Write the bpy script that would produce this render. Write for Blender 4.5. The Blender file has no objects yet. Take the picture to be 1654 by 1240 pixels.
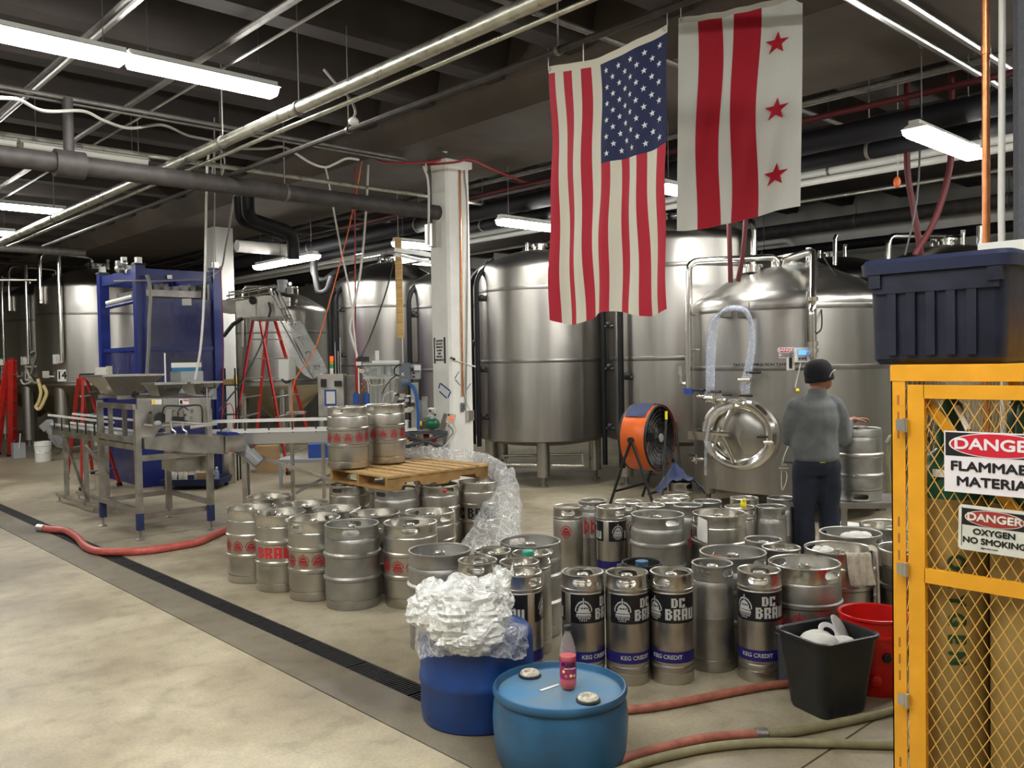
import bpy, bmesh, math, random
from mathutils import Vector, Matrix
random.seed(7)
PI = math.pi
sc = bpy.context.scene
C = sc.collection
# ---------------------------------------------------------------- camera (1654 x 1240 frame)
FPX, CX, CY, CAMH = 1400.0, 827.0, 620.0, 1.75
AZ = math.radians(43.0)                       # heading, measured from +Y towards +X
FW = Vector((math.sin(AZ), math.cos(AZ), 0)); RT = Vector((math.cos(AZ), -math.sin(AZ), 0)); UPZ = Vector((0, 0, 1))
PT, RL = math.atan(37/1400), 0.018
cf = FW*math.cos(PT) - UPZ*math.sin(PT); cu = UPZ*math.cos(PT) + FW*math.sin(PT)
cr = RT*math.cos(RL) - cu*math.sin(RL); cu2 = cu*math.cos(RL) + RT*math.sin(RL)
EYE = Vector((0, 0, CAMH))
cam_d = bpy.data.cameras.new('camera'); cam = bpy.data.objects.new('camera', cam_d); C.objects.link(cam)
cam_d.sensor_width = 36; cam_d.lens = FPX/1654*36; cam_d.clip_start = .05; cam_d.clip_end = 200
cam.matrix_world = Matrix(((cr.x, cu2.x, -cf.x, EYE.x), (cr.y, cu2.y, -cf.y, EYE.y), (cr.z, cu2.z, -cf.z, EYE.z), (0, 0, 0, 1)))
sc.camera = cam
# ---------------------------------------------------------------- world, exposure
w = bpy.data.worlds.new('hall_air'); sc.world = w; w.use_nodes = True
w.node_tree.nodes['Background'].inputs[0].default_value = (.55, .6, .7, 1)
w.node_tree.nodes['Background'].inputs[1].default_value = .02
sc.view_settings.view_transform = 'Standard'; sc.view_settings.look = 'None'
sc.view_settings.gamma = 1; sc.view_settings.use_curve_mapping = False
sc.view_settings.exposure = 0.85
TUBE_EMIT = 34.0

def ray(px, py): return (cf*FPX + cr*(px-CX) - cu2*(py-CY)).normalized()
def PZ(px, py, z):
    r = ray(px, py); return EYE + r*((z-CAMH)/r.z)
def PD(px, py, d):
    r = ray(px, py); return EYE + r*(d/r.dot(FW))
def PX(px, py, X):
    r = ray(px, py); return EYE + r*(X/r.x)
def PY(px, py, Y):
    r = ray(px, py); return EYE + r*(Y/r.y)
def pxw(n, d): return n*d/FPX
def facing(p):                               # rotation that turns local -Y towards the camera foot
    return math.atan2(p[1], p[0]) - PI/2
# ---------------------------------------------------------------- materials
MT = {}
def mat(name, col, rough=.5, metal=0., n=0., ns=8., nstretch=(1, 1, 1), bump=0., bs=40., rv=0., alpha=None, emit=None, trans=0., spec=None, aniso=0, col2=None):
    m = bpy.data.materials.new(name); m.use_nodes = True; nt = m.node_tree; b = nt.nodes['Principled BSDF']
    c = (*col, 1); b.inputs['Base Color'].default_value = c; b.inputs['Roughness'].default_value = rough; b.inputs['Metallic'].default_value = metal
    if spec is not None: b.inputs['Specular IOR Level'].default_value = spec
    if aniso: b.inputs['Anisotropic'].default_value = aniso
    if trans: b.inputs['Transmission Weight'].default_value = trans
    if alpha is not None: b.inputs['Alpha'].default_value = alpha
    if emit: b.inputs['Emission Color'].default_value = (*emit[0], 1); b.inputs['Emission Strength'].default_value = emit[1]
    if n or bump or rv:
        tc = nt.nodes.new('ShaderNodeTexCoord'); mp = nt.nodes.new('ShaderNodeMapping'); nt.links.new(tc.outputs['Object'], mp.inputs[0])
        mp.inputs['Scale'].default_value = nstretch
        nz = nt.nodes.new('ShaderNodeTexNoise'); nz.inputs['Scale'].default_value = ns; nz.inputs['Detail'].default_value = 6; nt.links.new(mp.outputs[0], nz.inputs['Vector'])
        if n:
            mx = nt.nodes.new('ShaderNodeMix'); mx.data_type = 'RGBA'
            k = col2 if col2 else tuple(v*(1-n) for v in col)
            mx.inputs[6].default_value = (*k, 1); mx.inputs[7].default_value = (*(min(1, v*(1+n*.5)) for v in col), 1)
            rp = nt.nodes.new('ShaderNodeMapRange'); rp.inputs[1].default_value = .3; rp.inputs[2].default_value = .7
            nt.links.new(nz.outputs[0], rp.inputs[0]); nt.links.new(rp.outputs[0], mx.inputs[0]); nt.links.new(mx.outputs[2], b.inputs['Base Color'])
        if rv:
            r2 = nt.nodes.new('ShaderNodeMapRange'); r2.inputs[1].default_value = .3; r2.inputs[2].default_value = .7
            r2.inputs[3].default_value = max(.02, rough-rv); r2.inputs[4].default_value = min(1, rough+rv)
            nt.links.new(nz.outputs[0], r2.inputs[0]); nt.links.new(r2.outputs[0], b.inputs['Roughness'])
        if bump:
            n2 = nt.nodes.new('ShaderNodeTexNoise'); n2.inputs['Scale'].default_value = bs; n2.inputs['Detail'].default_value = 4
            nt.links.new(mp.outputs[0], n2.inputs['Vector'])
            bp = nt.nodes.new('ShaderNodeBump'); bp.inputs['Strength'].default_value = bump; bp.inputs['Distance'].default_value = .01
            nt.links.new(n2.outputs[0], bp.inputs['Height']); nt.links.new(bp.outputs[0], b.inputs['Normal'])
    MT[name] = m; return m
mat('keg_steel', (.52, .495, .445), .34, 1, n=.12, ns=5, rv=.04, bump=.02, bs=30)
mat('keg_matte', (.44, .435, .41), .44, 1, n=.2, ns=9, rv=.05, bump=.15, bs=120)
mat('keg_rim', (.64, .62, .57), .30, 1, n=.12, ns=12, rv=.05)
mat('keg_dark', (.30, .29, .27), .4, 1, n=.2, ns=8)
mat('tank_steel', (.43, .415, .385), .33, 1, n=.07, ns=3, nstretch=(4, 4, .15), rv=.03, bump=.015, bs=3)
mat('tank_cone', (.48, .43, .32), .36, 1, n=.15, ns=4, rv=.08)
mat('tank_band', (.29, .28, .265), .36, 1, rv=.05, n=.2, ns=6)
mat('pipe_steel', (.75, .73, .68), .16, 1)
mat('machine_steel', (.50, .48, .44), .36, 1, n=.25, ns=7, rv=.08)
mat('machine_dark', (.30, .28, .26), .45, .8, n=.25, ns=7)
mat('galvanised', (.58, .58, .50), .34, .9, n=.2, ns=12, rv=.1)
mat('conduit', (.20, .19, .175), .5, .6, n=.25, ns=14)
mat('pipe_black', (.006, .006, .008), .6, spec=.25)
mat('pipe_dark', (.055, .048, .045), .6, 0, n=.4, ns=9)
mat('rubber_black', (.012, .012, .013), .55, n=.3, ns=30)
mat('plastic_black', (.014, .015, .016), .42, 0, n=.4, ns=14, nstretch=(3, 3, .4), rv=.1)
mat('white_paint', (.62, .61, .57), .5, n=.08, ns=6)
mat('column_paint', (.84, .84, .79), .5, n=.08, ns=3, bump=.06, bs=20)
mat('wall_paint', (.50, .50, .46), .75, n=.22, ns=2.5, nstretch=(1, 1, .25), bump=.1, bs=8)
mat('wall_beige', (.42, .38, .29), .75, n=.15, ns=2)
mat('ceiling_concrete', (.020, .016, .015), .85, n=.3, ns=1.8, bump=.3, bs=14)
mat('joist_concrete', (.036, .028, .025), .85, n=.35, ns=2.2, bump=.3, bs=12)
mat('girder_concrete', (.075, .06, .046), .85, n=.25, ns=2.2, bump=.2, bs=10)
mat('white_plastic', (.72, .72, .68), .4)
mat('grey_plastic', (.30, .31, .32), .45)
mat('sensor_blue_grey', (.13, .15, .17), .4)
mat('blue_frame', (.008, .021, .17), .38, n=.15, ns=8)
mat('blue_belt', (.01, .025, .17), .45)
mat('blue_tote', (.005, .008, .024), .42, n=.3, ns=10, rv=.08)
mat('blue_tote_rim', (.014, .020, .052), .4)
mat('blue_drum', (.008, .045, .20), .38, n=.35, ns=6, rv=.12)
mat('blue_drum_light', (.020, .105, .215), .42, n=.35, ns=5, rv=.1)
mat('blue_lid', (.045, .205, .41), .56, n=.2, ns=4.5, rv=.08, col2=(.12, .20, .26))
mat('drum_stain', (.20, .22, .19), .8, n=.4, ns=30)
mat('blue_tape', (.02, .07, .32), .6)
mat('blue_tube', (.01, .1, .35), .35)
mat('keg_band_blue', (.012, .010, .12), .4)
mat('label_black', (.008, .008, .01), .35)
mat('print_silver', (.45, .45, .43), .45)
mat('print_red', (.34, .012, .016), .5, n=.25, ns=40)
mat('paint_red', (.62, .02, .03), .5, n=.2, ns=30)
mat('ladder_red', (.50, .018, .012), .4, n=.15, ns=12)
mat('hose_red', (.52, .10, .08), .4, n=.3, ns=18, rv=.1)
mat('hose_dusty', (.36, .12, .08), .6, n=.35, ns=18)
mat('hose_dark_red', (.075, .010, .012), .55, spec=.3)
mat('hose_olive', (.24, .22, .12), .55, n=.25, ns=14)
mat('hose_cream', (.60, .48, .22), .45)
mat('cord_orange', (.75, .16, .04), .5)
mat('cable_white', (.62, .61, .57), .5)
mat('cable_grey', (.28, .27, .25), .5)
mat('cable_red', (.34, .03, .03), .5)
mat('bucket_red', (.62, .012, .010), .38, n=.2, ns=7)
mat('fan_orange', (.72, .13, .018), .35, n=.12, ns=6)
mat('cage_yellow', (.78, .36, .018), .36, n=.12, ns=9, rv=.06)
mat('cage_wire', (.70, .42, .10), .4, .2)
mat('bright_zinc', (.55, .55, .53), .3, .9)
mat('cylinder_tan', (.36, .24, .075), .5, n=.25, ns=6)
mat('cylinder_green', (.015, .10, .05), .3, n=.25, ns=9)
mat('stencil_green', (.012, .055, .012), .6)
mat('sign_white', (.80, .76, .78), .35)
mat('sign_cream', (.66, .66, .58), .5, n=.15, ns=20)
mat('sign_black', (.01, .01, .012), .4)
mat('sign_red', (.60, .015, .035), .4)
mat('sign_dull_red', (.33, .03, .025), .5)
mat('sign_yellow', (.8, .55, .03), .5)
mat('paper', (.75, .75, .72), .7)
mat('wood', (.52, .33, .13), .7, n=.35, ns=5, nstretch=(1, 8, 8), bump=.25, bs=40)
mat('wood_dark', (.40, .23, .08), .7, n=.4, ns=6, bump=.25, bs=40)
mat('wood_hidden', (.10, .055, .03), .7, n=.3, ns=6)
mat('copper', (.62, .25, .10), .32, .9, n=.25, ns=20)
mat('green_motor', (.01, .12, .06), .4)
mat('green_cap', (.01, .30, .18), .4)
mat('yellow_cap', (.85, .75, .02), .4)
mat('pink_tag', (.8, .03, .2), .5)
mat('lid_cream', (.66, .63, .53), .5, n=.35, ns=60, col2=(.35, .31, .22))
mat('towel', (.50, .44, .35), .95, n=.25, ns=25, bump=.6, bs=160)
mat('cloth_white', (.70, .69, .64), .9, n=.1, ns=20, bump=.3, bs=80)
mat('cloth_blue', (.010, .022, .085), .7, n=.2, ns=9)
mat('grate_iron', (.035, .033, .036), .6, .5, n=.4, ns=20)
mat('trench_dark', (.02, .018, .016), .9)
mat('skin', (.30, .13, .075), .5, n=.12, ns=12)
mat('fleece', (.145, .155, .155), .95, n=.18, ns=14, bump=.5, bs=180)
mat('denim', (.012, .017, .032), .9, n=.3, ns=10, bump=.4, bs=120)
mat('beanie', (.008, .008, .011), .95, bump=.5, bs=150)
mat('shoe', (.02, .018, .018), .6)
mat('flag_red', (.44, .014, .035), .75, bump=.15, bs=60)
mat('flag_deep_red', (.58, .012, .035), .7, bump=.15, bs=60)
mat('flag_cream', (.64, .62, .52), .75, bump=.15, bs=60)
mat('flag_blue', (.012, .018, .075), .75, bump=.15, bs=60)
mat('flag_white', (.84, .85, .80), .75, bump=.15, bs=60)
mat('flag_star', (.62, .64, .66), .7)
for f_ in ('flag_red', 'flag_deep_red', 'flag_cream', 'flag_blue', 'flag_white'):      # thin cloth lets some light through
    nt = MT[f_].node_tree; b_ = nt.nodes['Principled BSDF']; o_ = nt.nodes['Material Output']
    tl = nt.nodes.new('ShaderNodeBsdfTranslucent'); tl.inputs[0].default_value = tuple(b_.inputs['Base Color'].default_value)
    ms = nt.nodes.new('ShaderNodeMixShader'); ms.inputs[0].default_value = .22
    nt.links.new(b_.outputs[0], ms.inputs[1]); nt.links.new(tl.outputs[0], ms.inputs[2]); nt.links.new(ms.outputs[0], o_.inputs[0])
mat('carton', (.40, .26, .13), .8, n=.1, ns=8)
mat('dark_grey_paint', (.075, .08, .095), .6, n=.2, ns=60, bump=.3, bs=200)
mat('book_dark', (.03, .03, .035), .5)
mat('book_blue', (.02, .16, .30), .5)
mat('stain_brown', (.35, .12, .04), .8)
mat('drink_red', (.62, .006, .02), .5)
mat('bottle_label', (.20, .02, .14), .4, n=.5, ns=30, col2=(.42, .03, .12))
mat('screen_blue', (.02, .1, .6), .3, emit=((.08, .25, 1.), 1.4))
mat('lamp_red', (.7, .05, .02), .3, emit=((1, .12, .04), .5))
mat('lamp_amber', (.8, .3, .02), .3)
mat('lamp_green', (.02, .35, .15), .3)
mat('fixture_white', (.60, .60, .56), .4)
mat('tube_glow', (1, 1, 1), .5, emit=((1.0, .985, .94), TUBE_EMIT))
mat('lens_off', (.55, .55, .5), .3)

def film(name, col, a, rough=.15, scale=22., spread=.5, vor=0):
    """thin translucent plastic: see-through where flat, milky on the creases"""
    m = bpy.data.materials.new(name); m.use_nodes = True; nt = m.node_tree; b = nt.nodes['Principled BSDF']
    b.inputs['Base Color'].default_value = (*col, 1); b.inputs['Roughness'].default_value = rough
    b.inputs['Specular IOR Level'].default_value = .8
    tc = nt.nodes.new('ShaderNodeTexCoord'); nz = nt.nodes.new('ShaderNodeTexNoise'); nz.inputs['Scale'].default_value = scale; nz.inputs['Detail'].default_value = 5
    nz.inputs['Distortion'].default_value = 1.2
    nt.links.new(tc.outputs['Object'], nz.inputs['Vector'])
    rp = nt.nodes.new('ShaderNodeMapRange'); rp.inputs[1].default_value = .35; rp.inputs[2].default_value = .65
    rp.inputs[3].default_value = max(0, a-spread*.5); rp.inputs[4].default_value = min(1, a+spread*.5)
    nt.links.new(nz.outputs[0], rp.inputs[0]); nt.links.new(rp.outputs[0], b.inputs['Alpha'])
    bp = nt.nodes.new('ShaderNodeBump'); bp.inputs['Strength'].default_value = .8; bp.inputs['Distance'].default_value = .01
    n2 = nt.nodes.new('ShaderNodeTexNoise'); n2.inputs['Scale'].default_value = scale*1.6; n2.inputs['Detail'].default_value = 3; n2.inputs['Distortion'].default_value = 2
    nt.links.new(tc.outputs['Object'], n2.inputs['Vector']); nt.links.new(n2.outputs[0], bp.inputs['Height']); nt.links.new(bp.outputs[0], b.inputs['Normal'])
    if vor:
        # polygonal creases: opaque along the fold lines, facets between them
        n0 = nt.nodes.new('ShaderNodeTexNoise'); n0.inputs['Scale'].default_value = 3.; n0.inputs['Detail'].default_value = 3; nt.links.new(tc.outputs['Object'], n0.inputs['Vector'])
        vm = nt.nodes.new('ShaderNodeVectorMath'); vm.operation = 'MULTIPLY_ADD'; vm.inputs[1].default_value = (.35, .35, .35); nt.links.new(n0.outputs['Color'], vm.inputs[0]); nt.links.new(tc.outputs['Object'], vm.inputs[2])
        hs_ = []
        for s_ in (scale, scale*2.3):
            vo = nt.nodes.new('ShaderNodeTexVoronoi'); vo.feature = 'DISTANCE_TO_EDGE'; vo.inputs['Scale'].default_value = s_; nt.links.new(vm.outputs[0], vo.inputs['Vector']); hs_.append(vo)
        v1 = nt.nodes.new('ShaderNodeTexVoronoi'); v1.inputs['Scale'].default_value = scale*1.5; nt.links.new(vm.outputs[0], v1.inputs['Vector'])
        r1 = nt.nodes.new('ShaderNodeMapRange'); r1.inputs[1].default_value = 0; r1.inputs[2].default_value = .06; r1.inputs[3].default_value = min(1, a+spread); r1.inputs[4].default_value = a; nt.links.new(hs_[0].outputs[0], r1.inputs[0])
        r2 = nt.nodes.new('ShaderNodeMapRange'); r2.inputs[1].default_value = 0; r2.inputs[2].default_value = .07; r2.inputs[3].default_value = min(1, a+spread*.7); r2.inputs[4].default_value = a*.8; nt.links.new(hs_[1].outputs[0], r2.inputs[0])
        mx_ = nt.nodes.new('ShaderNodeMath'); mx_.operation = 'MAXIMUM'; nt.links.new(r1.outputs[0], mx_.inputs[0]); nt.links.new(r2.outputs[0], mx_.inputs[1]); nt.links.new(mx_.outputs[0], b.inputs['Alpha'])
        nt.links.new(v1.outputs[0], bp.inputs['Height']); bp.inputs['Strength'].default_value = 1.; bp.inputs['Distance'].default_value = .03
    MT[name] = m
film('stretch_film', (.85, .87, .88), .30, .10, 8, .36, vor=1)
film('film_heap', (.95, .96, .93), .66, .10, 11, .5, vor=1)
film('clear_panel', (.70, .72, .70), .34, .15, 4, .08)
film('clear_tube', (.75, .82, .95), .26, .08, 30, .2)
film('bottle_clear', (.72, .66, .70), .2, .08, 10, .06)
film('blue_mesh', (.008, .014, .13), .66, .4, 3, .10)
film('acrylic', (.55, .60, .58), .30, .1, 8, .15)

def concrete(nm, k):
    m = bpy.data.materials.new(nm); m.use_nodes = True; nt = m.node_tree; b = nt.nodes['Principled BSDF']
    tc = nt.nodes.new('ShaderNodeTexCoord'); geo = nt.nodes.new('ShaderNodeNewGeometry')
    def noise(s, d, dist=0.):
        z = nt.nodes.new('ShaderNodeTexNoise'); z.inputs['Scale'].default_value = s; z.inputs['Detail'].default_value = d; z.inputs['Distortion'].default_value = dist
        nt.links.new(geo.outputs['Position'], z.inputs['Vector']); return z
    def ramp(src, stops):
        r = nt.nodes.new('ShaderNodeValToRGB'); nt.links.new(src, r.inputs[0])
        while len(r.color_ramp.elements) < len(stops): r.color_ramp.elements.new(.5)
        for e, (p, c) in zip(r.color_ramp.elements, stops): e.position = p; e.color = (*c, 1)
        return r
    a = noise(.9, 9, .35); r1 = ramp(a.outputs[0], [(.30, tuple(k*v for v in (.175, .142, .090))), (.46, tuple(k*v for v in (.265, .225, .150))), (.58, tuple(k*v for v in (.33, .288, .20))), (.72, tuple(k*v for v in (.41, .37, .27)))])
    c2 = noise(6.5, 9, .25); r2 = ramp(c2.outputs[0], [(.32, (.70, .69, .67)), (.46, (.93, .93, .93)), (.60, (1.02, 1.02, 1.02)), (.70, (1.14, 1.14, 1.12))])
    mx = nt.nodes.new('ShaderNodeMix'); mx.data_type = 'RGBA'; mx.blend_type = 'MULTIPLY'; mx.inputs[0].default_value = .75
    nt.links.new(r1.outputs[0], mx.inputs[6]); nt.links.new(r2.outputs[0], mx.inputs[7])
    f = noise(60, 3); r3 = ramp(f.outputs[0], [(.35, (.86, .86, .86)), (.6, (1.05, 1.05, 1.05))])
    m2 = nt.nodes.new('ShaderNodeMix'); m2.data_type = 'RGBA'; m2.blend_type = 'MULTIPLY'; m2.inputs[0].default_value = .8
    nt.links.new(mx.outputs[2], m2.inputs[6]); nt.links.new(r3.outputs[0], m2.inputs[7]); nt.links.new(m2.outputs[2], b.inputs['Base Color'])
    rr = nt.nodes.new('ShaderNodeMapRange'); rr.inputs[1].default_value = .3; rr.inputs[2].default_value = .7; rr.inputs[3].default_value = .36; rr.inputs[4].default_value = .62
    nt.links.new(a.outputs[0], rr.inputs[0]); nt.links.new(rr.outputs[0], b.inputs['Roughness'])
    bp = nt.nodes.new('ShaderNodeBump'); bp.inputs['Strength'].default_value = .12; bp.inputs['Distance'].default_value = .01
    nt.links.new(c2.outputs[0], bp.inputs['Height']); nt.links.new(bp.outputs[0], b.inputs['Normal'])
    MT[nm] = m
concrete('floor_concrete', 1.02)
concrete('strip_concrete', .62)
concrete('walkway_concrete', 1.36)

# ---------------------------------------------------------------- mesh builder
class MB:
    def __init__(s): s.v = []; s.f = []
    def box(s, x0, x1, y0, y1, z0, z1, M=None):
        n = len(s.v)
        for z in (z0, z1):
            for x, y in ((x0, y0), (x1, y0), (x1, y1), (x0, y1)):
                p = Vector((x, y, z)); s.v.append(M @ p if M else p)
        s.f += [(n, n+3, n+2, n+1), (n+4, n+5, n+6, n+7), (n, n+1, n+5, n+4), (n+1, n+2, n+6, n+5), (n+2, n+3, n+7, n+6), (n+3, n, n+4, n+7)]
        return s
    def bar(s, p0, p1, wd, ht=None, up=(0, 0, 1)):
        p0, p1 = Vector(p0), Vector(p1); d = p1-p0; L = d.length; ht = wd if ht is None else ht
        if L < 1e-6: return s
        z = d/L; u = Vector(up)
        if abs(z.dot(u)) > .98: u = Vector((1, 0, 0))
        x = u.cross(z).normalized(); y = z.cross(x)
        M = Matrix(((x.x, y.x, z.x, p0.x), (x.y, y.y, z.y, p0.y), (x.z, y.z, z.z, p0.z), (0, 0, 0, 1)))
        return s.box(-wd/2, wd/2, -ht/2, ht/2, 0, L, M)
    def lathe(s, prof, n=32, M=None, a0=0., a1=2*PI, cap=False):
        full = abs(a1-a0-2*PI) < 1e-6; m = n if full else n+1; base = len(s.v); idx = []
        for r, z in prof:
            row = []
            if r < 1e-7:
                p = Vector((0, 0, z)); s.v.append(M @ p if M else p); row = [len(s.v)-1]*m
            else:
                for i in range(m):
                    a = a0+(a1-a0)*i/n; p = Vector((r*math.cos(a), r*math.sin(a), z)); s.v.append(M @ p if M else p); row.append(len(s.v)-1)
            idx.append(row)
        for j in range(len(prof)-1):
            A, B = idx[j], idx[j+1]
            for i in range(n):
                k = (i+1) % m
                q = [A[i], A[k], B[k], B[i]]; u = []
                for t in q:
                    if t not in u: u.append(t)
                if len(u) >= 3: s.f.append(tuple(u))
        return s
    def cyl(s, p0, p1, r, n=12, r2=None):
        return s.tube([p0, p1], r, n, r2=r2)
    def tube(s, pts, r, n=10, r2=None, rads=None, flat=None, caps=True):
        pts = [Vector(p) for p in pts]; N = len(pts)
        if N < 2: return s
        T = []
        for i in range(N):
            a = pts[max(0, i-1)]; b = pts[min(N-1, i+1)]; t = b-a
            T.append(t.normalized() if t.length > 1e-9 else Vector((0, 0, 1)))
        u = Vector((0, 0, 1)) if abs(T[0].z) < .9 else Vector((1, 0, 0))
        x = (u-T[0]*u.dot(T[0])).normalized(); base = len(s.v)
        for i in range(N):
            x = (x-T[i]*x.dot(T[i])).normalized(); y = T[i].cross(x)
            rr = rads[i] if rads else (r if r2 is None else r+(r2-r)*i/(N-1))
            for k in range(n):
                a = 2*PI*k/n; s.v.append(pts[i]+x*(rr*math.cos(a))+y*(rr*math.sin(a)*(flat or 1)))
        for i in range(N-1):
            for k in range(n):
                k2 = (k+1) % n; s.f.append((base+i*n+k, base+i*n+k2, base+(i+1)*n+k2, base+(i+1)*n+k))
        if caps:
            s.f.append(tuple(base+k for k in reversed(range(n)))); s.f.append(tuple(base+(N-1)*n+k for k in range(n)))
        return s
    def prism(s, poly, z0, z1, M=None):
        n = len(s.v); k = len(poly)
        for z in (z0, z1):
            for x, y in poly:
                p = Vector((x, y, z)); s.v.append(M @ p if M else p)
        s.f.append(tuple(n+i for i in reversed(range(k)))); s.f.append(tuple(n+k+i for i in range(k)))
        for i in range(k):
            j = (i+1) % k; s.f.append((n+i, n+j, n+k+j, n+k+i))
        return s
    def loft(s, rings, cap=True):
        base = len(s.v); n = len(rings[0])
        for r in rings: s.v += [Vector(p) for p in r]
        for i in range(len(rings)-1):
            for k in range(n):
                k2 = (k+1) % n; s.f.append((base+i*n+k, base+i*n+k2, base+(i+1)*n+k2, base+(i+1)*n+k))
        if cap:
            s.f.append(tuple(base+k for k in reversed(range(n)))); s.f.append(tuple(base+(len(rings)-1)*n+k for k in range(n)))
        return s
    def ball(s, c, r, n=12, sc3=(1, 1, 1), M=None):
        c = Vector(c); prof = []
        m = max(6, n//2)
        R = Matrix.Translation(c) @ (M if M else Matrix.Identity(4)) @ Matrix.Diagonal((*sc3, 1))
        for j in range(m+1):
            a = -PI/2+PI*j/m; prof.append((r*math.cos(a) if 0 < j < m else 0, r*math.sin(a)))
        return s.lathe(prof, n, R)
    def mesh(s, name, smooth=40):
        me = bpy.data.meshes.new(name); me.from_pydata([tuple(v) for v in s.v], [], s.f); me.validate(clean_customdata=False)
        if smooth:
            me.polygons.foreach_set('use_smooth', [True]*len(me.polygons)); me.set_sharp_from_angle(angle=math.radians(smooth))
        return me
    def build(s, name, m, parent=None, smooth=40, norm=False):
        me = s.mesh(name, smooth)
        if norm: fixn(me)
        return ob(name, me, m, parent)
def fixn(me):
    bm = bmesh.new(); bm.from_mesh(me); bmesh.ops.recalc_face_normals(bm, faces=bm.faces); bm.to_mesh(me); bm.free()
def ob(name, me, m, parent=None):
    o = bpy.data.objects.new(name, me); C.objects.link(o)
    if m is not None:
        me.materials.clear(); me.materials.append(MT[m] if isinstance(m, str) else m)
    if parent is not None: o.parent = parent
    return o
def tag(o, label, cat, group=None, kind=None):
    o['label'] = label; o['category'] = cat
    if group: o['group'] = group
    if kind: o['kind'] = kind
    return o
def thing(name, label, cat, loc=(0, 0, 0), rz=0., group=None):
    o = bpy.data.objects.new(name, None); C.objects.link(o); o.location = loc; o.rotation_euler = (0, 0, rz); o.empty_display_size = .1
    return tag(o, label, cat, group)
def solo(mb, name, m, label, cat, group=None, smooth=40, kind=None):
    """one-mesh thing built in world space; origin moved to the middle of its underside"""
    xs = [v[0] for v in mb.v]; ys = [v[1] for v in mb.v]; zs = [v[2] for v in mb.v]
    c = Vector(((min(xs)+max(xs))/2, (min(ys)+max(ys))/2, min(zs)))
    mb.v = [Vector(v)-c for v in mb.v]
    o = mb.build(name, m, None, smooth); o.location = c
    return tag(o, label, cat, group, kind)
def structure(mb, name, m, parent=None, smooth=0):
    o = mb.build(name, m, parent, smooth)
    if parent is None: o['kind'] = 'structure'
    return o
def dup(root, loc=None, rz=None, label=None, group=None):
    r = root.copy(); C.objects.link(r)
    if loc is not None: r.location = loc
    if rz is not None: r.rotation_euler = (0, 0, rz)
    if label: r['label'] = label
    if group: r['group'] = group
    for ch in list(root.children):
        c = ch.copy(); C.objects.link(c); c.parent = r
        for g in list(ch.children):
            d = g.copy(); C.objects.link(d); d.parent = c
    return r
def bend(pts, r=.08, n=6):
    """round the corners of a polyline"""
    P = [Vector(p) for p in pts]; out = [P[0]]
    for i in range(1, len(P)-1):
        a, b, c = P[i-1], P[i], P[i+1]; u = a-b; v = c-b; k = min(r, u.length*.45, v.length*.45)
        s0 = b+u.normalized()*k; s1 = b+v.normalized()*k
        for j in range(n+1):
            t = j/n; out.append(s0*(1-t)**2+b*2*t*(1-t)+s1*t*t)
    out.append(P[-1]); return out
def spline(pts, n=6):
    P = [Vector(p) for p in pts]; P = [P[0]*2-P[1]]+P+[P[-1]*2-P[-2]]; out = []
    for i in range(1, len(P)-2):
        a, b, c, d = P[i-1:i+3]
        for j in range(n):
            t = j/n; out.append(.5*((2*b)+(c-a)*t+(2*a-5*b+4*c-d)*t*t+(3*b-a-3*c+d)*t**3))
    out.append(P[-2]); return out
def evalmesh(me, mods, name):
    """run modifiers on a mesh once and keep the result"""
    o = bpy.data.objects.new('work', me); C.objects.link(o)
    for ty, kw in mods:
        md = o.modifiers.new(ty, ty)
        for k, v in kw.items(): setattr(md, k, v)
    bpy.context.view_layer.update()
    dg = bpy.context.evaluated_depsgraph_get(); r = bpy.data.meshes.new_from_object(o.evaluated_get(dg)); r.name = name
    bpy.data.objects.remove(o); return r
def text_mesh(s, size, bold=0., ext=.0006, align='CENTER', sx=1.):
    cu_ = bpy.data.curves.new('lettering', 'FONT'); cu_.body = s; cu_.size = size; cu_.extrude = ext; cu_.align_x = align; cu_.align_y = 'CENTER'
    o = bpy.data.objects.new('work', cu_); C.objects.link(o); bpy.context.view_layer.update()
    me = bpy.data.meshes.new_from_object(o.evaluated_get(bpy.context.evaluated_depsgraph_get())); bpy.data.objects.remove(o)
    if sx != 1.:
        for v in me.vertices: v.co.x *= sx
    if bold:      # thicken by overlaying shifted copies
        bm = bmesh.new(); bm.from_mesh(me); base = bm.faces[:]; b_ = bold
        for dx, dy in ((-b_, 0), (b_, 0), (0, b_), (0, -b_)):
            r = bmesh.ops.duplicate(bm, geom=base); bmesh.ops.translate(bm, verts=[e for e in r['geom'] if isinstance(e, bmesh.types.BMVert)], vec=(dx, dy, .00012*(1+((dx > 0)+2*(dy > 0)+3*(dy < 0)))))
        bm.to_mesh(me); bm.free()
    me.name = 'lettering'; return me
def plane_M(o, x, y):
    """matrix putting local XY on the plane spanned by x,y at o"""
    x = Vector(x).normalized(); y = Vector(y); y = (y-x*y.dot(x)).normalized(); z = x.cross(y)
    return Matrix(((x.x, y.x, z.x, o[0]), (x.y, y.y, z.y, o[1]), (x.z, y.z, z.z, o[2]), (0, 0, 0, 1)))
def put_text(s, size, m, parent, M, bold=0., sx=1., name='lettering', align='CENTER'):
    me = text_mesh(s, size, bold, align=align, sx=sx); me.transform(M); return ob(name, me, m, parent)
def wrap_text(s, size, m, parent, R, zc, ang, bold=0., sx=1., name='lettering'):
    me = text_mesh(s, size, bold, sx=sx)
    for v in me.vertices:
        a = ang+v.co.x/R; r = R+.0015+v.co.z; y = v.co.y; v.co = (r*math.cos(a), r*math.sin(a), zc+y)
    return ob(name, me, m, parent)
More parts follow.
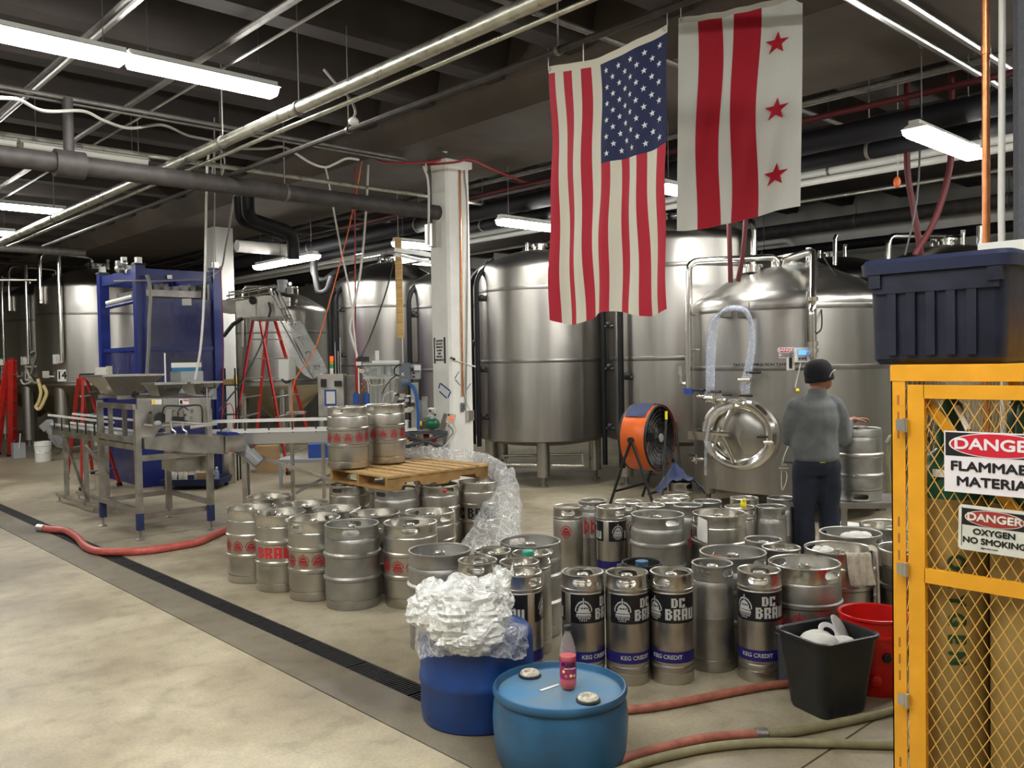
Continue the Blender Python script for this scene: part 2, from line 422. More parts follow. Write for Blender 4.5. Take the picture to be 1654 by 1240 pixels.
# bitmaps -> rectangles
FONT = {'D': ['####.', '##.##', '##.##', '##.##', '##.##', '####.'], 'C': ['#####', '##.##', '##...', '##...', '##.##', '#####'],
        'B': ['####.', '##.##', '####.', '##.##', '##.##', '####.'], 'R': ['#####', '##.##', '##.##', '####.', '##.##', '##.##'],
        'A': ['#####', '##.##', '##.##', '#####', '##.##', '##.##'], 'U': ['##.##', '##.##', '##.##', '##.##', '##.##', '#####'],
        'I': ['.', '.', '.', '.', '.', '.'], '3': ['####', '...#', '.###', '...#', '...#', '####']}
def word_bits(s):
    rows = ['']*6
    for ch in s:
        for i in range(6): rows[i] += FONT[ch][i]+'.'
    return rows
def logo_in(u, v):
    du = abs(u-.5)
    if du < .012 and v > .9: return True
    r = math.hypot(u-.5, v-.40)
    if du < .018+.03*max(0, .9-v)*2 and .74 < v < 1: return True
    if .42 < r < .48 and v > .40 and du > .07: return True
    if v >= .42:
        if (du/.31)**2+((v-.42)/.33)**2 < 1:
            if .50 < v < .60 and du < .24 and int(u*26) % 4 != 0: return False if .525 < v < .575 else True
            return True
        return False
    if .29 < v < .40: return du < .37 and not (.335 < v < .350)
    if .17 < v < .28: return du < .40 and not (.215 < v < .230)
    if .08 < v < .16: return du < .36 and math.sin(u*62) > -.2
    if .0 < v < .07: return du < .22 and math.sin(u*50) > .2
    return False
def rle(fn, n):
    """rectangles (u0,u1,v0,v1) covering fn, merged along rows then down columns"""
    act = {}; out = []
    for j in range(n+1):
        runs = set()
        if j < n:
            i = 0
            while i < n:
                if fn((i+.5)/n, (j+.5)/n):
                    k = i
                    while k < n and fn((k+.5)/n, (j+.5)/n): k += 1
                    runs.add((i, k)); i = k
                else: i += 1
        for rn in list(act):
            if rn not in runs: out.append((rn[0]/n, rn[1]/n, act.pop(rn)/n, j/n))
        for rn in runs: act.setdefault(rn, j)
    return out
LOGO_HI = rle(logo_in, 34); LOGO_LO = rle(logo_in, 20)
def rows_rects(rows):
    h = len(rows); wd = max(map(len, rows)); out = []
    for j, r in enumerate(rows):
        i = 0
        while i < len(r):
            if r[i] == '#':
                k = i
                while k < len(r) and r[k] == '#': k += 1
                out.append((i/wd, k/wd, 1-(j+1)/h, 1-j/h)); i = k
            else: i += 1
    return out
def wrap_rects(mb, rects, R, ac, wd, z0, ht, step=.014, off=.0012):
    """lay rectangles on a cylinder of radius R; u runs to the right as seen from outside"""
    for u0, u1, v0, v1 in rects:
        k = max(1, int((u1-u0)*wd/step+.99))
        for i in range(k):
            a0 = ac+(u0+(u1-u0)*i/k-.5)*wd/R; a1 = ac+(u0+(u1-u0)*(i+1)/k-.5)*wd/R; n = len(mb.v); r = R+off
            for a, v in ((a0, v0), (a1, v0), (a1, v1), (a0, v1)): mb.v.append(Vector((r*math.cos(a), r*math.sin(a), z0+v*ht)))
            mb.f.append((n, n+1, n+2, n+3))
def wrap_band(mb, R, a0, a1, z0, z1, off=.0008, n=None):
    n = n or max(4, int(abs(a1-a0)*8)); r = R+off
    for i in range(n):
        b0 = a0+(a1-a0)*i/n; b1 = a0+(a1-a0)*(i+1)/n; k = len(mb.v)
        for a, z in ((b0, z0), (b1, z0), (b1, z1), (b0, z1)): mb.v.append(Vector((r*math.cos(a), r*math.sin(a), z)))
        mb.f.append((k, k+1, k+2, k+3))
# ================================================================ SETTING
X0, X1, Y0, Y1, ZC = -5.0, 14.8, -4.0, 28.0, 5.0
fl = structure(MB().box(X0, X1, Y0, Y1, -.30, -.16), 'floor', 'trench_dark')
for a, b, c, d in ((X0, 2.366, Y0, Y1), (2.374, 2.655, Y0, Y1), (2.805, X1, Y0, 1.836), (2.805, X1, 1.846, 9.2), (2.805, X1, 9.208, Y1)):
    MB().box(a, b, c, d, -.17, 0).build('slab', 'walkway_concrete' if b < 2.4 else 'strip_concrete' if b < 2.7 else 'floor_concrete', fl, 0)
# trench drain with grate sections made of cross bars
dr = thing('floor_drain', 'long black trench drain grate crossing the concrete floor diagonally', 'drain', (2.73, 0, 0))
g = MB()
for s_ in (-.071, .071): g.box(s_-.005, s_+.005, -.295, .295, -.026, -.002)
for i in range(24): y = -.28+i*.0245; g.box(-.067, .067, y-.0055, y+.0055, -.024, -.002)
gm = g.mesh('grate_section', 0); gm.materials.append(MT['grate_iron'])
for i in range(36):
    o = bpy.data.objects.new('grate_section', gm); C.objects.link(o); o.parent = dr; o.location = (0, -2+.6*i, 0)
# walls
structure(MB().box(X1, X1+.2, Y0, Y1, 0, ZC), 'wall_right', 'wall_paint')
structure(MB().box(X0, X1, Y1, Y1+.2, 0, ZC), 'wall_back', 'wall_beige')
structure(MB().box(X0-.2, X0, Y0, Y1, 0, ZC), 'wall_left', 'wall_paint')
structure(MB().box(X0, X1, Y0-.2, Y0, 0, ZC), 'wall_front', 'wall_paint')
structure(MB().box(X1-.22, X1, 1, 16, 3.75, 4.05), 'trim_1', 'white_paint')
ce = structure(MB().box(X0, X1, Y0, Y1, ZC, ZC+.2), 'ceiling', 'ceiling_concrete')
jm = MB().prism([(-.30, .0), (-.11, -.62), (.11, -.62), (.30, .0)], X0, X1, Matrix(((0, 0, 1, 0), (1, 0, 0, 0), (0, 1, 0, ZC), (0, 0, 0, 1)))).mesh('joist', 0)
jm.materials.append(MT['joist_concrete'])
for i in range(30):
    o = bpy.data.objects.new('joist', jm); C.objects.link(o); o.parent = ce; o.location = (0, -3.35+1.05*i, 0)
gd = MB()
gd.prism([(5.56, ZC), (5.56, 4.35), (5.75, 4.14), (7.5, 4.14), (7.7, 4.35), (7.7, ZC)], Y0, Y1, Matrix(((1, 0, 0, 0), (0, 0, 1, 0), (0, 1, 0, 0), (0, 0, 0, 1))))
gd.build('girder', 'girder_concrete', ce, 0)
gd = MB(); gd.prism([(12.4, ZC), (12.5, 4.3), (13.6, 4.3), (13.7, ZC)], Y0, Y1, Matrix(((1, 0, 0, 0), (0, 0, 1, 0), (0, 1, 0, 0), (0, 0, 0, 1))))
gd.build('girder', 'joist_concrete', ce, 0)

# columns
def column(x, y, s, label, m='column_paint', top=4.14):
    t = thing('column', label, 'column', (x, y, 0))
    h = s/2; c = .03
    poly = [(-h+c, -h), (h-c, -h), (h, -h+c), (h, h-c), (h-c, h), (-h+c, h), (-h, h-c), (-h, -h+c)]
    MB().prism(poly, 0, top).build('shaft', m, t, 0)
    return t
col = column(6.63, 8.16, .36, 'white painted square column in the middle of the hall with blue tape')
MB().box(-.20, .20, -.20, .20, 4.06, 4.14).build('cap', 'column_paint', col, 0)
HS = .18
def on_col(px, py, face):
    """point on the main column's face, in the column's own frame"""
    p = PX(px, py, 6.63-HS) if face == 'x' else PY(px, py, 8.16-HS)
    return p-Vector((6.63, 8.16, 0))
# sign plate with black side bars on the left (-X) face
a, b = on_col(703, 548, 'x'), on_col(718, 584, 'x')
yl, yr, zt, zb = a.y, b.y, a.z, b.z
MB().box(-HS-.006, -HS, yr, yl, zb, zt).build('sign_plate', 'paper', col, 0)
for yy in (yl+.012, yr-.012): MB().box(-HS-.008, -HS, yy-.012, yy+.012, zb-.02, zt+.02).build('black_strip', 'sign_black', col, 0)
M = plane_M((-HS-.008, (yl+yr)/2, (zt+zb)/2), (0, -1, 0), (0, 0, 1))
lines = ['CAUTION', 'DO NOT', 'OPERATE', 'ALARM', 'FIRE', 'SPECIAL', 'EMERGENCY']
H = (zt-zb)
for i, sx in enumerate(lines):
    me = text_mesh(sx, H*.115, .002); me.transform(Matrix.Translation((0, H*(.42-.14*i), 0))); me.transform(M); ob('lettering', me, 'sign_black', col)
def tape(px0, py0, px1, py1, face, wd=.018):
    p, q = on_col(px0, py0, face), on_col(px1, py1, face); n = Vector((-.003, 0, 0)) if face == 'x' else Vector((0, -.003, 0))
    MB().bar(p+n*.5, q+n*.5, .003 if face == 'x' else wd, wd if face == 'x' else .003, up=(0, 1, 0) if face == 'x' else (0, 0, 1)).build('blue_tape', 'blue_tape', col, 0)
# marks like a slanted 0 on the left face and a bracket on the right face
for q in ((712, 619, 727, 631), (728, 632, 724, 642), (710, 632, 722, 643), (709, 627, 711, 619)): tape(*q, 'x')
for q in ((734, 611, 741, 600), (735, 613, 743, 622), (752, 631, 760, 619)): tape(*q, 'y')
p, q = on_col(712, 621, 'x'), on_col(725, 640, 'x')
MB().box(-HS-.002, -HS, q.y, p.y, q.z, p.z).build('paper_note', 'paper', col, 0)
# services on the right face
def ctube(pts, face, r, m, name, off=.02):
    P = [on_col(x, y, face)+(Vector((-off, 0, 0)) if face == 'x' else Vector((0, -off, 0))) for x, y in pts]
    return MB().tube(spline(P, 4) if len(P) > 2 else P, r, 8).build(name, m, col)
ctube([(741, 275), (746, 640)], 'y', .011, 'copper', 'copper_pipe')
ctube([(748, 275), (753, 360), (751, 640), (748, 652)], 'y', .009, 'cable_grey', 'cable')
ctube([(747, 610), (751, 645), (758, 665), (756, 680)], 'y', .006, 'cable_white', 'cable')
ctube([(727, 579), (744, 585), (766, 592)], 'y', .008, 'cable_white', 'cable')
p = on_col(757, 672, 'y'); MB().box(p.x-.045, p.x+.045, -HS-.05, -HS, p.z-.05, p.z+.07).build('outlet_box', 'bright_zinc', col)
p = on_col(729, 579, 'y'); MB().cyl(p+Vector((-.02, -.01, .01)), p+Vector((.03, -.03, -.01)), .014, 10).build('spray_nozzle', 'rubber_black', col)
p = on_col(745, 657, 'y'); MB().cyl(p+Vector((0, -.02, -.06)), p+Vector((0, -.02, .05)), .018, 10).build('valve', 'conduit', col)
p = PX(691, 380, 6.63-HS)-Vector((6.63, 8.16, 0))
MB().box(-HS-.06, -HS, p.y-.16, p.y-.02, p.z-.15, p.z+.12).build('junction_box', 'bright_zinc', col)
MB().tube([(-HS-.03, .1, p.z+.1), (-HS-.03, .1, p.z+.7), (-HS-.06, .14, p.z+1.3)], .018, 8).build('conduit', 'conduit', col)
col2 = column(6.63, 14.5, .36, 'white painted column behind the blue frame and the red ladder', 'wall_paint')
col3 = column(6.63, 21.0, .36, 'far white column at the back of the hall')
# dark grey post at the right edge
col4 = column(4.42, 1.08, .42, 'dark grey post rising behind the white foam box', 'dark_grey_paint', 4.38)

# ================================================================ TANKS
def arc_prof(r, zs, zt, kn=.16, n=7):
    """dome profile from shoulder (r,zs) to the top centre"""
    out = []
    h = zt-zs; kz = min(kn, h*.55)
    for i in range(n+1):
        a = i/n*PI*.38; out.append((r-kn*(1-math.cos(a)), zs+kz*math.sin(a)/math.sin(PI*.38)*.9))
    r1, z1 = out[-1]
    for i in range(1, 9):
        t = i/8; rr = r1*(1-t); out.append((rr, z1+(zt-z1)*(1-(rr/r1)**2)))
    return out
def tank(label, loc, r, zb, zs, zt, bands=(), legs=4, leg_r=.09, dish=.12, cone=False, name='storage_tank', group=None, leg0=0., rz=None):
    rz = facing(loc) if rz is None else rz
    t = thing(name, label, 'tank', (loc[0], loc[1], 0), rz, group)
    pr = []
    if cone: pr += [(.06, .55), (r-.02, zb-.02), (r, zb)]
    else: pr += [(0, zb-dish), (r*.6, zb-dish*.75), (r*.9, zb-dish*.3), (r, zb)]
    if cone:
        MB().lathe([(.05, .5), (.06, .5), (r-.02, zb-.03)], 64).build('cone', 'tank_cone', t)
        pr = [(r*.3, zb-.03), (r-.02, zb-.03), (r, zb)]
    pr += [(r, zs)]+arc_prof(r, zs, zt)[1:]
    MB().lathe(pr, 72).build('shell', 'tank_steel', t, 30)
    for z, h in bands: MB().lathe([(r+.0005, z), (r+.0015, z+.002), (r+.0015, z+h-.002), (r+.0005, z+h)], 72).build('weld_band', 'tank_band', t)
    for i in range(legs):
        a = leg0+2*PI*i/legs-PI/2; x, y = math.cos(a)*(r-.16), math.sin(a)*(r-.16)
        lg = MB().tube([(x, y, .14), (x, y, zb+.02)], leg_r, 18).build('leg', 'tank_steel', t)
        MB().tube([(x, y, .03), (x, y, .15)], leg_r*.35, 10).tube([(x, y, 0), (x, y, .03)], leg_r*.7, 12).build('foot', 'machine_dark', lg)
    return t
def fittings(t, z, r=.10):
    f = MB()
    f.cyl((0, 0, z-.05), (0, 0, z+.06), r, 14).cyl((0, 0, z+.05), (0, 0, z+.08), r*1.3, 14)
    f.cyl((.2, -.08, z-.07), (.2, -.08, z+.14), .035, 10).cyl((-.18, .05, z-.07), (-.18, .05, z+.12), .03, 10)
    f.tube([(-.18, .05, z+.1), (.0, .0, z+.13), (.2, -.08, z+.12)], .018, 8).box(.17, .23, -.11, -.05, z+.12, z+.18)
    f.build('top_fitting', 'pipe_steel', t)
def w2l(t, p):
    d = Vector(p)-t.location; c, s = math.cos(-t.rotation_euler.z), math.sin(-t.rotation_euler.z)
    return Vector((d.x*c-d.y*s, d.x*s+d.y*c, d.z))
def lpipe(t, pts, r, m, name, n=12, b=.12):
    return MB().tube(bend([w2l(t, p) for p in pts], b), r, n).build(name, m, t)
def glycol(t, R, ang, z0, z1, stubs, r=.035):
    """black insulated riser standing off the shell with short branch valves"""
    x, y = math.cos(ang)*(R+.10), math.sin(ang)*(R+.10); xi, yi = math.cos(ang)*R*.8, math.sin(ang)*R*.8
    o = MB().tube(bend([(x, y, z0), (x, y, z1-.1), (xi, yi, z1+.14)], .15), r, 10).build('insulated_riser', 'pipe_black', t)
    for z in stubs:
        a2 = ang+.10; q = (math.cos(a2)*(R-.01), math.sin(a2)*(R-.01), z)
        MB().tube([(x, y, z), q], r*.7, 8).ball(((x+q[0])/2, (y+q[1])/2, z+.03), r*1.3, 8).build('branch_valve', 'rubber_black', o)
A = lambda deg: math.radians(deg)
# the tall row
p = PD(875, 600, 12.7)
T2 = tank('tall steel tank left of the striped flag, standing on round legs', p, .92, .64, 3.0, 3.36, ((2.72, .05), (1.72, .05)), legs=4, leg0=A(0))
fittings(T2, 3.36)
glycol(T2, .92, A(-90-62), .55, 3.05, (2.62, 1.62, .95)); glycol(T2, .92, A(-90-85), .55, 3.05, (2.0,), .04)
MB().tube([(.55, -.68, .28), (-.5, -.6, .30), (-.62, .55, .3), (.6, .6, .3), (.55, -.68, .28)], .02, 8).build('brace_ring', 'pipe_steel', T2)
MB().box(.915, .925, -.02, .02, .7, 2.9).build('weld_seam', 'tank_band', T2)
p = PD(1100, 600, 12.2)
T3 = tank('widest tall steel tank behind both flags and the orange fan', p, 1.05, .66, 3.28, 3.68, ((2.93, .06), (1.72, .06)), legs=4, leg0=A(-58), leg_r=.10)
fittings(T3, 3.68)
glycol(T3, 1.05, A(-90-65), .3, 3.0, (2.2, 1.62, .8)); glycol(T3, 1.05, A(-90-43), .3, 3.0, (1.5,), .04)
lpipe(T3, [PD(1217, 480, 11.3), PD(1217, 357, 11.3), PD(1180, 352, 11.9)], .04, 'pipe_steel', 'vent_pipe')
p = PD(632, 600, 16.0)
T0 = tank('steel tank with dark dome seen behind the hanging timber board', p, .98, .66, 3.15, 3.60, ((2.72, .05), (1.7, .05)), legs=4)
fittings(T0, 3.6, .08)
glycol(T0, .98, A(-90-60), .5, 3.1, (2.7, 1.9)); glycol(T0, .98, A(-90+28), .5, 3.1, (2.7, 1.9)); glycol(T0, .98, A(-90-80), .5, 3.1, (), .04)
p = PD(745, 600, 14.3)
T1b = tank('steel tank mostly hidden behind the white column', p, .82, .66, 2.95, 3.3, ((2.6, .05), (1.6, .05)), legs=4)
glycol(T1b, .82, A(-90-62), .5, 2.95, (2.5, 1.7), .04)
p = PD(456, 600, 18.0)
TC = tank('bright cone-bottom tank behind the red stepladder and can elevator', p, .93, 1.35, 2.82, 3.28, ((2.38, .05), (1.42, .05)), legs=4, cone=True, name='fermenting_tank')
lpipe(TC, [PD(392, 560, 17.2), PD(392, 463, 17.2), PD(480, 463, 17.2), PD(480, 474, 17.6)], .03, 'pipe_steel', 'vent_pipe')
fittings(TC, 3.28, .08)
def ferm(px, d, label, n14=None, ma=-26, pa=-36):
    p = PD(px, 600, d); t = tank(label, p, 1.22, 1.42, 3.42, 3.90, ((2.85, .05), (1.46, .04)), legs=4, cone=True, name='fermenting_tank', leg_r=.13, leg0=A(45))
    R = 1.22
    # pipes down the front
    a = A(-90-33); MB().tube([(math.cos(a)*(R+.08), math.sin(a)*(R+.08), 1.9), (math.cos(a)*(R+.08), math.sin(a)*(R+.08), 4.1)], .045, 10).build('clean_pipe', 'pipe_steel', t)
    a = A(-90-58); x, y = math.cos(a)*(R+.04), math.sin(a)*(R+.04)
    MB().tube(bend([(x, y, 3.1), (x, y, 4.12), (-.1, -.1, 4.12), (-.1, -.1, 3.88)], .15), .04, 10).build('vent_pipe', 'pipe_steel', t)
    fittings(t, 3.92)
    # oval manway door on its hinge
    a = A(-90+ma); M = plane_M((math.cos(a)*(R+.02), math.sin(a)*(R+.02), 1.82), (-math.sin(a), math.cos(a), 0), (0, 0, 1)) @ Matrix.Diagonal((.75, 1.15, 1, 1))
    d_ = MB().lathe([(.0, .045), (.2, .04), (.27, .02), (.29, .0)], 28, M).build('manway_door', 'tank_steel', t)
    MB().lathe([(.29, .0), (.30, .05), (.33, .05), (.34, 0)], 28, M).build('manway_frame', 'pipe_steel', d_)
    MB().bar(M @ Vector((-.1, -.15, .12)), M @ Vector((.12, .3, .14)), .05, .05).bar(M @ Vector((-.28, 0, .12)), M @ Vector((.25, .0, .12)), .035, .035).build('door_clamp', 'pipe_steel', d_)
    # valve cluster and number plate
    for da, z in ((pa+1, 1.90), (pa-14, 1.60)):
        a = A(-90+da); x, y = math.cos(a)*R, math.sin(a)*R
        MB().cyl((x, y, z), (x*1.08, y*1.08, z), .04, 10).box(x*1.08-.06, x*1.08+.06, y*1.08-.04, y*1.08+.0, z-.02, z+.12).build('valve', 'pipe_steel', t)
    if n14:
        a = A(-90+pa); b = MB(); wrap_band(b, R, a-.085, a+.085, 1.5, 1.74, .006); b.build('number_plate', 'paper', t)
        wrap_text(n14, .22, 'sign_black', t, R+.006, 1.62, a, .006)
        b = MB(); wrap_band(b, R, a-.17, a-.03, 1.86, 2.05, .006); b.build('data_plate', 'paper', t)
    return t
F14 = ferm(163, 18.8, 'cone-bottom steel tank numbered 14 beside the blue frame', '14', ma=38)
F13 = ferm(104, 20.9, 'cone-bottom steel tank numbered 13, behind the one numbered 14', '13')
F12 = ferm(60, 23.0, 'farthest cone-bottom steel tank at the left edge', '12')
p = PD(1345, 600, 14.0)
T4 = tank('steel tank whose dome shows behind the numbered round tank', p, 1.1, .66, 2.9, 3.33, ((2.6, .05),), legs=4)
fittings(T4, 3.33)
lpipe(T4, [PD(1349, 470, 13.2), PD(1349, 385, 13.2), PD(1352, 380, 13.2)], .035, 'pipe_steel', 'vent_pipe')
p = PD(1530, 600, 12.0)
T5 = tank('steel tank whose top fittings show above the dark blue tote', p, .95, .66, 2.85, 3.24, ((2.5, .05),), legs=4)
fittings(T5, 3.24, .13)
lpipe(T5, [PD(1435, 470, 11.6), PD(1435, 381, 11.6), PD(1527, 381, 11.9), PD(1527, 400, 12.)], .04, 'pipe_steel', 'vent_pipe')
lpipe(T5, [PD(1583, 470, 11.4), PD(1583, 365, 11.4)], .045, 'pipe_steel', 'vent_pipe')

# the near tank, numbered 1
pc = PD(1278, 600, 10.0); R1 = 1.11
T1 = tank('large round steel tank numbered 1 behind the man in grey', pc, R1, .30, 2.30, 2.79, ((2.235, .055), (1.60, .055)), legs=4, dish=.06, leg_r=.08)
def t1(px, py, off=.0):
    """angle, height where a view ray meets tank 1's shell"""
    d0 = ray(px, py); ex, ey = -pc.x, -pc.y; r = R1+off
    a = d0.x**2+d0.y**2; b = 2*(ex*d0.x+ey*d0.y); c = ex*ex+ey*ey-r*r; k = (-b-math.sqrt(max(0, b*b-4*a*c)))/(2*a)
    q = EYE+d0*k; l = w2l(T1, q); return math.atan2(l.y, l.x), l.z
def t1p(px, py, off=0.):
    a, z = t1(px, py, off); return Vector((math.cos(a)*(R1+off), math.sin(a)*(R1+off), z))
# manway: domed door in a broad ring
a, z = t1(1193, 701); c = Vector((math.cos(a)*(R1-.05), math.sin(a)*(R1-.05), z)); nrm = Vector((math.cos(a), math.sin(a), 0))
M = plane_M(c, (-math.sin(a), math.cos(a), 0), (0, 0, 1)) @ Matrix.Diagonal((.94, .78, 1, 1))
md = MB().lathe([(.49, .0), (.49, .07), (.455, .095), (.38, .09), (.345, .065), (.34, .02)], 56, M).build('manway_ring', 'pipe_steel', T1)
MB().lathe([(.0, .080), (.12, .078), (.22, .068), (.30, .050), (.335, .03)], 48, M).build('manway_door', 'tank_steel', md)
cl = MB().tube([M @ Vector((-.02, .36, .14)), M @ Vector((-.12, .02, .22)), M @ Vector((.0, -.38, .14))], .028, 10)
cl.tube([M @ Vector((-.2, .02, .24)), M @ Vector((.02, .02, .24))], .03, 10).tube([M @ Vector((-.12, .1, .25)), M @ Vector((-.19, -.24, .26))], .014, 8)
cl.build('door_yoke', 'pipe_steel', md)
MB().bar(M @ Vector((-.62, -.04, .13)), M @ Vector((-.10, -.05, .17)), .03, .09, up=(0, 0, 1)).build('door_hinge', 'pipe_steel', md)
MB().tube(spline([M @ Vector(v) for v in ((.02, .40, .2), (-.2, .30, .22), (-.3, 0, .22), (-.34, -.40, .2), (-.37, -.58, .16))], 5), .016, 8).build('clear_hose', 'clear_tube', md)
# hose hooks and the loops of clear hose
for k, (px, py) in enumerate(((1171, 508), (1203, 508))):
    q = t1p(px, py); MB().box(q.x-.07, q.x+.07, q.y-.10, q.y+.02, q.z-.03, q.z+.03).bar(q+Vector((.05, -.09, -.02)), q+Vector((.05, -.09, .12)), .012).build('hose_hook', 'machine_dark', T1)
for i in range(9):
    dx = (i-4)*1.6; f = .10+.016*(i % 3)
    pts = [t1p(1147+dx*.9+(i % 2)*2, 640-8*(i % 3), f), t1p(1148+dx, 580, f), t1p(1153+dx, 525, f), t1p(1166+dx*.3, 506-i*.6, f+.02), t1p(1187, 501-i*.8, f+.03), t1p(1207+dx*.3, 508-i*.6, f+.02), t1p(1215+dx*.6, 545, f), t1p(1208+dx*.9, 600, f), t1p(1202+dx, 628+4*(i % 3), f)]
    MB().tube(spline(pts, 5), .011, 7).build('clear_hose', 'clear_tube', T1)
def valve1(px, py, hx=1, big=1.):
    q = t1p(px, py); n = Vector((q.x, q.y, 0)).normalized(); s = Vector((-n.y, n.x, 0)); u = Vector((0, 0, 1)); k = big
    v = MB().cyl(q-n*.03, q+n*.12*k, .022*k, 10).cyl(q+n*.07*k-u*.05*k, q+n*.07*k+u*.07*k, .02*k, 10).cyl(q+n*.12*k-s*.06*k, q+n*.12*k+s*.05*k, .02*k, 10).cyl(q+n*.1*k, q+n*.12*k, .036*k, 12)
    o = v.build('valve', 'pipe_steel', T1)
    MB().tube([q+n*.10*k+u*.06*k, q+n*.12*k+u*.06*k+s*.14*hx*k], .012*k, 8).build('valve_handle', 'rubber_black', o)
for args in ((1152, 640, -1, 1.2), (1162, 642, 1, 1.2), (1203, 648, 1, 1.1), (1213, 612, 1, 1.2), (1176, 645, 1, .9)): valve1(*args)
valve1(1246, 713, -1, .9); valve1(1268, 753, 1, .9); valve1(1133, 742, -1, .9); valve1(1150, 702, -1, .9)
# left riser pipe with clamps, blue cap and gooseneck
lpipe(T1, [PD(1112, 628, 9.9), PD(1112, 423, 9.9), PD(1254, 415, 10.0), PD(1254, 441, 10.0)], .042, 'pipe_steel', 'vent_pipe')
q = w2l(T1, PD(1112, 631, 9.9)); MB().cyl(q-Vector((0, 0, .035)), q+Vector((0, 0, .03)), .058, 16).build('blue_cap', 'blue_tape', T1)
lpipe(T1, [PD(1099, 592, 9.9), PD(1099, 620, 9.9), PD(1112, 620, 9.9)], .022, 'pipe_steel', 'gooseneck', b=.05)
q = w2l(T1, PD(1099, 598, 9.9)); MB().cyl(q-Vector((0, 0, .05)), q+Vector((0, 0, .05)), .032, 12).build('sight_glass', 'bright_zinc', T1)
for y_ in (509, 565): MB().tube([w2l(T1, PD(1106, y_, 9.9)), w2l(T1, PD(1130, y_, 10.0))], .012, 8).build('pipe_clamp', 'pipe_steel', T1)
# right riser: thick pipe from the dome down to the controller
q0, q1 = t1p(1313, 576, .10), t1p(1312, 500, .14)
top = w2l(T1, PD(1314, 405, 9.25)); bk = w2l(T1, PD(1272, 418, 9.8)); bk2 = w2l(T1, PD(1266, 436, 10.))
MB().tube(bend([q0, q1, top, bk, bk2], .08), .040, 14).build('product_pipe', 'pipe_steel', T1)
MB().tube([t1p(1306, 470, .09), t1p(1303, 560, .03)], .02, 8).build('sensor_pipe', 'tank_band', T1)
for y_ in (483, 555, 566):
    q = t1p(1313, y_, .12); MB().cyl(q-Vector((0, 0, .02)), q+Vector((0, 0, .02)), .056, 14).build('pipe_clamp', 'pipe_steel', T1)
MB().tube(spline([top, top+Vector((.05, -.02, -.35)), q1+Vector((.09, -.02, -.15)), t1p(1318, 540, .12)], 6), .008, 6).build('cable', 'rubber_black', T1)
lpipe(T1, [PD(1318, 428, 9.6), PD(1376, 452, 10.2)], .045, 'pipe_black', 'insulated_pipe')
MB().tube(spline([w2l(T1, PD(x_, y_, 9.3)) for x_, y_ in ((1330, 415), (1346, 440), (1362, 462), (1385, 476), (1405, 480))], 5), .008, 6).build('cable', 'rubber_black', T1)
fittings(T1, 2.79, .08)
# low hatch on the dome
q = Vector((-.42, -.30, 2.70)); MB().cyl(q, q+Vector((0, 0, .07)), .10, 20).cyl(q+Vector((0, 0, .06)), q+Vector((0, 0, .085)), .13, 20).build('dome_port', 'pipe_steel', T1)
q = Vector((.05, -.35, 2.66)); MB().lathe([(.14, 0), (.14, .09), (.10, .12), (0, .13)], 20, Matrix.Translation(q)).build('clear_dome', 'acrylic', T1)
# writing, number, danger plate, controller
a0, z0 = t1(1238, 589); wrap_text('TAX DETERMINATION TANK', .045, 'sign_black', T1, R1, z0, t1(1226, 589)[0], .0008, 1.0)
a0, z0 = t1(1277, 587); b = MB(); wrap_band(b, R1, a0-.037, a0+.037, z0-.07, z0+.07, .004); b.build('number_plate', 'paper', T1)
wrap_text('1', .15, 'sign_black', T1, R1+.004, z0, a0, .008)
aL, zt = t1(1258, 561); aR, zb = t1(1283, 578); am = (aL+aR)/2; hh = zt-zb
b = MB(); wrap_band(b, R1, aL, aR, zb, zt, .004); b.build('danger_plate', 'sign_white', T1)
b = MB(); wrap_band(b, R1, aL+.01, aR-.01, zb+hh*.55, zt-.008, .006); b.build('danger_panel', 'sign_red', T1)
wrap_text('DANGER', hh*.40, 'sign_white', T1, R1+.006, zb+hh*.75, am, .002)
for i, s_ in enumerate(('CONFINED SPACE', 'AUTHORIZED', 'PERSONNEL ONLY')): wrap_text(s_, hh*.15, 'sign_black', T1, R1+.005, zb+hh*(.42-.14*i), am, .0005)
q = t1p(1295, 573, .02); n = Vector((q.x, q.y, 0)).normalized(); M = plane_M(q, (-n.y, n.x, 0), (0, 0, 1))
ct = MB().box(-.075, .075, -.075, .075, -.04, .06, M).build('controller', 'white_plastic', T1)
MB().box(-.045, .045, -.06, .055, .06, .064, M).build('face_plate', 'grey_plastic', ct)
MB().box(-.04, .04, .0, .05, .064, .067, M).build('screen', 'screen_blue', ct)
for i in range(3): MB().box(-.035+.027*i, -.018+.027*i, -.045, -.028, .064, .068, M).build('button', 'rubber_black', ct)
MB().box(.09, .13, -.03, .06, -.03, .06, M).build('transmitter', 'bright_zinc', T1)
MB().tube(spline([t1p(1293, 585, .05), t1p(1291, 596, .08), t1p(1288, 610, .05), t1p(1284, 626, .04)], 4), .006, 6).build('cable', 'cable_white', T1)
q = t1p(1288, 630, .04); MB().ball(q, .02, 8).build('yellow_tag', 'yellow_cap', T1)
MB().tube(spline([t1p(1273, 720, .05), t1p(1264, 745, .06), t1p(1262, 775, .05), t1p(1264, 792, .04), t1p(1271, 772, .05), t1p(1268, 757, .06)], 4), .005, 6).build('drain_line', 'cable_white', T1)
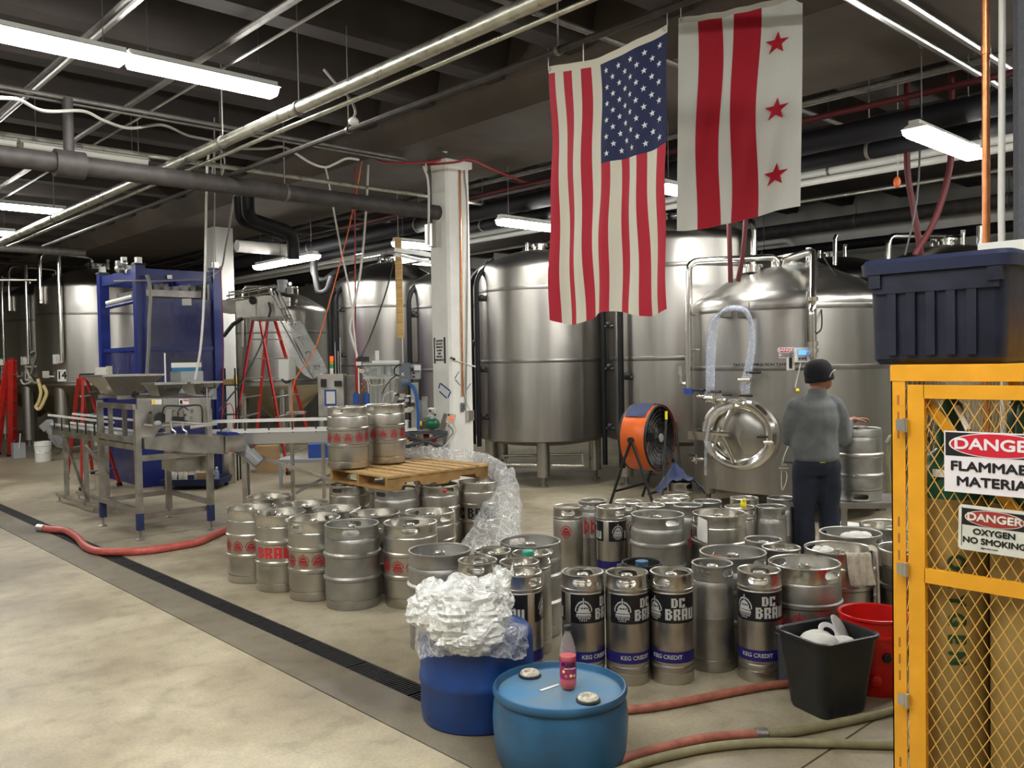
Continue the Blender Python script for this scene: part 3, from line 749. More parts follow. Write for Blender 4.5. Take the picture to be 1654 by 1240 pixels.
# ================================================================ LIGHTS
def strip_light(p, axis, L, label, lit=True, group=None, z=None):
    """p = right/near end; axis = unit vector of the fixture's length (towards its other end)"""
    p = Vector(p); ax = Vector(axis); c = p+ax*(L/2); ang = math.atan2(ax.y, ax.x)
    t = thing('strip_light', label, 'ceiling light', (c.x, c.y, c.z), ang, group)
    n = max(1, round(L/1.22)); s = L/n
    for i in range(n):
        x0 = -L/2+s*i+.01; x1 = x0+s-.02
        h = MB().box(x0, x1, -.04, .04, .028, .06); h.prism([(-.10, .0), (-.045, .030), (.045, .030), (.10, .0)], x0, x1, Matrix(((0, 0, 1, 0), (1, 0, 0, 0), (0, 1, 0, 0), (0, 0, 0, 1))))
        hh = h.build('housing', 'fixture_white', t, 0)
        l = MB().prism([(-.098, .0), (-.092, -.035), (-.06, -.065), (.06, -.065), (.092, -.035), (.098, .0)], x0+.02, x1-.02, Matrix(((0, 0, 1, 0), (1, 0, 0, 0), (0, 1, 0, 0), (0, 0, 0, 1))))
        l.build('lens', 'tube_glow' if lit else 'lens_off', hh, 0)
        for xx in (x0+.15, x1-.15): MB().cyl((xx, 0, .09), (xx, 0, ZC-c.z+.0), .004, 6).build('hanger_rod', 'conduit', hh)
    return t
XA, YA = Vector((1, 0, 0)), Vector((0, 1, 0))
ZL = 4.05
strip_light(PZ(447, 146, ZL), -XA, 2.44, 'nearest bright strip light at the upper left, biggest in the picture')
strip_light(PZ(107, 340, ZL), -XA, 2.44, 'second bright strip light at the left edge, below the large one')
strip_light(PZ(25, 376, ZL), -XA, 2.44, 'third, farthest bright strip light at the left edge, end just showing')
ZR = 3.48
strip_light(PZ(636, 390, ZR), XA, 1.22, 'short bright strip light just left of the white column')
strip_light(PZ(806, 354, ZR), XA, 1.5, 'bright strip light left of the striped flag, partly behind it')
strip_light(PZ(1064, 298, ZR), XA, 1.5, 'bright strip light glowing between and behind the two flags')
strip_light(PZ(1475, 206, ZR), XA, 1.3, 'bright strip light at the upper right beside the copper pipe')
strip_light(PZ(415, 430, ZR), -YA, 2.0, 'bright strip light under the black pipes above the can elevator')
strip_light(PZ(239, 262, 3.9), -XA, 2.44, 'unlit strip light behind the dark horizontal main at left', lit=False)
strip_light(PZ(566, 409, ZL), XA, 2.44, 'far strip light over the tank with the dark dome, left of the timber board')
strip_light(PZ(645, 420, ZL), XA, 1.22, 'farthest short strip light between the timber board and the column')
# more of the same lamps outside the picture; the walkway pair is added to brighten the floor
n = 0
for i, (x, y) in enumerate(((.2, .3), (3.6, -1.4), (-1.2, 4.3), (-3.2, 8.6), (7.2, 1.2), (10.3, 1.6), (-3.2, 16.), (-1.2, 2.3))):
    strip_light(Vector((x, y, ZL)), XA, 2.44, ('strip light hung over the spot where the camera stands', 'strip light right of and behind the camera', 'added unseen strip light brightening the walkway, just above the picture', 'strip light at the left wall outside the picture', 'strip light right of the star flag, out of view', 'strip light over the tanks at the right, out of view', 'far strip light at the left wall out of view', 'added unseen strip light brightening the walkway, left of the camera')[i])
# ================================================================ PIPES
def pipe(pts, r, m, label, name='pipe', n=14, cat='pipe', b=.12, ext=0., group=None):
    P = [Vector(p) for p in pts]
    if ext: P[0] = P[0]+(P[0]-P[1]).normalized()*ext; P[-1] = P[-1]+(P[-1]-P[-2]).normalized()*ext
    return solo(MB().tube(bend(P, b) if len(P) > 2 else P, r, n), name, m, label, cat, group)
def yline(px, py, z, y0, y1, dx=0., dz=0.):
    p = PZ(px, py, z); return [Vector((p.x+dx, y0, z+dz)), Vector((p.x+dx, y1, z+dz))]
def xline(px, py, z, x0, x1, dy=0., dz=0.):
    p = PZ(px, py, z); return [Vector((x0, p.y+dy, z+dz)), Vector((x1, p.y+dy, z+dz))]
gp = PZ(430, 198, 3.7)
def rack(pts, r, m, label, name, hang, n=14):
    """a run of pipe that hangs from the ceiling in strap hangers"""
    P = [Vector(p) for p in pts]; o = pipe(P, r, m, label, name, n)
    c = Vector(o.location); d = P[1]-P[0]
    for k in hang:
        q = P[0]+d*k-c
        M = plane_M(q, Vector((0, 0, 1)), d.cross(Vector((0, 0, 1))))
        MB().cyl(q+Vector((0, 0, r)), Vector((q.x, q.y, ZC-c.z)), .006, 6).lathe([(r+.002, -.015), (r+.008, -.015), (r+.008, .015), (r+.002, .015)], 14, M).build('strap_hanger', 'conduit', o)
    return o
rack([(gp.x, -1, 3.7), (gp.x, 15.5, 3.7)], .048, 'galvanised', 'thick galvanised pipe crossing the ceiling diagonally', 'pipe', (.25, .42, .5, .62, .8))
pipe([(gp.x+.10, -1, 3.64), (gp.x+.10, 15, 3.64)], .017, 'galvanised', 'thin conduit running beside the thick galvanised pipe', 'conduit')
p = PZ(345, 296, 3.53)
m1 = rack([(-4.9, p.y, 3.53), (p.x+3.1, p.y, 3.53)], .088, 'pipe_dark', 'thick dark sprinkler main running horizontally at left', 'pipe', (.15, .5, .8))
q = PZ(118, 262, 3.53); c = Vector(m1.location)
MB().cyl((q.x-.12-c.x, p.y-c.y, 3.53-c.z), (q.x+.12-c.x, p.y-c.y, 3.53-c.z), .12, 16).cyl((q.x-c.x, p.y-c.y, 3.53-c.z), (q.x-c.x, p.y-c.y, 4.1-c.z), .045, 12).build('coupling', 'wood_dark' if 0 else 'pipe_dark', m1)
p2 = PZ(660, 345, 3.7)
pipe([(p.x+3.1, p.y, 3.53), (6.2, p.y, 3.53)], .08, 'pipe_black', 'black wrapped end of the sprinkler main near the column', 'pipe')
# black insulated pair along the hall
bx = PZ(1400, 215, 3.7).x
rack([(bx, 1.0, 3.72), (bx, 21, 3.72)], .105, 'pipe_black', 'thick black insulated pipe running behind both flags', 'pipe', (.16, .3, .45, .6, .75))
rack([(bx+.34, 1.0, 3.62), (bx+.34, 21, 3.62)], .075, 'pipe_black', 'thinner black insulated pipe beside the thick one', 'pipe', (.13, .4, .7))
pipe([(bx-.05, 1.0, 3.92), (bx-.05, 12, 3.92)], .028, 'hose_dark_red', 'dark red pipe above the black insulated pair', 'pipe')
pipe([(bx-.35, 1.0, 4.25), (bx-.35, 21, 4.25)], .04, 'conduit', 'grey pipe high above the black insulated pair', 'pipe')
for i, (dx, z, r, m, lb) in enumerate(((.7, 4.32, .025, 'conduit', 'first thin conduit past the black pair'), (.9, 4.36, .03, 'conduit', 'second thin conduit past the black pair'), (1.15, 4.28, .02, 'bright_zinc', 'bright thin conduit past the black pair'), (1.45, 4.2, .05, 'pipe_dark', 'dark pipe past the black pair'), (1.8, 4.3, .03, 'conduit', 'last thin conduit past the black pair'))):
    pipe([(bx+dx, 1, z), (bx+dx, 22, z)], r, m, lb, 'conduit', 8)
# pale pair at right
wx = PZ(1296, 284, 3.86).x
rack([(wx, .5, 3.86), (wx, 22, 3.86)], .045, 'white_plastic', 'upper of two white pipes at the right, behind the flag', 'pipe', (.2, .5))
rack([(wx-.14, .5, 3.74), (wx-.14, 22, 3.74)], .04, 'white_plastic', 'lower of two white pipes at the right, behind the flag', 'pipe', (.25, .6))
pipe(yline(1296, 325, 3.7, .5, 16), .025, 'bright_zinc', 'thin bright conduit below the two white pipes', 'conduit', 8)
rack([(14.2, .5, 4.0), (14.2, 16, 4.0)], .11, 'pipe_dark', 'large brownish pipe along the right wall', 'pipe', (.25, .4, .55))
rack([(13.98, .5, 3.58), (13.98, 20, 3.58)], .085, 'pipe_black', 'black pipe low along the right wall', 'pipe', (.2, .4, .5, .7))
pipe([(14.3, .5, 3.25), (14.3, 20, 3.25)], .07, 'conduit', 'grey pipe lowest along the right wall', 'pipe')
pipe(bend([(14.45, 9.3, 3.85), (14.45, 8.0, 3.85), (14.45, 8.0, 3.0)], .2), .05, 'white_plastic', 'white bent vent pipe near the right wall', 'pipe')
# flag rail and other ceiling conduits
FX = PD(885, 106, 5.35).x
rack([(FX, -1, 3.62), (FX, 14.5, 3.62)], .022, 'pipe_dark', 'thin dark pipe from which the flags hang', 'pipe', (.3, .45, .6), 8)
pipe(yline(330, 92, 4.3, -2, 16), .03, 'conduit', 'ceiling conduit crossing above the nearest strip light', 'conduit', 8)
pipe(yline(150, 48, 4.3, -2, 16), .022, 'conduit', 'ceiling conduit left of the nearest strip light', 'conduit', 8)
pipe(yline(15, 180, 4.25, -2, 20), .022, 'bright_zinc', 'ceiling conduit at the far left edge', 'conduit', 8)
pipe(yline(200, 205, 4.15, 4, 14), .012, 'bright_zinc', 'short thin rod under the joists at left', 'conduit', 6)
pipe(xline(200, 175, 4.1, -4.9, 6.0), .02, 'conduit', 'paired conduit running left to right, upper one', 'conduit', 8)
pipe(xline(200, 175, 4.1, -4.9, 6.0, .07, -.02), .014, 'conduit', 'paired conduit running left to right, lower one', 'conduit', 8)
pipe(xline(520, 292, 3.8, -2, 8.5), .024, 'galvanised', 'grey conduit reaching the white column from the left', 'conduit', 8)
pipe(xline(120, 235, 4.0, -4.9, 3.6), .03, 'pipe_dark', 'dark conduit over the unlit strip light', 'conduit', 8)
pipe(xline(160, 410, 4.0, -4.9, 5.5), .075, 'conduit', 'broad grey duct far back at the left', 'pipe', 12)
pipe(xline(240, 425, 4.0, -4.9, 6.5, 1.5), .03, 'pipe_dark', 'dark conduit far back at the left', 'pipe', 8)
pipe(xline(1590, 125, 4.08, 3.5, 14), .026, 'bright_zinc', 'conduit sloping down to the copper pipe, lower one', 'conduit', 8)
pipe(xline(1625, 108, 4.09, 3.5, 14), .026, 'bright_zinc', 'conduit sloping down to the copper pipe, upper one', 'conduit', 8)
pipe(xline(1000, 70, 4.09, 1.5, 9), .022, 'conduit', 'dark conduit passing above the striped flag', 'conduit', 8)
pipe([PZ(1320, 92, 4.2)+Vector((0, 0, .8)), PZ(1320, 92, 4.2), PZ(1475, 42, 4.2), PZ(1490, 75, 4.1)], .022, 'conduit', 'short bent conduit right of the star flag', 'conduit', 8)
pipe(xline(480, 405, 3.7, 6.4, 8.6), .10, 'white_paint', 'broad white duct behind the black pipes, over the far tanks', 'pipe', 14)
pipe(yline(600, 330, 4.2, 6, 20), .03, 'conduit', 'thin grey pipe left of the column', 'conduit', 8)
pipe(yline(520, 300, 4.2, 6, 20), .02, 'bright_zinc', 'bright thin rod left of the column', 'conduit', 8)
pipe(yline(640, 300, 4.25, 6, 20), .018, 'bright_zinc', 'second bright thin rod left of the column', 'conduit', 8)
pipe(yline(560, 370, 4.1, 8, 22), .03, 'pipe_dark', 'dark thin pipe left of the column', 'conduit', 8)
# black drop with offsets
d = 9.5
pipe([PD(400, 322, d), PD(400, 350, d), PD(473, 374, 10.1), PD(473, 470, 10.1)] if 0 else [PD(400, 318, d), PD(401, 352, d), PD(473, 376, 10.1), PD(474, 418, 10.1)], .07, 'pipe_black', 'black insulated drop pipe bending down from the main', 'pipe', b=.15)
pipe([PD(385, 318, d+.2), PD(386, 356, d+.2), PD(462, 382, 10.4)], .055, 'pipe_black', 'second black drop pipe just behind the first', 'pipe', b=.12)
pipe([PD(508, 405, 14.6), PD(508, 440, 14.5), PD(514, 474, 14.4), PD(528, 470, 14.4), PD(536, 446, 14.4)], .05, 'rubber_black', 'black hose loop hanging beside the tank with dark dome', 'hose', cat='hose', b=.3)
pipe([PD(505, 403, 14.9), PD(506, 445, 14.8), PD(521, 455, 14.7), PD(546, 436, 14.8), PD(556, 432, 15.2)], .05, 'rubber_black', 'upper black hose loop beside the tank with dark dome', 'hose', cat='hose', b=.3)
pipe([PZ(0, 452, 3.4), PZ(60, 452, 3.4)], .02, 'pipe_steel', 'thin steel pipe at the far left above the tanks', 'pipe')
# copper riser and pale riser at the right
solo(MB().tube([(4.30, 1.42, 0), (4.30, 1.42, 4.95)], .017, 12).cyl((4.30, 1.42, 2.1), (4.30, 1.42, 2.14), .021, 12).cyl((4.30, 1.42, 3.1), (4.30, 1.42, 3.14), .021, 12), 'pipe', 'copper', 'tall copper pipe rising above the blue tote', 'pipe')
solo(MB().tube([(4.30, 1.34, 0), (4.31, 1.36, 2.4), (4.27, 1.33, 4.95)], .015, 12), 'pipe', 'white_plastic', 'tall off-white pipe beside the copper pipe', 'pipe')
# ================================================================ CABLES
def cable(pts, d, r, m, label, n=6, name='cable', cat='cable', seg=6):
    P = [PD(x, y, (d[i] if isinstance(d, (list, tuple)) else d)) for i, (x, y) in enumerate(pts)]
    return solo(MB().tube(spline(P, seg), r, n), name, m, label, cat)
cable([(0, 158), (31, 161), (60, 176), (85, 180), (135, 179.5), (169, 195), (210, 207), (261, 201.5), (302, 218), (335, 225), (342, 228), (337, 250), (334, 285), (331, 440), (325, 552), (315, 613)], [6.2, 6.5, 6.8, 7.1, 7.6, 7.9, 8.3, 8.7, 9.0, 9.2, 9.3, 9.3, 9.3, 9.3, 9.3, 9.3], .014, 'cable_white', 'white cable swagged along the ceiling then dropping to the machine')
cable([(347, 226), (343, 285), (347, 296), (356, 290), (363, 262), (356, 240), (348, 226)], 9.3, .009, 'cable_grey', 'grey coil of cable tied to the galvanised pipe')
cable([(346, 190), (347, 300), (345, 450)], 9.35, .008, 'cable_grey', 'straight grey cable behind the white one')
cable([(379, 315), (365, 395), (352, 440), (300, 452), (232, 453), (184, 454)], [11, 12, 12.9, 12.8, 12.6, 12.6], .014, 'cable_grey', 'pale hose sagging along the blue frame top')
cable([(382, 240), (430, 240), (460, 238), (500, 262), (524, 270), (540, 265), (560, 256), (580, 258)], 9.6, .014, 'cable_white', 'pale cable bundle looping under the girder')
cable([(526, 272), (532, 300), (550, 400), (566, 480), (576, 578)], 10.4, .012, 'cable_white', 'white cable slanting down to the filling machine, left one')
cable([(596, 230), (592, 330), (582, 440), (566, 520), (568, 545), (577, 575)], 10.5, .015, 'cable_white', 'white cable hanging to the filling machine, right one')
cable([(573, 270), (574, 480), (574, 575)], 10.6, .010, 'cable_red', 'dark red cord hanging beside the white cables')
cable([(588, 238), (572, 330), (548, 430), (510, 560), (476, 615), (472, 670), (478, 700)], 10.3, .008, 'cord_orange', 'thin orange cord slanting down to the conveyor')
cable([(590, 245), (620, 262), (690, 262), (712, 258)], [10.4, 10.1, 9.9, 9.9], .014, 'cable_red', 'red cable bundle draped from the rod to the column')
cable([(690, 266), (735, 262), (760, 258), (800, 275), (860, 300)], [10.0, 9.9, 9.9, 10.3, 11], .014, 'cable_red', 'red cable draped beyond the column top')
cable([(630, 214), (655, 212), (690, 232), (722, 246)], 9.9, .014, 'cable_white', 'pale cable arching to the column top')
cable([(523, 112), (545, 138), (566, 160), (574, 180), (571, 190)], 6.4, .010, 'cable_grey', 'cord ending in a hanging plug below the galvanised pipe')
cable([(684, 268), (692, 300), (692, 395)], 10.1, .014, 'cable_white', 'pale cable dropping beside the column')
cable([(636, 420), (624, 470), (600, 540), (584, 576)], [12.2, 12, 11.6, 11.2], .012, 'rubber_black', 'black air line curving down to the filling machine')
cable([(440, 480), (428, 540), (395, 610), (372, 640), (352, 665)], [13.4, 13.2, 12.8, 12.6, 12.4], .012, 'rubber_black', 'black cable sagging behind the red stepladder')
cable([(1536, 60), (1537, 140), (1536, 208), (1534, 270), (1512, 350), (1478, 412)], 8.5, .030, 'hose_dark_red', 'dark red hose curving down to the left behind the tote', cat='hose', name='hose', n=10)
cable([(1464, 60), (1465, 130), (1465, 205), (1466, 280), (1476, 340), (1488, 412)], 8.7, .030, 'hose_dark_red', 'dark red hose curving down to the right behind the tote', cat='hose', name='hose', n=10)
cable([(1488, 60), (1486, 230), (1480, 330), (1462, 412)], 8.3, .009, 'rubber_black', 'thin black cord beside the dark red hoses')
cable([(1172, 160), (1176, 300), (1180, 456)], 9.0, .026, 'hose_dark_red', 'dark red hose dropping below the star flag, left one', cat='hose', name='hose', n=10)
cable([(1200, 160), (1206, 300), (1201, 400), (1192, 454)], 9.0, .026, 'hose_dark_red', 'dark red hose dropping below the star flag, right one', cat='hose', name='hose', n=10)
cable([(1450, 110), (1450, 292)], 9.0, .005, 'cable_white', 'thin white pull cord with an orange plug')
solo(MB().ball(PD(1449, 294, 9.0), .045, 10, (1, .8, 1.3)), 'plug', 'cord_orange', 'small orange plug hanging on a white pull cord', 'plug')
solo(MB().ball(PD(571, 196, 6.4), .04, 10, (1, 1, .8)), 'plug', 'white_plastic', 'pale plug hanging below the galvanised pipe', 'plug')
# timber board hanging left of the column with a thin rod
p = PD(643, 384, 11.6); q = PD(643, 545, 11.6)
tb = thing('timber_board', 'tall tan timber board hanging upright left of the column', 'board', (p.x, p.y, q.z), -AZ)
MB().box(-.045, .045, -.02, .02, 0, p.z-q.z).build('plank', 'wood', tb, 0)
MB().tube([(.025, .0, 0), (.03, 0, -.46)], .012, 8).build('rod', 'bright_zinc', tb)
MB().tube([(0, 0, p.z-q.z), (0, 0, ZC-q.z)], .006, 6).build('hanger', 'conduit', tb)
cO = Vector((6.63, 8.16, 0))
MB().bar(PD(640, 403, 11.5)-cO, PD(700, 412, 10.6)-cO, .05, .05).build('bracket', 'bright_zinc', col, 0)
MB().bar(PD(640, 411, 11.5)-cO, PD(700, 425, 10.6)-cO, .04, .04).build('bracket', 'bright_zinc', col, 0)

# ================================================================ FLAGS
def star(c, r, rot=0.):
    return [(c[0]+(r if k % 2 == 0 else r*.40)*math.sin(rot+PI*k/5), c[1]+(r if k % 2 == 0 else r*.40)*math.cos(rot+PI*k/5)) for k in range(10)]
def flag_sheet(P, u0, u1, v0, v1, nu, nv, off=0.):
    """P(u,v) -> point; off lifts a patch towards the camera side"""
    mb = MB()
    for j in range(nv+1):
        for i in range(nu+1): mb.v.append(P(u0+(u1-u0)*i/nu, v0+(v1-v0)*j/nv, off))
    for j in range(nv):
        for i in range(nu): a = j*(nu+1)+i; mb.f.append((a, a+1, a+nu+2, a+nu+1))
    return mb
def two_sided(mb, th=.0016, nrm=Vector((0, -1, 0))):
    n = len(mb.v); mb.v += [v-nrm*th for v in mb.v]; mb.f += [tuple(n+i for i in reversed(f)) for f in list(mb.f)]; return mb
# striped flag: hangs upright along the hall direction; u across (left->right), v down
uA, uB = PD(886, 108, 5.35), PD(1075, 38, 5.35*.876)
W_ = (uB-uA); W_.z = 0; wl = W_.length; ud = W_/wl; nrm = Vector((ud.y, -ud.x, 0))
if nrm.dot(EYE-uA) < 0: nrm = -nrm
FLH = 1.545
def PF(u, v, off=0.):
    top = uA.z+(uB.z-uA.z)*u-.05*math.sin(PI*u)*(1-.6*v)
    h = FLH*(1+.02*math.sin(u*9))-((uA.z-uB.z))*0-(.03*u)
    z = top-(h+(uB.z-uA.z)*u*.9)*v
    rip = .022*math.sin(u*26+v*1.5)*(.15+.85*v)+.012*math.sin(u*11-v*4)+.006*math.sin(v*17+u*5)
    x = u*wl*(1-.0*v)+.015*(v-.4)*0+.010*math.sin(v*6)*(1-u)
    return uA+ud*x+nrm*(rip+off)+Vector((0, 0, z-uA.z))
o = uA
US = thing('flag', 'red and cream striped flag with white stars on blue, hanging vertically', 'flag', tuple(uA))
def flag_part(mb, m, nm, par):
    mb = two_sided(mb, .0012, nrm); mb.v = [Vector(v)-Vector(par.location if par.parent is None else (0, 0, 0)) for v in mb.v]; return mb.build(nm, m, par, 60)
base = uA
def local(mb, org): mb.v = [Vector(v)-org for v in mb.v]; return mb
hs = .028
local(two_sided(flag_sheet(PF, 0, 1, 0, hs, 28, 1, .001), .003, nrm), base).build('header', 'flag_cream', US, 60)
CUT = .415
for i in range(13):
    u0, u1 = i/13, (i+1)/13
    vv0 = hs if i < 6 else CUT
    local(two_sided(flag_sheet(PF, u0, u1, vv0, 1, 3, 40 if i < 6 else 26), .0012, nrm), base).build('stripe', 'flag_red' if i % 2 == 0 else 'flag_cream', US, 60)
ct = local(two_sided(flag_sheet(PF, 6/13, 1, hs, CUT, 20, 20), .0012, nrm), base).build('canton', 'flag_blue', US, 60)
for k in range(9):
    for j in range(6 if k % 2 == 0 else 5):
        cu_, cv_ = 6/13+(7/13)*((k+1)/10), hs+(CUT-hs)*((j*2+1+(0 if k % 2 == 0 else 1))/12)
        mb = MB()
        for x, y in star((0, 0), .0195): mb.v.append(PF(cu_+x/wl, cv_-y/FLH, .003)-base)
        mb.v.append(PF(cu_, cv_, .003)-base)
        for q in range(10): mb.f.append((10, q, (q+1) % 10))
        mb.build('star', 'flag_star', ct, 0)
for u in (.02, .98):
    q = PF(u, .012, .004)-base; MB().lathe([(.006, 0), (.006, .003), (.012, .003), (.012, 0)], 12, Matrix.Translation(q) @ nrm.to_track_quat('Z', 'Y').to_matrix().to_4x4()).build('grommet', 'bright_zinc', US)
for u in (.0, .33, 1.): q = PF(u, 0)-base; MB().tube([q-Vector((0, 0, .01)), q+Vector((0, 0, .07)), q+Vector((0, 0, .11 if u < 1 else .10))], .004, 6).build('hook', 'bright_zinc', US)
# star flag: white with two red bars and three red stars
dA, dB = PD(1096, 30, 6.3), PD(1297, -18, 6.1)
W2 = dB-dA; W2.z = 0; wl2 = W2.length; ud2 = W2/wl2; nr2 = Vector((ud2.y, -ud2.x, 0))
if nr2.dot(EYE-dA) < 0: nr2 = -nr2
H2 = 1.52
def PG(u, v, off=0.):
    z = dA.z+(dB.z-dA.z)*u-.03*math.sin(PI*u)*(1-v)-H2*v+.06*math.sin(PI*u*.9)*0-(.02*math.sin(u*5))*v
    rip = .022*math.sin(u*13+2.2*v+.6)*(.35+.65*v)+.016*math.sin(u*5-v*6)+.008*math.sin(u*30+v*9)
    return dA+ud2*(u*wl2-.03*v)+nr2*(rip+off)+Vector((0, 0, z-dA.z))
DC = thing('flag', 'white flag with two vertical red bars and three red stars', 'flag', tuple(dA))
B2 = dA
local(two_sided(flag_sheet(PG, 0, 1, 0, 1, 40, 50), .0012, nr2), B2).build('cloth', 'flag_white', DC, 60)
local(two_sided(flag_sheet(PG, 0, 1, 0, .028, 30, 1, .002), .005, nr2), B2).build('header', 'flag_cream', DC, 60)
def wav(v, s): return .012*math.sin(v*8+s)
for a_, b_, s in ((.158, .352, 0), (.44, .655, 1.)):
    f = lambda u, v, off, a_=a_, b_=b_, s=s: PG(a_+wav(v, s)+(b_-a_)*u*(1+.04*math.sin(v*6+s)), v, off)
    local(flag_sheet(f, 0, 1, .028, 1, 8, 50, .0025), B2).build('red_bar', 'flag_deep_red', DC, 60)
    local(flag_sheet(f, 1, 0, .028, 1, 8, 50, -.004), B2).build('red_bar', 'flag_deep_red', DC, 60)
for v in (.215, .525, .83):
    for off, sg in ((.010, 1), (-.012, -1)):
        mb = MB()
        for x, y in star((0, 0), .085, .1): mb.v.append(PG(.80+x*sg/wl2, v-y/H2, off)-B2)
        mb.v.append(PG(.80, v, off)-B2)
        for q in range(10): mb.f.append((10, q, (q+1) % 10))
        mb.build('star', 'flag_deep_red', DC, 0)
for u in (.02, .98):
    q = PG(u, .012, .006)-B2; MB().lathe([(.006, 0), (.006, .003), (.012, .003), (.012, 0)], 12, Matrix.Translation(q) @ nr2.to_track_quat('Z', 'Y').to_matrix().to_4x4()).build('grommet', 'bright_zinc', DC)
    q = PG(u, 0)-B2; MB().tube([q-Vector((0, 0, .02)), q+Vector((0, 0, 5-dA.z-(dB.z-dA.z)*u))], .003, 6).build('cord', 'cable_white', DC)
# ================================================================ KEGS
KH = .594
def keg_protos():
    out = {}
    def collar(R, hw, z0, z1, hz0, hz1, name):
        me = MB().lathe([(R-.010, z0), (R-.001, z0), (R-.002, z0+.012), (R-.004, z1-.014), (R-.001, z1-.008), (R-.002, z1-.002), (R-.007, z1), (R-.012, z1-.003), (R-.013, z1-.010), (R-.010, z1-.016), (R-.010, z0)], 64).mesh(name, 0)
        fixn(me)
        h = (hz1-hz0)/2; cz = (hz0+hz1)/2; poly = []
        for k in range(13): a = -PI/2+PI*k/12; poly.append((hw-h+h*math.cos(a), cz+h*math.sin(a)))
        for k in range(13): a = PI/2+PI*k/12; poly.append((-hw+h+h*math.cos(a), cz+h*math.sin(a)))
        cm = MB().prism(poly, -1, 1, Matrix(((1, 0, 0, 0), (0, 0, 1, 0), (0, 1, 0, 0), (0, 0, 0, 1)))).mesh('cut', 0); fixn(cm)
        co = bpy.data.objects.new('cut', cm); C.objects.link(co)
        r = evalmesh(me, [('BOOLEAN', dict(operation='DIFFERENCE', solver='EXACT', object=co))], name); bpy.data.objects.remove(co)
        r.polygons.foreach_set('use_smooth', [True]*len(r.polygons)); r.set_sharp_from_angle(angle=math.radians(30)); return r
    for kind, R in (('half', .1975), ('slim', .1175)):
        out[kind+'_collar'] = collar(R, .060 if kind == 'half' else .052, .508, KH, .532, .573, 'collar')
        b = MB()
        hp = .008
        if kind == 'half':
            pr = [(0, .052), (.14, .052), (R-.012, .058), (R-.003, .070), (R, .085), (R, .203), (R+hp, .211), (R+hp, .230), (R, .238), (R, .363), (R+hp, .371), (R+hp, .390), (R, .398), (R, .490), (R-.003, .502), (R-.012, .512), (R-.03, .519), (.09, .534), (.05, .538), (0, .538)]
            mt = [(0, .052), (.14, .052), (R-.010, .060), (R-.002, .075), (R, .10), (R, .196), (R+.012, .208), (R+.013, .222), (R+.002, .236), (R-.001, .30), (R+.002, .364), (R+.013, .378), (R+.012, .392), (R, .404), (R, .47), (R-.002, .490), (R-.012, .508), (R-.03, .517), (.09, .534), (0, .538)]
            out['half_matte_body'] = MB().lathe(mt, 48).mesh('body', 28)
        else:
            pr = [(0, .052), (.08, .052), (R-.008, .058), (R-.003, .066), (R-.004, .076), (R, .083), (R, .094), (R-.003, .100), (R, .108), (R, .300), (R, .490), (R-.003, .496), (R+.001, .503), (R+.001, .513), (R-.006, .520), (R-.03, .525), (.05, .538), (0, .538)]
            mt = [(0, .052), (.08, .052), (R-.008, .058), (R-.003, .070), (R, .09), (R, .295), (R+.0015, .30), (R, .305), (R, .46), (R-.003, .49), (R-.010, .505), (R-.03, .518), (.05, .538), (0, .538)]
            out['slim_matte_body'] = MB().lathe(mt, 40).mesh('body', 28)
        out[kind+'_body'] = b.lathe(pr, 48 if kind == 'half' else 40).mesh('body', 28)
        base = [(R-.012, .062), (R-.002, .062), (R-.002, .012), (R-.006, .002), (R-.013, .0), (R-.018, .004), (R-.017, .014), (R-.012, .03), (R-.012, .062)]
        if kind == 'slim': base = [(R-.012, .062), (R-.001, .062), (R-.001, .008), (R-.005, .001), (R-.011, .0), (R-.014, .006), (R-.012, .03), (R-.012, .062)]
        m = MB().lathe(base, 48)
        a = -PI/2+.2; m.box(-.012+.0, .012, -R-.0005, -R+.004, .046, .058)
        out[kind+'_base'] = m.mesh('base_chime', 35)
    v = MB().lathe([(.050, .534), (.050, .541), (.036, .543), (.033, .545), (.033, .574), (.029, .578), (.022, .578), (.020, .572), (0, .572)], 22)
    v.lathe([(.011, .571), (.011, .577), (0, .578)], 12)
    for k in range(3): v.box(-.004, .004, .033, .040, .556, .566, Matrix.Rotation(k*2.094, 4, 'Z'))
    out['valve'] = v.mesh('valve', 30)
    # dome logos in red round the belly
    lb = MB()
    for k in range(11): wrap_rects(lb, LOGO_HI, .1975, k*2*PI/11, .100, .248, .106, .02, .0012)
    out['red_band'] = lb.mesh('dome_logo_band', 0)
    l1 = MB(); wrap_rects(l1, LOGO_HI, .1175, -PI/2-.15, .092, .355, .115, .012)
    out['red_logo'] = l1.mesh('dome_logo', 0)
    bl, si = MB(), MB(); R = .1175
    for s in (0,):
        a0 = -PI/2+s; wrap_band(bl, R, a0-.72, a0+2.05, .335, .490, .0008, 22)
        wrap_rects(si, LOGO_HI, R, a0-.10, .098, .348, .125, .012, .0018)
        wrap_rects(si, rows_rects(word_bits('BRAU')), R, a0+1.20, .175, .352, .060, .012, .0018)
        wrap_rects(si, rows_rects(word_bits('DC')), R, a0+1.08, .082, .420, .050, .012, .0018)
        wrap_rects(si, [(0, .3, 0, 1), (.7, 1, 0, 1)], R, a0+1.355, .024, .4135, .005, .012, .0018)
    out['black_label'] = bl.mesh('black_label', 0); out['silver_print'] = si.mesh('silver_print', 0)
    bb = MB(); wrap_band(bb, R, 0, 2*PI, .120, .180, .0008, 40); out['credit_band'] = bb.mesh('blue_band', 0)
    tm = text_mesh('KEG CREDIT', .030, .0006, sx=1.)
    for vv in tm.vertices: a = -PI/2+.5+vv.co.x/R; r = R+.0022+vv.co.z; y = vv.co.y; vv.co = (r*math.cos(a), r*math.sin(a), .152+y)
    out['credit_text'] = tm
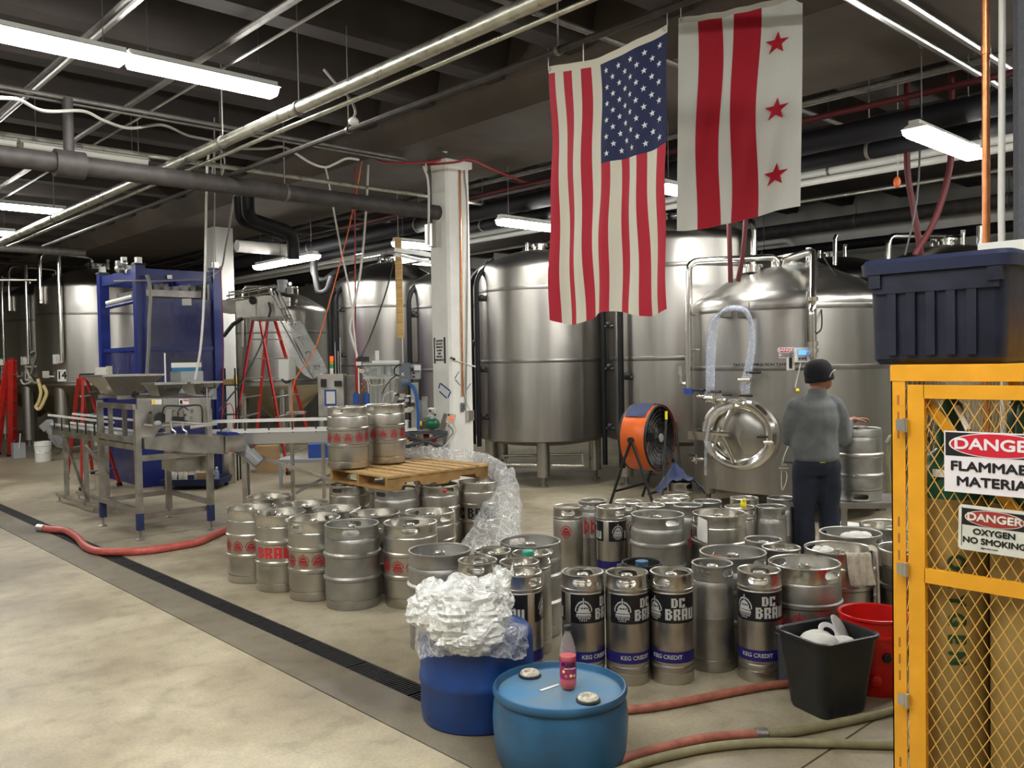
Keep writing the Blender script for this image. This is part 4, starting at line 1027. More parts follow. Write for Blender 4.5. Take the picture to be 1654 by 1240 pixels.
    def words(R, rows, z0, h, wd, a): mb = MB(); wrap_rects(mb, rows_rects(rows), R, a, wd, z0, h, .014, .0015); return mb
    mb = words(.1975, word_bits('BRAU'), .262, .085, .30, -PI/2-.30); out['red_word'] = mb.mesh('painted_word', 0)
    mb = words(.1975, word_bits('DC'), .155, .045, .07, -PI/2+.55); wrap_rects(mb, rows_rects(word_bits('BRAU')), .1975, -PI/2+.55, .13, .105, .045, .014, .0015); out['red_words_low'] = mb.mesh('painted_word', 0)
    mb = words(.1175, word_bits('DC'), .36, .06, .08, -PI/2+.4); wrap_rects(mb, rows_rects(word_bits('BRAU')), .1175, -PI/2+.4, .13, .285, .06, .014, .0015); out['red_words_slim'] = mb.mesh('painted_word', 0)
    z_ = [(0, .25, 0, 1), (.25, .35, .3, .8), (.4, .5, .2, 1), (.5, .6, .5, .8), (.62, .72, 0, .7), (.75, .85, .3, 1), (.85, 1, .1, .4)]
    mb = MB(); wrap_rects(mb, rows_rects(['#...#...#..#', '##..##..#.#.', '#.#.#.#.##..', '#.#.#.#.##..', '##..##..#.#.', '#...#...#..#']), .1175, -PI/2+.1, .17, .33, .12, .014, .0015); out['red_scrawl'] = mb.mesh('painted_scrawl', 0)
    mb = words(.1975, word_bits('DCIBRAU'), .252, .10, .50, -PI/2-.1); out['black_word'] = mb.mesh('painted_word', 0)
    return out
KP = keg_protos()
def keg(kind, px, py, label, group, style='shiny', prints=(), yaw=0., turn=0., z=0., rim='keg_rim', body=None, extra_part=None):
    p = PZ(px, py, z+KH); p.z = z
    t = thing('beer_keg' if kind == 'half' else 'slim_keg', label, 'keg', tuple(p), facing(p), group)
    bm_ = body or {'shiny': 'keg_steel', 'matte': 'keg_matte', 'dark': 'keg_dark'}[style]
    def part(key, m, nm, rot=0.):
        me = KP[key]
        if me.materials and me.materials[0] != MT[m]: me = me.copy()
        if not me.materials: me.materials.append(MT[m])
        else: me.materials[0] = MT[m]
        o = bpy.data.objects.new(nm, me); C.objects.link(o); o.parent = t; o.rotation_euler = (0, 0, rot); return o
    b_ = part(kind+('_matte_body' if style == 'matte' else '_body'), bm_, 'body', turn)
    part(kind+'_collar', rim if style != 'matte' else ('keg_matte' if rim == 'keg_rim' else rim), 'collar', yaw)
    part(kind+'_base', bm_, 'base_chime', yaw*.5+.3); part('valve', 'keg_rim', 'valve', yaw)
    for pr in prints:
        if pr == 'logos': part('red_band', 'print_red', 'dome_logo_band', turn)
        if pr == 'logo': part('red_logo', 'print_red', 'dome_logo', turn)
        if pr == 'label':
            for q_ in (0, PI): lo_ = part('black_label', 'label_black', 'black_label', turn+q_); so_ = part('silver_print', 'print_silver', 'silver_print', 0); so_.parent = lo_
        if pr == 'credit': part('credit_band', 'keg_band_blue', 'blue_band', turn); part('credit_text', 'print_silver', 'credit_lettering', turn)
        if pr in ('red_word', 'red_words_low', 'red_words_slim', 'red_scrawl'): part(pr, 'paint_red', 'painted_word', turn)
        if pr == 'black_word': part(pr, 'label_black', 'painted_word', turn)
    return t
GL, GP_, GR, GF = 'kegs grouped at the left', 'kegs under the pallet', 'kegs in the right-hand field', 'labelled slim kegs in the front row'
K = {}
def k(key, *a, **kw): K[key] = keg(*a, **kw)
k('A1', 'half', 408.5, 818, 'leftmost keg of the front row, red dome logos, standing at the corner', GL, prints=('logos',), yaw=1.2, turn=.1)
k('A2', 'half', 454, 826, 'keg with red stencilled letters, second from the left in its row', GL, prints=('red_word',), yaw=.45, turn=0)
k('A3', 'half', 507, 834, 'keg with red dome logos between the lettered keg and plain grey keg', GL, prints=('logos',), yaw=-.75, turn=.25)
k('A4', 'half', 569, 843.6, 'plain matte grey keg with thick hoops, nearest in the left row', GL, 'matte', yaw=-.05)
k('A5', 'half', 660, 841.6, 'keg with red dome logos right of the plain matte grey keg', GL, prints=('logos',), yaw=-.05, turn=.2)
k('A6', 'half', 435, 800, 'rearmost keg at the left corner, only its rim showing', GL, yaw=-.7)
k('A7', 'half', 496, 812, 'keg rim behind the lettered keg, second row from the left', GL, yaw=.9)
k('A8', 'half', 544.5, 820, 'keg rim behind the third logo keg, black cap inside', GL, yaw=.85)
k('A9', 'half', 601.6, 826, 'keg rim just behind the plain matte grey keg', GL, yaw=1.1)
k('A10', 'half', 691, 824.7, 'keg behind the right-hand logo keg, handle hole at its right', GL, yaw=.75)
k('A11', 'half', 712, 886, 'wide matte grey keg just above the heap of plastic film', GL, 'matte', yaw=1.5, body='keg_matte')
k('B1', 'half', 565, 781, 'keg carrying the left end of the wooden pallet', GP_, yaw=-.7)
k('B2', 'half', 640, 787, 'ribbed grey keg below the near corner of the pallet', GP_, 'matte', yaw=-.8)
k('B3', 'half', 711, 781, 'keg under the pallet with something red in its handle hole', GP_, yaw=.55)
k('B4', 'half', 768, 776, 'keg with black stencilled letters beside the hanging plastic film', GP_, prints=('black_word',), turn=-.15, yaw=1.5)
k('B5', 'half', 610, 762, 'keg hidden behind the two under the pallet front', GP_)
k('B6', 'half', 700, 758, 'keg hidden under the back of the pallet', GP_)
# kegs on top of the pallet
ZP = .742
k('C1', 'half', 561, 656, 'left one of two kegs standing on the pallet, red logos', 'kegs standing on the pallet', z=ZP, prints=('logos',), yaw=-.50, turn=.15)
k('C2', 'half', 622, 652, 'right one of two kegs standing on the pallet, red logos', 'kegs standing on the pallet', z=ZP, prints=('logos',), yaw=-.95, turn=.0)
# right field
k('R1', 'slim', 917, 816.5, 'slim keg with one red dome logo at the left end of right field', GR, prints=('logo',), yaw=0)
k('R2', 'slim', 957, 807, 'slim keg with scrawled red paint behind the red-logo slim keg', GR, 'matte', prints=('red_scrawl',), yaw=-.3)
k('R3', 'slim', 986.7, 817, 'slim keg with black label, the far one among red-marked kegs', GR, prints=('label', 'credit'), turn=.55, yaw=.75)
k('R4', 'slim', 1015, 809, 'slim keg behind the far black-labelled one, red logo at its side', GR, prints=('logo',), turn=.5, yaw=-.2)
k('R5', 'half', 1062, 829, 'wide matte keg with red stencilled name low on its belly', GR, 'matte', prints=('red_words_low',), yaw=.62)
k('R6', 'slim', 1052, 814, 'slim keg rim peeping just over the wide matte stencilled keg', GR, yaw=1.3)
k('R7', 'slim', 1079, 808, 'slim keg rim behind, in front of the blue cloth keg', GR, yaw=1)
k('R8', 'slim', 1089.5, 802, 'rearmost slim keg rim right under the fan stand', GR, yaw=.6)
k('R9', 'slim', 1109, 814, 'matte slim keg with red stencilled name beside the tagged keg', GR, 'matte', prints=('red_words_slim',), turn=.1, yaw=1.3)
k('R10', 'slim', 1142, 808.5, 'slim keg rim behind the keg with a paper tag', GR, 'matte', yaw=1.2)
k('R11', 'half', 1165.7, 825.5, 'wide shiny keg with a white paper tag hanging from its handle', GR, yaw=-1.05)
k('R12', 'slim', 1202, 803, 'slim keg behind the one with the yellow cap', GR, yaw=1.2)
k('R13', 'slim', 1192, 818, 'slim keg with a yellow cap beside the tagged keg', GR, yaw=.9)
k('R14', 'slim', 1243, 816.5, 'plain matte slim keg standing alone by the man\'s legs', GR, 'matte', yaw=1.2)
k('R15', 'slim', 1262, 803, 'slim keg rim closest to the numbered tank and man', GR, 'matte', yaw=1)
k('R16', 'slim', 1234, 870, 'slim keg rim behind the right-hand labelled keg, rear one', GR, 'matte', yaw=1.2)
k('R17', 'slim', 1267, 882, 'slim keg rim touching the wide dusty keg with faded logos', GR, yaw=1.3)
k('R18', 'half', 1183, 890.4, 'wide matte keg with brown leaves inside its rim', GR, 'matte', yaw=.95, rim='keg_matte')
k('R19', 'slim', 1153, 906, 'matte slim keg with embossed collar between two labelled slim kegs', GR, 'matte', yaw=1.0)
k('K4', 'slim', 1226, 918, 'rightmost black-labelled slim keg of the front row', GF, prints=('label', 'credit'), turn=-.62, yaw=-.05)
k('K3', 'slim', 1084, 920.5, 'black-labelled slim keg showing the block letters fully', GF, prints=('label', 'credit'), turn=-.75, yaw=-.55)
k('K2', 'slim', 1013, 921.5, 'middle one of three labelled slim kegs, dome logo left of centre', GF, prints=('label', 'credit'), turn=-.12, yaw=-.05)
k('K1', 'slim', 941, 921, 'labelled slim keg right behind the red drink bottle', GF, prints=('label', 'credit'), turn=.12, yaw=-.05)
k('R24', 'slim', 1036, 907, 'slim keg with black rubber collar and blue cap', GR, yaw=1.3, rim='rubber_black')
k('R25', 'half', 1299, 906, 'wide dusty keg with faded red logos behind the black bin', GR, 'shiny', prints=('logos',), yaw=.9, body='keg_matte')
k('R26', 'half', 1366, 883, 'wide keg with a beige towel hanging over its rim', GR, yaw=1.0)
k('R27', 'half', 1374, 858, 'wide keg with a folded white cloth inside its rim', GR, 'matte', yaw=1.2)
k('R28', 'half', 1437, 846, 'keg half hidden behind the yellow cage post, back one', GR, yaw=.8)
k('R29', 'half', 1452, 884, 'dark keg half hidden behind the yellow cage post, front one', GR, 'dark', yaw=.8)
# around the plastic heap
k('S1', 'slim', 794, 887.5, 'slim keg rim right of the wide matte keg, rear left of trio', GL, yaw=1.2)
k('S2', 'slim', 771.6, 903, 'slim keg with open handle hole just above the plastic heap', GL, yaw=-.15)
k('S3', 'slim', 857, 891.7, 'slim keg with a green cap on its valve', GL, yaw=1.4)
k('S4', 'slim', 840, 904.5, 'slim keg rim sandwiched between green-capped and labelled kegs', GL, yaw=1.3)
k('S5', 'slim', 841, 921.5, 'black-labelled slim keg right behind the blue drums', GL, prints=('label', 'credit'), turn=-1.75, yaw=.85)
k('S6', 'half', 856.6, 872, 'wide matte keg behind the green-capped slim keg', GL, 'matte', yaw=.5)
k('F1', 'slim', 1098, 777, 'keg under the dark blue cloth beside the orange fan', GR, yaw=1)
# settle: neighbours that would cut into each other are nudged apart
def krad(t): return .1975+.014 if t.name.startswith('beer') else .1195
ks = list(K.values()); st_ = {t.name: t.location.copy() for t in ks}
for it in range(200):
    mv = 0
    for i in range(len(ks)):
        for j in range(i+1, len(ks)):
            a, b = ks[i], ks[j]
            if abs(a.location.z-b.location.z) > .5: continue
            d = b.location-a.location; d.z = 0; g_ = krad(a)+krad(b)+.002-d.length
            if g_ > 0: u = d.normalized()*(g_*.5); a.location -= u; b.location += u; mv = max(mv, g_)
    if mv < .001: break
for t in ks:
    if (t.location-st_[t.name]).length > .06: print('keg moved', t['label'], round((t.location-st_[t.name]).length, 3))
# things on and in the kegs
def atk(key, x, y, z):
    t = K[key]; a = t.rotation_euler.z; return Vector((t.location.x+x*math.cos(a)-y*math.sin(a), t.location.y+x*math.sin(a)+y*math.cos(a), t.location.z+z))
solo(MB().lathe([(0, 0), (.036, 0), (.036, .018), (.03, .024), (0, .026)], 20, Matrix.Translation(atk('S3', -.02, .0, .579))), 'keg_cap', 'green_cap', 'green plastic cap lying on a slim keg valve', 'cap')
solo(MB().lathe([(0, 0), (.036, 0), (.036, .02), (0, .024)], 20, Matrix.Translation(atk('R24', 0.0, .0, .579))), 'keg_cap', 'blue_drum_light', 'blue cap on the valve of the black-collared keg', 'cap')
c = atk('R13', .03, -.02, .579)
solo(MB().ball(c+Vector((0, 0, .03)), .026, 10, (1, 1, 1.4)).ball(c+Vector((.03, .01, .045)), .017, 8).ball(c+Vector((-.02, -.02, .07)), .015, 8), 'keg_cap', 'yellow_cap', 'bright yellow crumpled cap on a slim keg', 'cap')
c = atk('R13', .09, -.125, .20); solo(MB().box(c.x-.025, c.x+.025, c.y-.025, c.y+.0, c.z, c.z+.05), 'tag', 'pink_tag', 'small pink tag stuck on the yellow-capped keg', 'tag')
c = atk('B3', .055, -.165, .535); solo(MB().ball(c+Vector((0, 0, .015)), .028, 8, (1.3, .7, .7)), 'red_rag', 'paint_red', 'red rag showing in a keg handle under the pallet', 'rag')
# paper tag
t_ = K['R11']; mb = MB(); n_ = 8
for j in range(n_+1):
    v = j/n_
    for i in range(5):
        u = i/4-.5; a = -PI/2-.62+u*.42; r = .2+.006+.004*math.sin(v*5+u*3)+(.006*v); mb.v.append(Vector((r*math.cos(a), r*math.sin(a), .575-.17*v-.02*u)))
for j in range(n_):
    for i in range(4): q = j*5+i; mb.f.append((q, q+1, q+6, q+5))
M = Matrix.Translation(t_.location) @ Matrix.Rotation(t_.rotation_euler.z, 4, 'Z'); mb.v = [M @ v for v in mb.v]
solo(mb, 'paper_tag', 'paper', 'white paper tag hanging on the wide shiny keg', 'tag')
# leaves / debris
mb = MB()
for i in range(26):
    a, r = random.random()*6.28, random.random()*.09; c = atk('R18', -.09+r*math.cos(a), .03+r*math.sin(a)*.6, .537+random.random()*.012); s = .012+random.random()*.014
    M = Matrix.Translation(c) @ Matrix.Rotation(random.random()*6, 4, 'Z') @ Matrix.Rotation(random.random()*.9, 4, 'X'); mb.box(-s, s, -s*.5, s*.5, 0, .0015, M)
o = solo(mb, 'debris', 'stain_brown', 'brown scraps lying inside the rim of the wide keg', 'debris', kind='stuff')
# embossed collar lettering
wrap_text('KEGS', .042, 'keg_matte', K['R19'], .1175-.002, .553, -PI/2-.35, .0012, 1.2)
# towel over the rim of R26 : strip that lies on the top, folds over and hangs
def cloth_strip(t, path, wd, m, label, nm, cat, nu=14, amp=.006, taper=0.):
    mb = MB(); n = len(path)
    for j, (p0, side) in enumerate(path):
        for i in range(nu+1):
            u = i/nu-.5; f = 1-taper*j/n
            mb.v.append(Vector(p0)+Vector(side).normalized()*(u*wd*f)+Vector((0, 0, 0))+Vector((math.sin(i*1.9+j*.35), math.cos(i*1.3+j*.4), .3*math.sin(i*2.+j)))*amp)
    for j in range(n-1):
        for i in range(nu): q = j*(nu+1)+i; mb.f.append((q, q+1, q+nu+2, q+nu+1))
    M = Matrix.Translation(t.location) @ Matrix.Rotation(t.rotation_euler.z, 4, 'Z'); mb.v = [M @ v for v in mb.v]
    n0 = len(mb.v); me = mb.mesh(nm, 60); c = M @ Vector(path[0][0])
    me2 = evalmesh(me, [('SOLIDIFY', dict(thickness=.006, offset=0)), ('SUBSURF', dict(levels=1))], nm)
    return tag(ob(nm, me2, m), label, cat)
pth = []
for j in range(5): pth.append(((.10, -.03-.03*j, .545+.012*j), (1, .1, 0)))
pth.append(((.105, -.175, .598), (1, .2, 0))); pth.append(((.11, -.195, .606), (1, .3, 0)))
for j in range(9): pth.append(((.115+.003*j, -.207-.001*j, .595-.022*j), (1, .45, 0)))
cloth_strip(K['R26'], pth, .15, 'towel', 'beige towel folded over the rim of the wide keg', 'towel', 'towel')
pth = [((.17, -.02, .60), (0, 1, 0)), ((.195, -.03, .606), (0, 1, 0))]+[((.212+.0015*j, -.05-.002*j, .59-.032*j), (.1, 1, 0)) for j in range(13)]
cloth_strip(K['R26'], pth, .16, 'towel', 'long beige towel end hanging down the keg side by the cage', 'towel', 'towel', taper=.75)
# folded white cloth + blue scrap in R27, white rag in R26
mb = MB(); c = atk('R27', .03, -.02, .56)
for i, (dx, dy, s) in enumerate(((0, 0, .075), (.055, .01, .06), (-.045, .02, .05))): mb.ball(c+Vector((dx*.7+dy*.7, dy*.7-dx*.7, .01)), s, 12, (1.2, .8, .42))
solo(mb, 'cloth', 'cloth_white', 'white cloth bundled inside the keg rim near the man', 'cloth')
mb = MB(); c = atk('R26', -.09, .03, .55)
for i in range(5): a = i*1.3; mb.ball(c+Vector((.045*math.cos(a), .04*math.sin(a), .01)), .035, 10, (1.2, .8, .6))
solo(mb, 'cloth', 'cloth_white', 'crumpled white rag beside the valve of the towel keg', 'cloth')
# white rod standing between two labelled kegs
c1 = PD(978, 930, 4.72); solo(MB().tube([(c1.x, c1.y, 0), (c1.x, c1.y, .58)], .0035, 6), 'rod', 'cable_white', 'thin pale rod standing between two labelled slim kegs', 'rod')

# ================================================================ PALLET + FILM
pn = PZ(628, 768, .735); pn.z = 0
PXd, PYd = XA, YA          # stringers along +X (1.22 m), deck boards along +Y (1.02 m)
pal = thing('pallet', 'worn wooden pallet lying across the tops of kegs', 'pallet', (pn.x, pn.y, KH))
HP = .135
for y in (.02, .49, .96):
    s = MB(); poly = [(0, .018), (.16, .018), (.18, .055), (.36, .055), (.38, .018), (.84, .018), (.86, .055), (1.04, .055), (1.06, .018), (1.22, .018), (1.22, .112), (0, .112)]
    s.prism(poly, y, y+.042, Matrix(((1, 0, 0, 0), (0, 0, 1, 0), (0, 1, 0, 0), (0, 0, 0, 1)))); s.build('stringer', 'wood_dark', pal, 0)
xs = [0, .17, .33, .48, .63, .78, .93, 1.08]
for i, x in enumerate(xs):
    wd = .135 if i in (0, 7) else .10
    MB().box(x, x+wd, -.0, 1.02, .112, .130+random.uniform(0, .004), Matrix.Rotation(random.uniform(-.004, .004), 4, 'Z')).build('deck_board', 'wood', pal, 0)
for x in (.0, .55, 1.08): MB().box(x, x+.14, 0, 1.02, .001, .018).build('bottom_board', 'wood_dark', pal, 0)
def crumple(me, amp, scale, seed=0):
    from mathutils import noise
    for v in me.vertices:
        p = Vector(v.co)*scale+Vector((seed, 0, 0)); n = noise.noise_vector(p)+noise.noise_vector(p*2.7)*.55+noise.noise_vector(p*6)*.3
        v.co = Vector(v.co)+n*amp
def sheet(P, nu, nv, nm, m, label, cat, amp=.02, scale=9, seed=0, par=None):
    mb = MB()
    for j in range(nv+1):
        for i in range(nu+1): mb.v.append(P(i/nu, j/nv))
    for j in range(nv):
        for i in range(nu): a = j*(nu+1)+i; mb.f.append((a, a+1, a+nu+2, a+nu+1))
    me = mb.mesh(nm, 0); crumple(me, amp, scale, seed); me.polygons.foreach_set('use_smooth', [random.random() < .0 for _ in me.polygons])
    o = ob(nm, me, m, par)
    return tag(o, label, cat) if label else o
def lerp3(pts, t):
    n = len(pts)-1; k_ = min(int(t*n), n-1); f = t*n-k_; return Vector(pts[k_])*(1-f)+Vector(pts[k_+1])*f
# film lying on the pallet, then falling over its right edge to the floor kegs
spine = [PD(650, 731, 9.3), PD(690, 732, 9.2), PD(740, 738, 9.0), PD(785, 748, 8.8), PD(805, 770, 8.5), PD(808, 810, 8.3), PD(800, 850, 8.15), PD(790, 890, 8.05)]
wdt = [.05, .09, .12, .15, .19, .19, .23, .30]
def PFm(u, v):
    c = lerp3(spine, v); k_ = v*7; i0 = min(int(k_), 6); wv = wdt[i0]*(1-(k_-i0))+wdt[i0+1]*(k_-i0); a = 2*PI*u
    fall = min(1, max(0, (v-.5)*5)); side = Vector((0, 0, 1))*(1-fall)+(RT*.9+Vector((0, 0, .15)))*fall; dep = FW
    return c+side.normalized()*(math.cos(a)*wv*(.75 if fall < .5 else 1.05))+dep*(math.sin(a)*wv*.8)
flm = tag(sheet(PFm, 44, 110, 'plastic_film', 'stretch_film', None, None, .03, 4.5), 'long sheet of clear stretch film trailing off the pallet', 'plastic film')
# ================================================================ DRUMS
def ringpts(r, n, z): return [(r*math.cos(2*PI*i/n), r*math.sin(2*PI*i/n), z) for i in range(n)]
# front drum: light blue, raised rim, two bungs
zt1 = .325; c1 = PZ(904, 1106, zt1); c1.z = 0; RD = .292
D1 = thing('plastic_drum', 'light blue plastic drum nearest the camera with two white bung caps', 'drum', tuple(c1), facing(c1))
MB().lathe([(0, .0), (.26, .0), (.272, .008), (.285, .05), (.294, .13), (.297, .2), (.292, .26), (.280, .292), (.278, .30)], 72).build('drum_body', 'blue_drum_light', D1, 50)
MB().lathe([(.278, .296), (.290, .298), (.295, .306), (.295, .322), (.290, .330), (.283, .331), (.279, .324), (.277, .306), (.272, .300)], 72).build('drum_rim', 'blue_drum_light', D1, 40)
MB().lathe([(.274, .301), (.262, .309), (.225, .312), (0, .314)], 72).build('drum_lid', 'blue_lid', D1, 40)
def inD(p, t): return w2l(t, p)
for px, py in ((856, 1087), (950, 1127)):
    q = w2l(D1, PZ(px, py, .325)); q.z = .312
    bg = MB().lathe([(.052, 0), (.052, .006), (.044, .010)], 28, Matrix.Translation(q)).build('bung_flange', 'rubber_black', D1)
    MB().lathe([(.043, .006), (.045, .014), (.041, .022), (.034, .026), (.026, .024), (.022, .014), (0, .013)], 28, Matrix.Translation(q)).build('bung_cap', 'lid_cream', D1)
a, b = w2l(D1, PZ(873, 1115, .315)), w2l(D1, PZ(903, 1105, .315)); a.z = b.z = .3155; MB().bar(a, b, .016, .0012).build('tape_strip', 'paper', D1, 0)
# bottle
q = PZ(918, 1112, .314); BT = thing('drink_bottle', 'plastic bottle of red drink with purple label standing on the drum', 'bottle', (q.x, q.y, .3145), facing(q))
MB().lathe([(0, .004), (.018, .0), (.030, .004), (.037, .022), (.037, .045), (.0355, .052), (.0355, .135), (.037, .142), (.037, .155), (.034, .18), (.027, .21), (.018, .235), (.0135, .248), (.0135, .262)], 32).build('bottle_shell', 'bottle_clear', BT, 60)
MB().lathe([(0, .006), (.028, .006), (.035, .023), (.035, .046), (.0335, .053), (.0335, .134), (.035, .143), (.035, .148), (0, .149)], 32).build('drink', 'drink_red', BT, 60)
b = MB(); wrap_band(b, .0355, 0, 2*PI, .052, .132, .0012, 32); b.build('label', 'bottle_label', BT)
wrap_text('FUZE', .023, 'sign_black', BT, .0370, .116, -PI/2+.05, .0008, 1.2)
wrap_text('BERRY PUNCH', .008, 'sign_white', BT, .0370, .099, -PI/2+.25, .0002)
for aa, zz, m_ in ((-.25, .066, 'cord_orange'), (.35, .068, 'yellow_cap'), (-.55, .085, 'yellow_cap'), (.8, .066, 'print_silver')):
    a = -PI/2+aa; M = plane_M((math.cos(a)*.0368, math.sin(a)*.0368, zz), (-math.sin(a), math.cos(a), 0), (0, 0, 1)); MB().lathe([(0, .001), (.006, .0005), (.007, 0)], 12, M).build('fruit_print', m_, BT)
MB().lathe([(.0135, .258), (.0165, .259), (.0165, .276), (.0150, .279), (0, .279)], 24).build('bottle_cap', 'rubber_black', BT)
# back drum: dark blue, upside down, film heap on it
c2 = PD(771, 1100, 4.28); c2.z = 0
D2 = thing('plastic_drum', 'dark blue upturned plastic drum under the heap of clear film', 'drum', tuple(c2), facing(c2))
MB().lathe([(.262, 0), (.276, .006), (.281, .05), (.281, .185), (.287, .195), (.287, .225), (.281, .235), (.281, .38), (.276, .415), (.262, .435), (.24, .443), (.225, .436), (.215, .425), (0, .425)], 72).build('drum_body', 'blue_drum', D2, 50)
# film heap
hc = PD(748, 985, 4.2)
from mathutils import noise as NZ
def blob(c, rad, sq, nm, m, seed, amp, n=64):
    mb = MB(); mb.ball((0, 0, 0), 1, n)
    vs = []
    for v in mb.v:
        d = Vector(v).normalized(); e = Vector((d.x*1.0+d.z*.6, d.y*.8, d.z*2.2-d.x*.8)); f = 1+.26*NZ.noise(d*1.7+Vector((seed, 0, 0)))+.16*NZ.noise(e*3+Vector((0, seed, 0)))-.11*abs(NZ.noise(e*4.5+Vector((0, 0, seed))))-amp*.45*abs(NZ.noise(e*9+Vector((seed, 2, 0))))
        vs.append(Vector((d.x*rad*sq[0]*f, d.y*rad*sq[1]*f, d.z*rad*sq[2]*f)))
    mb.v = vs; return mb
Ht = thing('plastic_film_heap', 'crumpled heap of clear plastic film on the dark blue drum', 'plastic film', tuple(c2+Vector((0, 0, .40))))
def addb(px, py, d, rad, sq, seed, m='film_heap', amp=.12):
    mb = blob(None, rad, sq, '', '', seed, amp); p = PD(px, py, d)-Ht.location
    M = Matrix.Translation(p) @ Matrix.Rotation(-AZ, 4, 'Z')
    mb.v = [M @ v for v in mb.v]; return mb.build('film_bundle', m, Ht, 25)
addb(748, 985, 4.10, .21, (1.05, .85, .72), 1.3)
addb(700, 982, 4.12, .13, (.95, .9, .95), 4.1)
addb(745, 982, 4.12, .17, (1.05, .8, .78), 9.5)
addb(795, 962, 4.15, .11, (.95, .7, .9), 6.6, 'film_heap')
addb(757, 1022, 4.0, .13, (1.2, .7, .75), 7.7)
def skirt(u, v):
    a = -PI/2+math.radians(-74+125*u)+.0; r0 = .10+.203*min(1, v*1.7); zz = .52-.06*v if v < .55 else .487-(v-.55)*(.26+.07*math.sin(u*7+1))
    l = Vector((math.cos(a)*r0*1.02, math.sin(a)*r0*1.02, zz)); rz = D2.rotation_euler.z
    return Vector((l.x*math.cos(rz)-l.y*math.sin(rz), l.x*math.sin(rz)+l.y*math.cos(rz), l.z-.40))
sheet(skirt, 60, 26, 'film_skirt', 'stretch_film', None, None, .012, 14, 3, Ht)
def peak(u, v):
    p = PD(775+45*u+10*v, 960-60*v*(.4+.6*u)-10*math.sin(u*6), 4.15+.06*math.sin(u*5)); return p-Ht.location
sheet(peak, 18, 14, 'film_peak', 'film_heap', None, None, .02, 12, 8, Ht)

# ================================================================ BIN, BUCKET
bc = PD(1336, 1090, 4.27); bc.z = 0
BN = thing('waste_bin', 'black square waste bin with rounded corners holding white scraps', 'bin', tuple(bc), math.radians(-18))
def rrect(w, h, r, z, n=6):
    P = []
    for cx, cy, a0 in ((w-r, h-r, 0), (-w+r, h-r, PI/2), (-w+r, -h+r, PI), (w-r, -h+r, 1.5*PI)):
        for i in range(n+1): a = a0+PI/2*i/n; P.append((cx+r*math.cos(a), cy+r*math.sin(a), z))
    return P
rings = [rrect(.135, .125, .05, .0), rrect(.14, .13, .055, .008), rrect(.186, .165, .055, .365), rrect(.198, .177, .06, .368), rrect(.200, .179, .06, .385), rrect(.190, .169, .055, .388), rrect(.180, .160, .05, .380), rrect(.142, .132, .05, .02)]
MB().loft(rings).build('bin_body', 'plastic_black', BN, 35)
mb = MB()
for i, (x, y, z, s) in enumerate(((-.06, -.02, .335, .075), (-.02, .05, .33, .07), (.06, -.04, .32, .06))): mb.ball((x, y, z), s, 14, (1.3, 1, .65))
solo_ = mb
M = Matrix.Translation(bc) @ Matrix.Rotation(math.radians(-18), 4, 'Z'); mb.v = [M @ v for v in mb.v]; solo(mb, 'paper_scrap', 'cloth_white', 'white crumpled paper in the black bin', 'scrap')
mb = MB().lathe([(0, .0), (.055, .004), (.072, .0), (.074, -.008), (0, -.01)], 24, M @ Matrix.Translation((.125, .03, .372)) @ Matrix.Rotation(.9, 4, 'X') @ Matrix.Rotation(.5, 4, 'Y')); solo(mb, 'disc', 'print_silver', 'grey disc poking out of the black bin', 'disc')
mb = MB().lathe([(.030, .0), (.045, .006), (.056, .006), (.058, 0), (.045, -.004)], 24, M @ Matrix.Translation((.05, .035, .36)) @ Matrix.Rotation(.7, 4, 'X')); solo(mb, 'ring', 'sign_white', 'white ring lying in the black bin', 'ring')
rc = PD(1412, 1080, 4.52); rc.z = 0
RB = thing('bucket', 'bright red plastic bucket beside the black bin', 'bucket', tuple(rc), facing(rc))
MB().lathe([(0, .0), (.148, 0), (.152, .006), (.164, .30), (.172, .302), (.172, .315), (.166, .317), (.167, .385), (.177, .388), (.178, .40), (.170, .402), (.163, .396), (.158, .30), (.146, .01), (0, .008)], 56).build('bucket_body', 'bucket_red', RB, 35)
for aa, z, r, m_ in ((.38, .21, .024, 'plastic_black'), (.05, .09, .028, 'bucket_red')):
    a = -PI/2+aa; R_ = .160 if z > .15 else .156; M = plane_M((math.cos(a)*(R_-.004), math.sin(a)*(R_-.004), z), (-math.sin(a), math.cos(a), 0), (0, 0, 1))
    MB().lathe([(r, 0), (r, .018), (r*.8, .022), (0, .022)], 8 if m_ != 'bucket_red' else 20, M).build('spigot_nut', m_, RB)
a = -PI/2-.28; M = plane_M((math.cos(a)*.158, math.sin(a)*.158, .27), (-math.sin(a), math.cos(a), 0), (0, 0, 1)); MB().box(-.035, .035, -.015, .015, 0, .02, M).build('latch', 'plastic_black', RB)
g_ = PD(1275, 1005, 4.62); g_.z = 0
solo(MB().lathe([(0, 0), (.065, 0), (.075, .26), (.082, .27), (.08, .275), (.07, .26), (.06, .01), (0, .01)], 32, Matrix.Translation(g_)), 'bucket', 'dark_grey_paint', 'dull grey bucket partly hidden behind the black bin', 'bucket')
# ================================================================ CAGE
cx, cy = 2.86, 1.236; CX1, CY0, ZT = 4.02, .22, 1.712
CG = thing('gas_cage', 'yellow steel mesh cage for gas cylinders with danger signs', 'cage', (cx, cy, 0))
def cb(nm, x0, x1, y0, y1, z0, z1, m='cage_yellow'): return MB().box(x0-cx, x1-cx, y0-cy, y1-cy, z0, z1).build(nm, m, CG, 0)
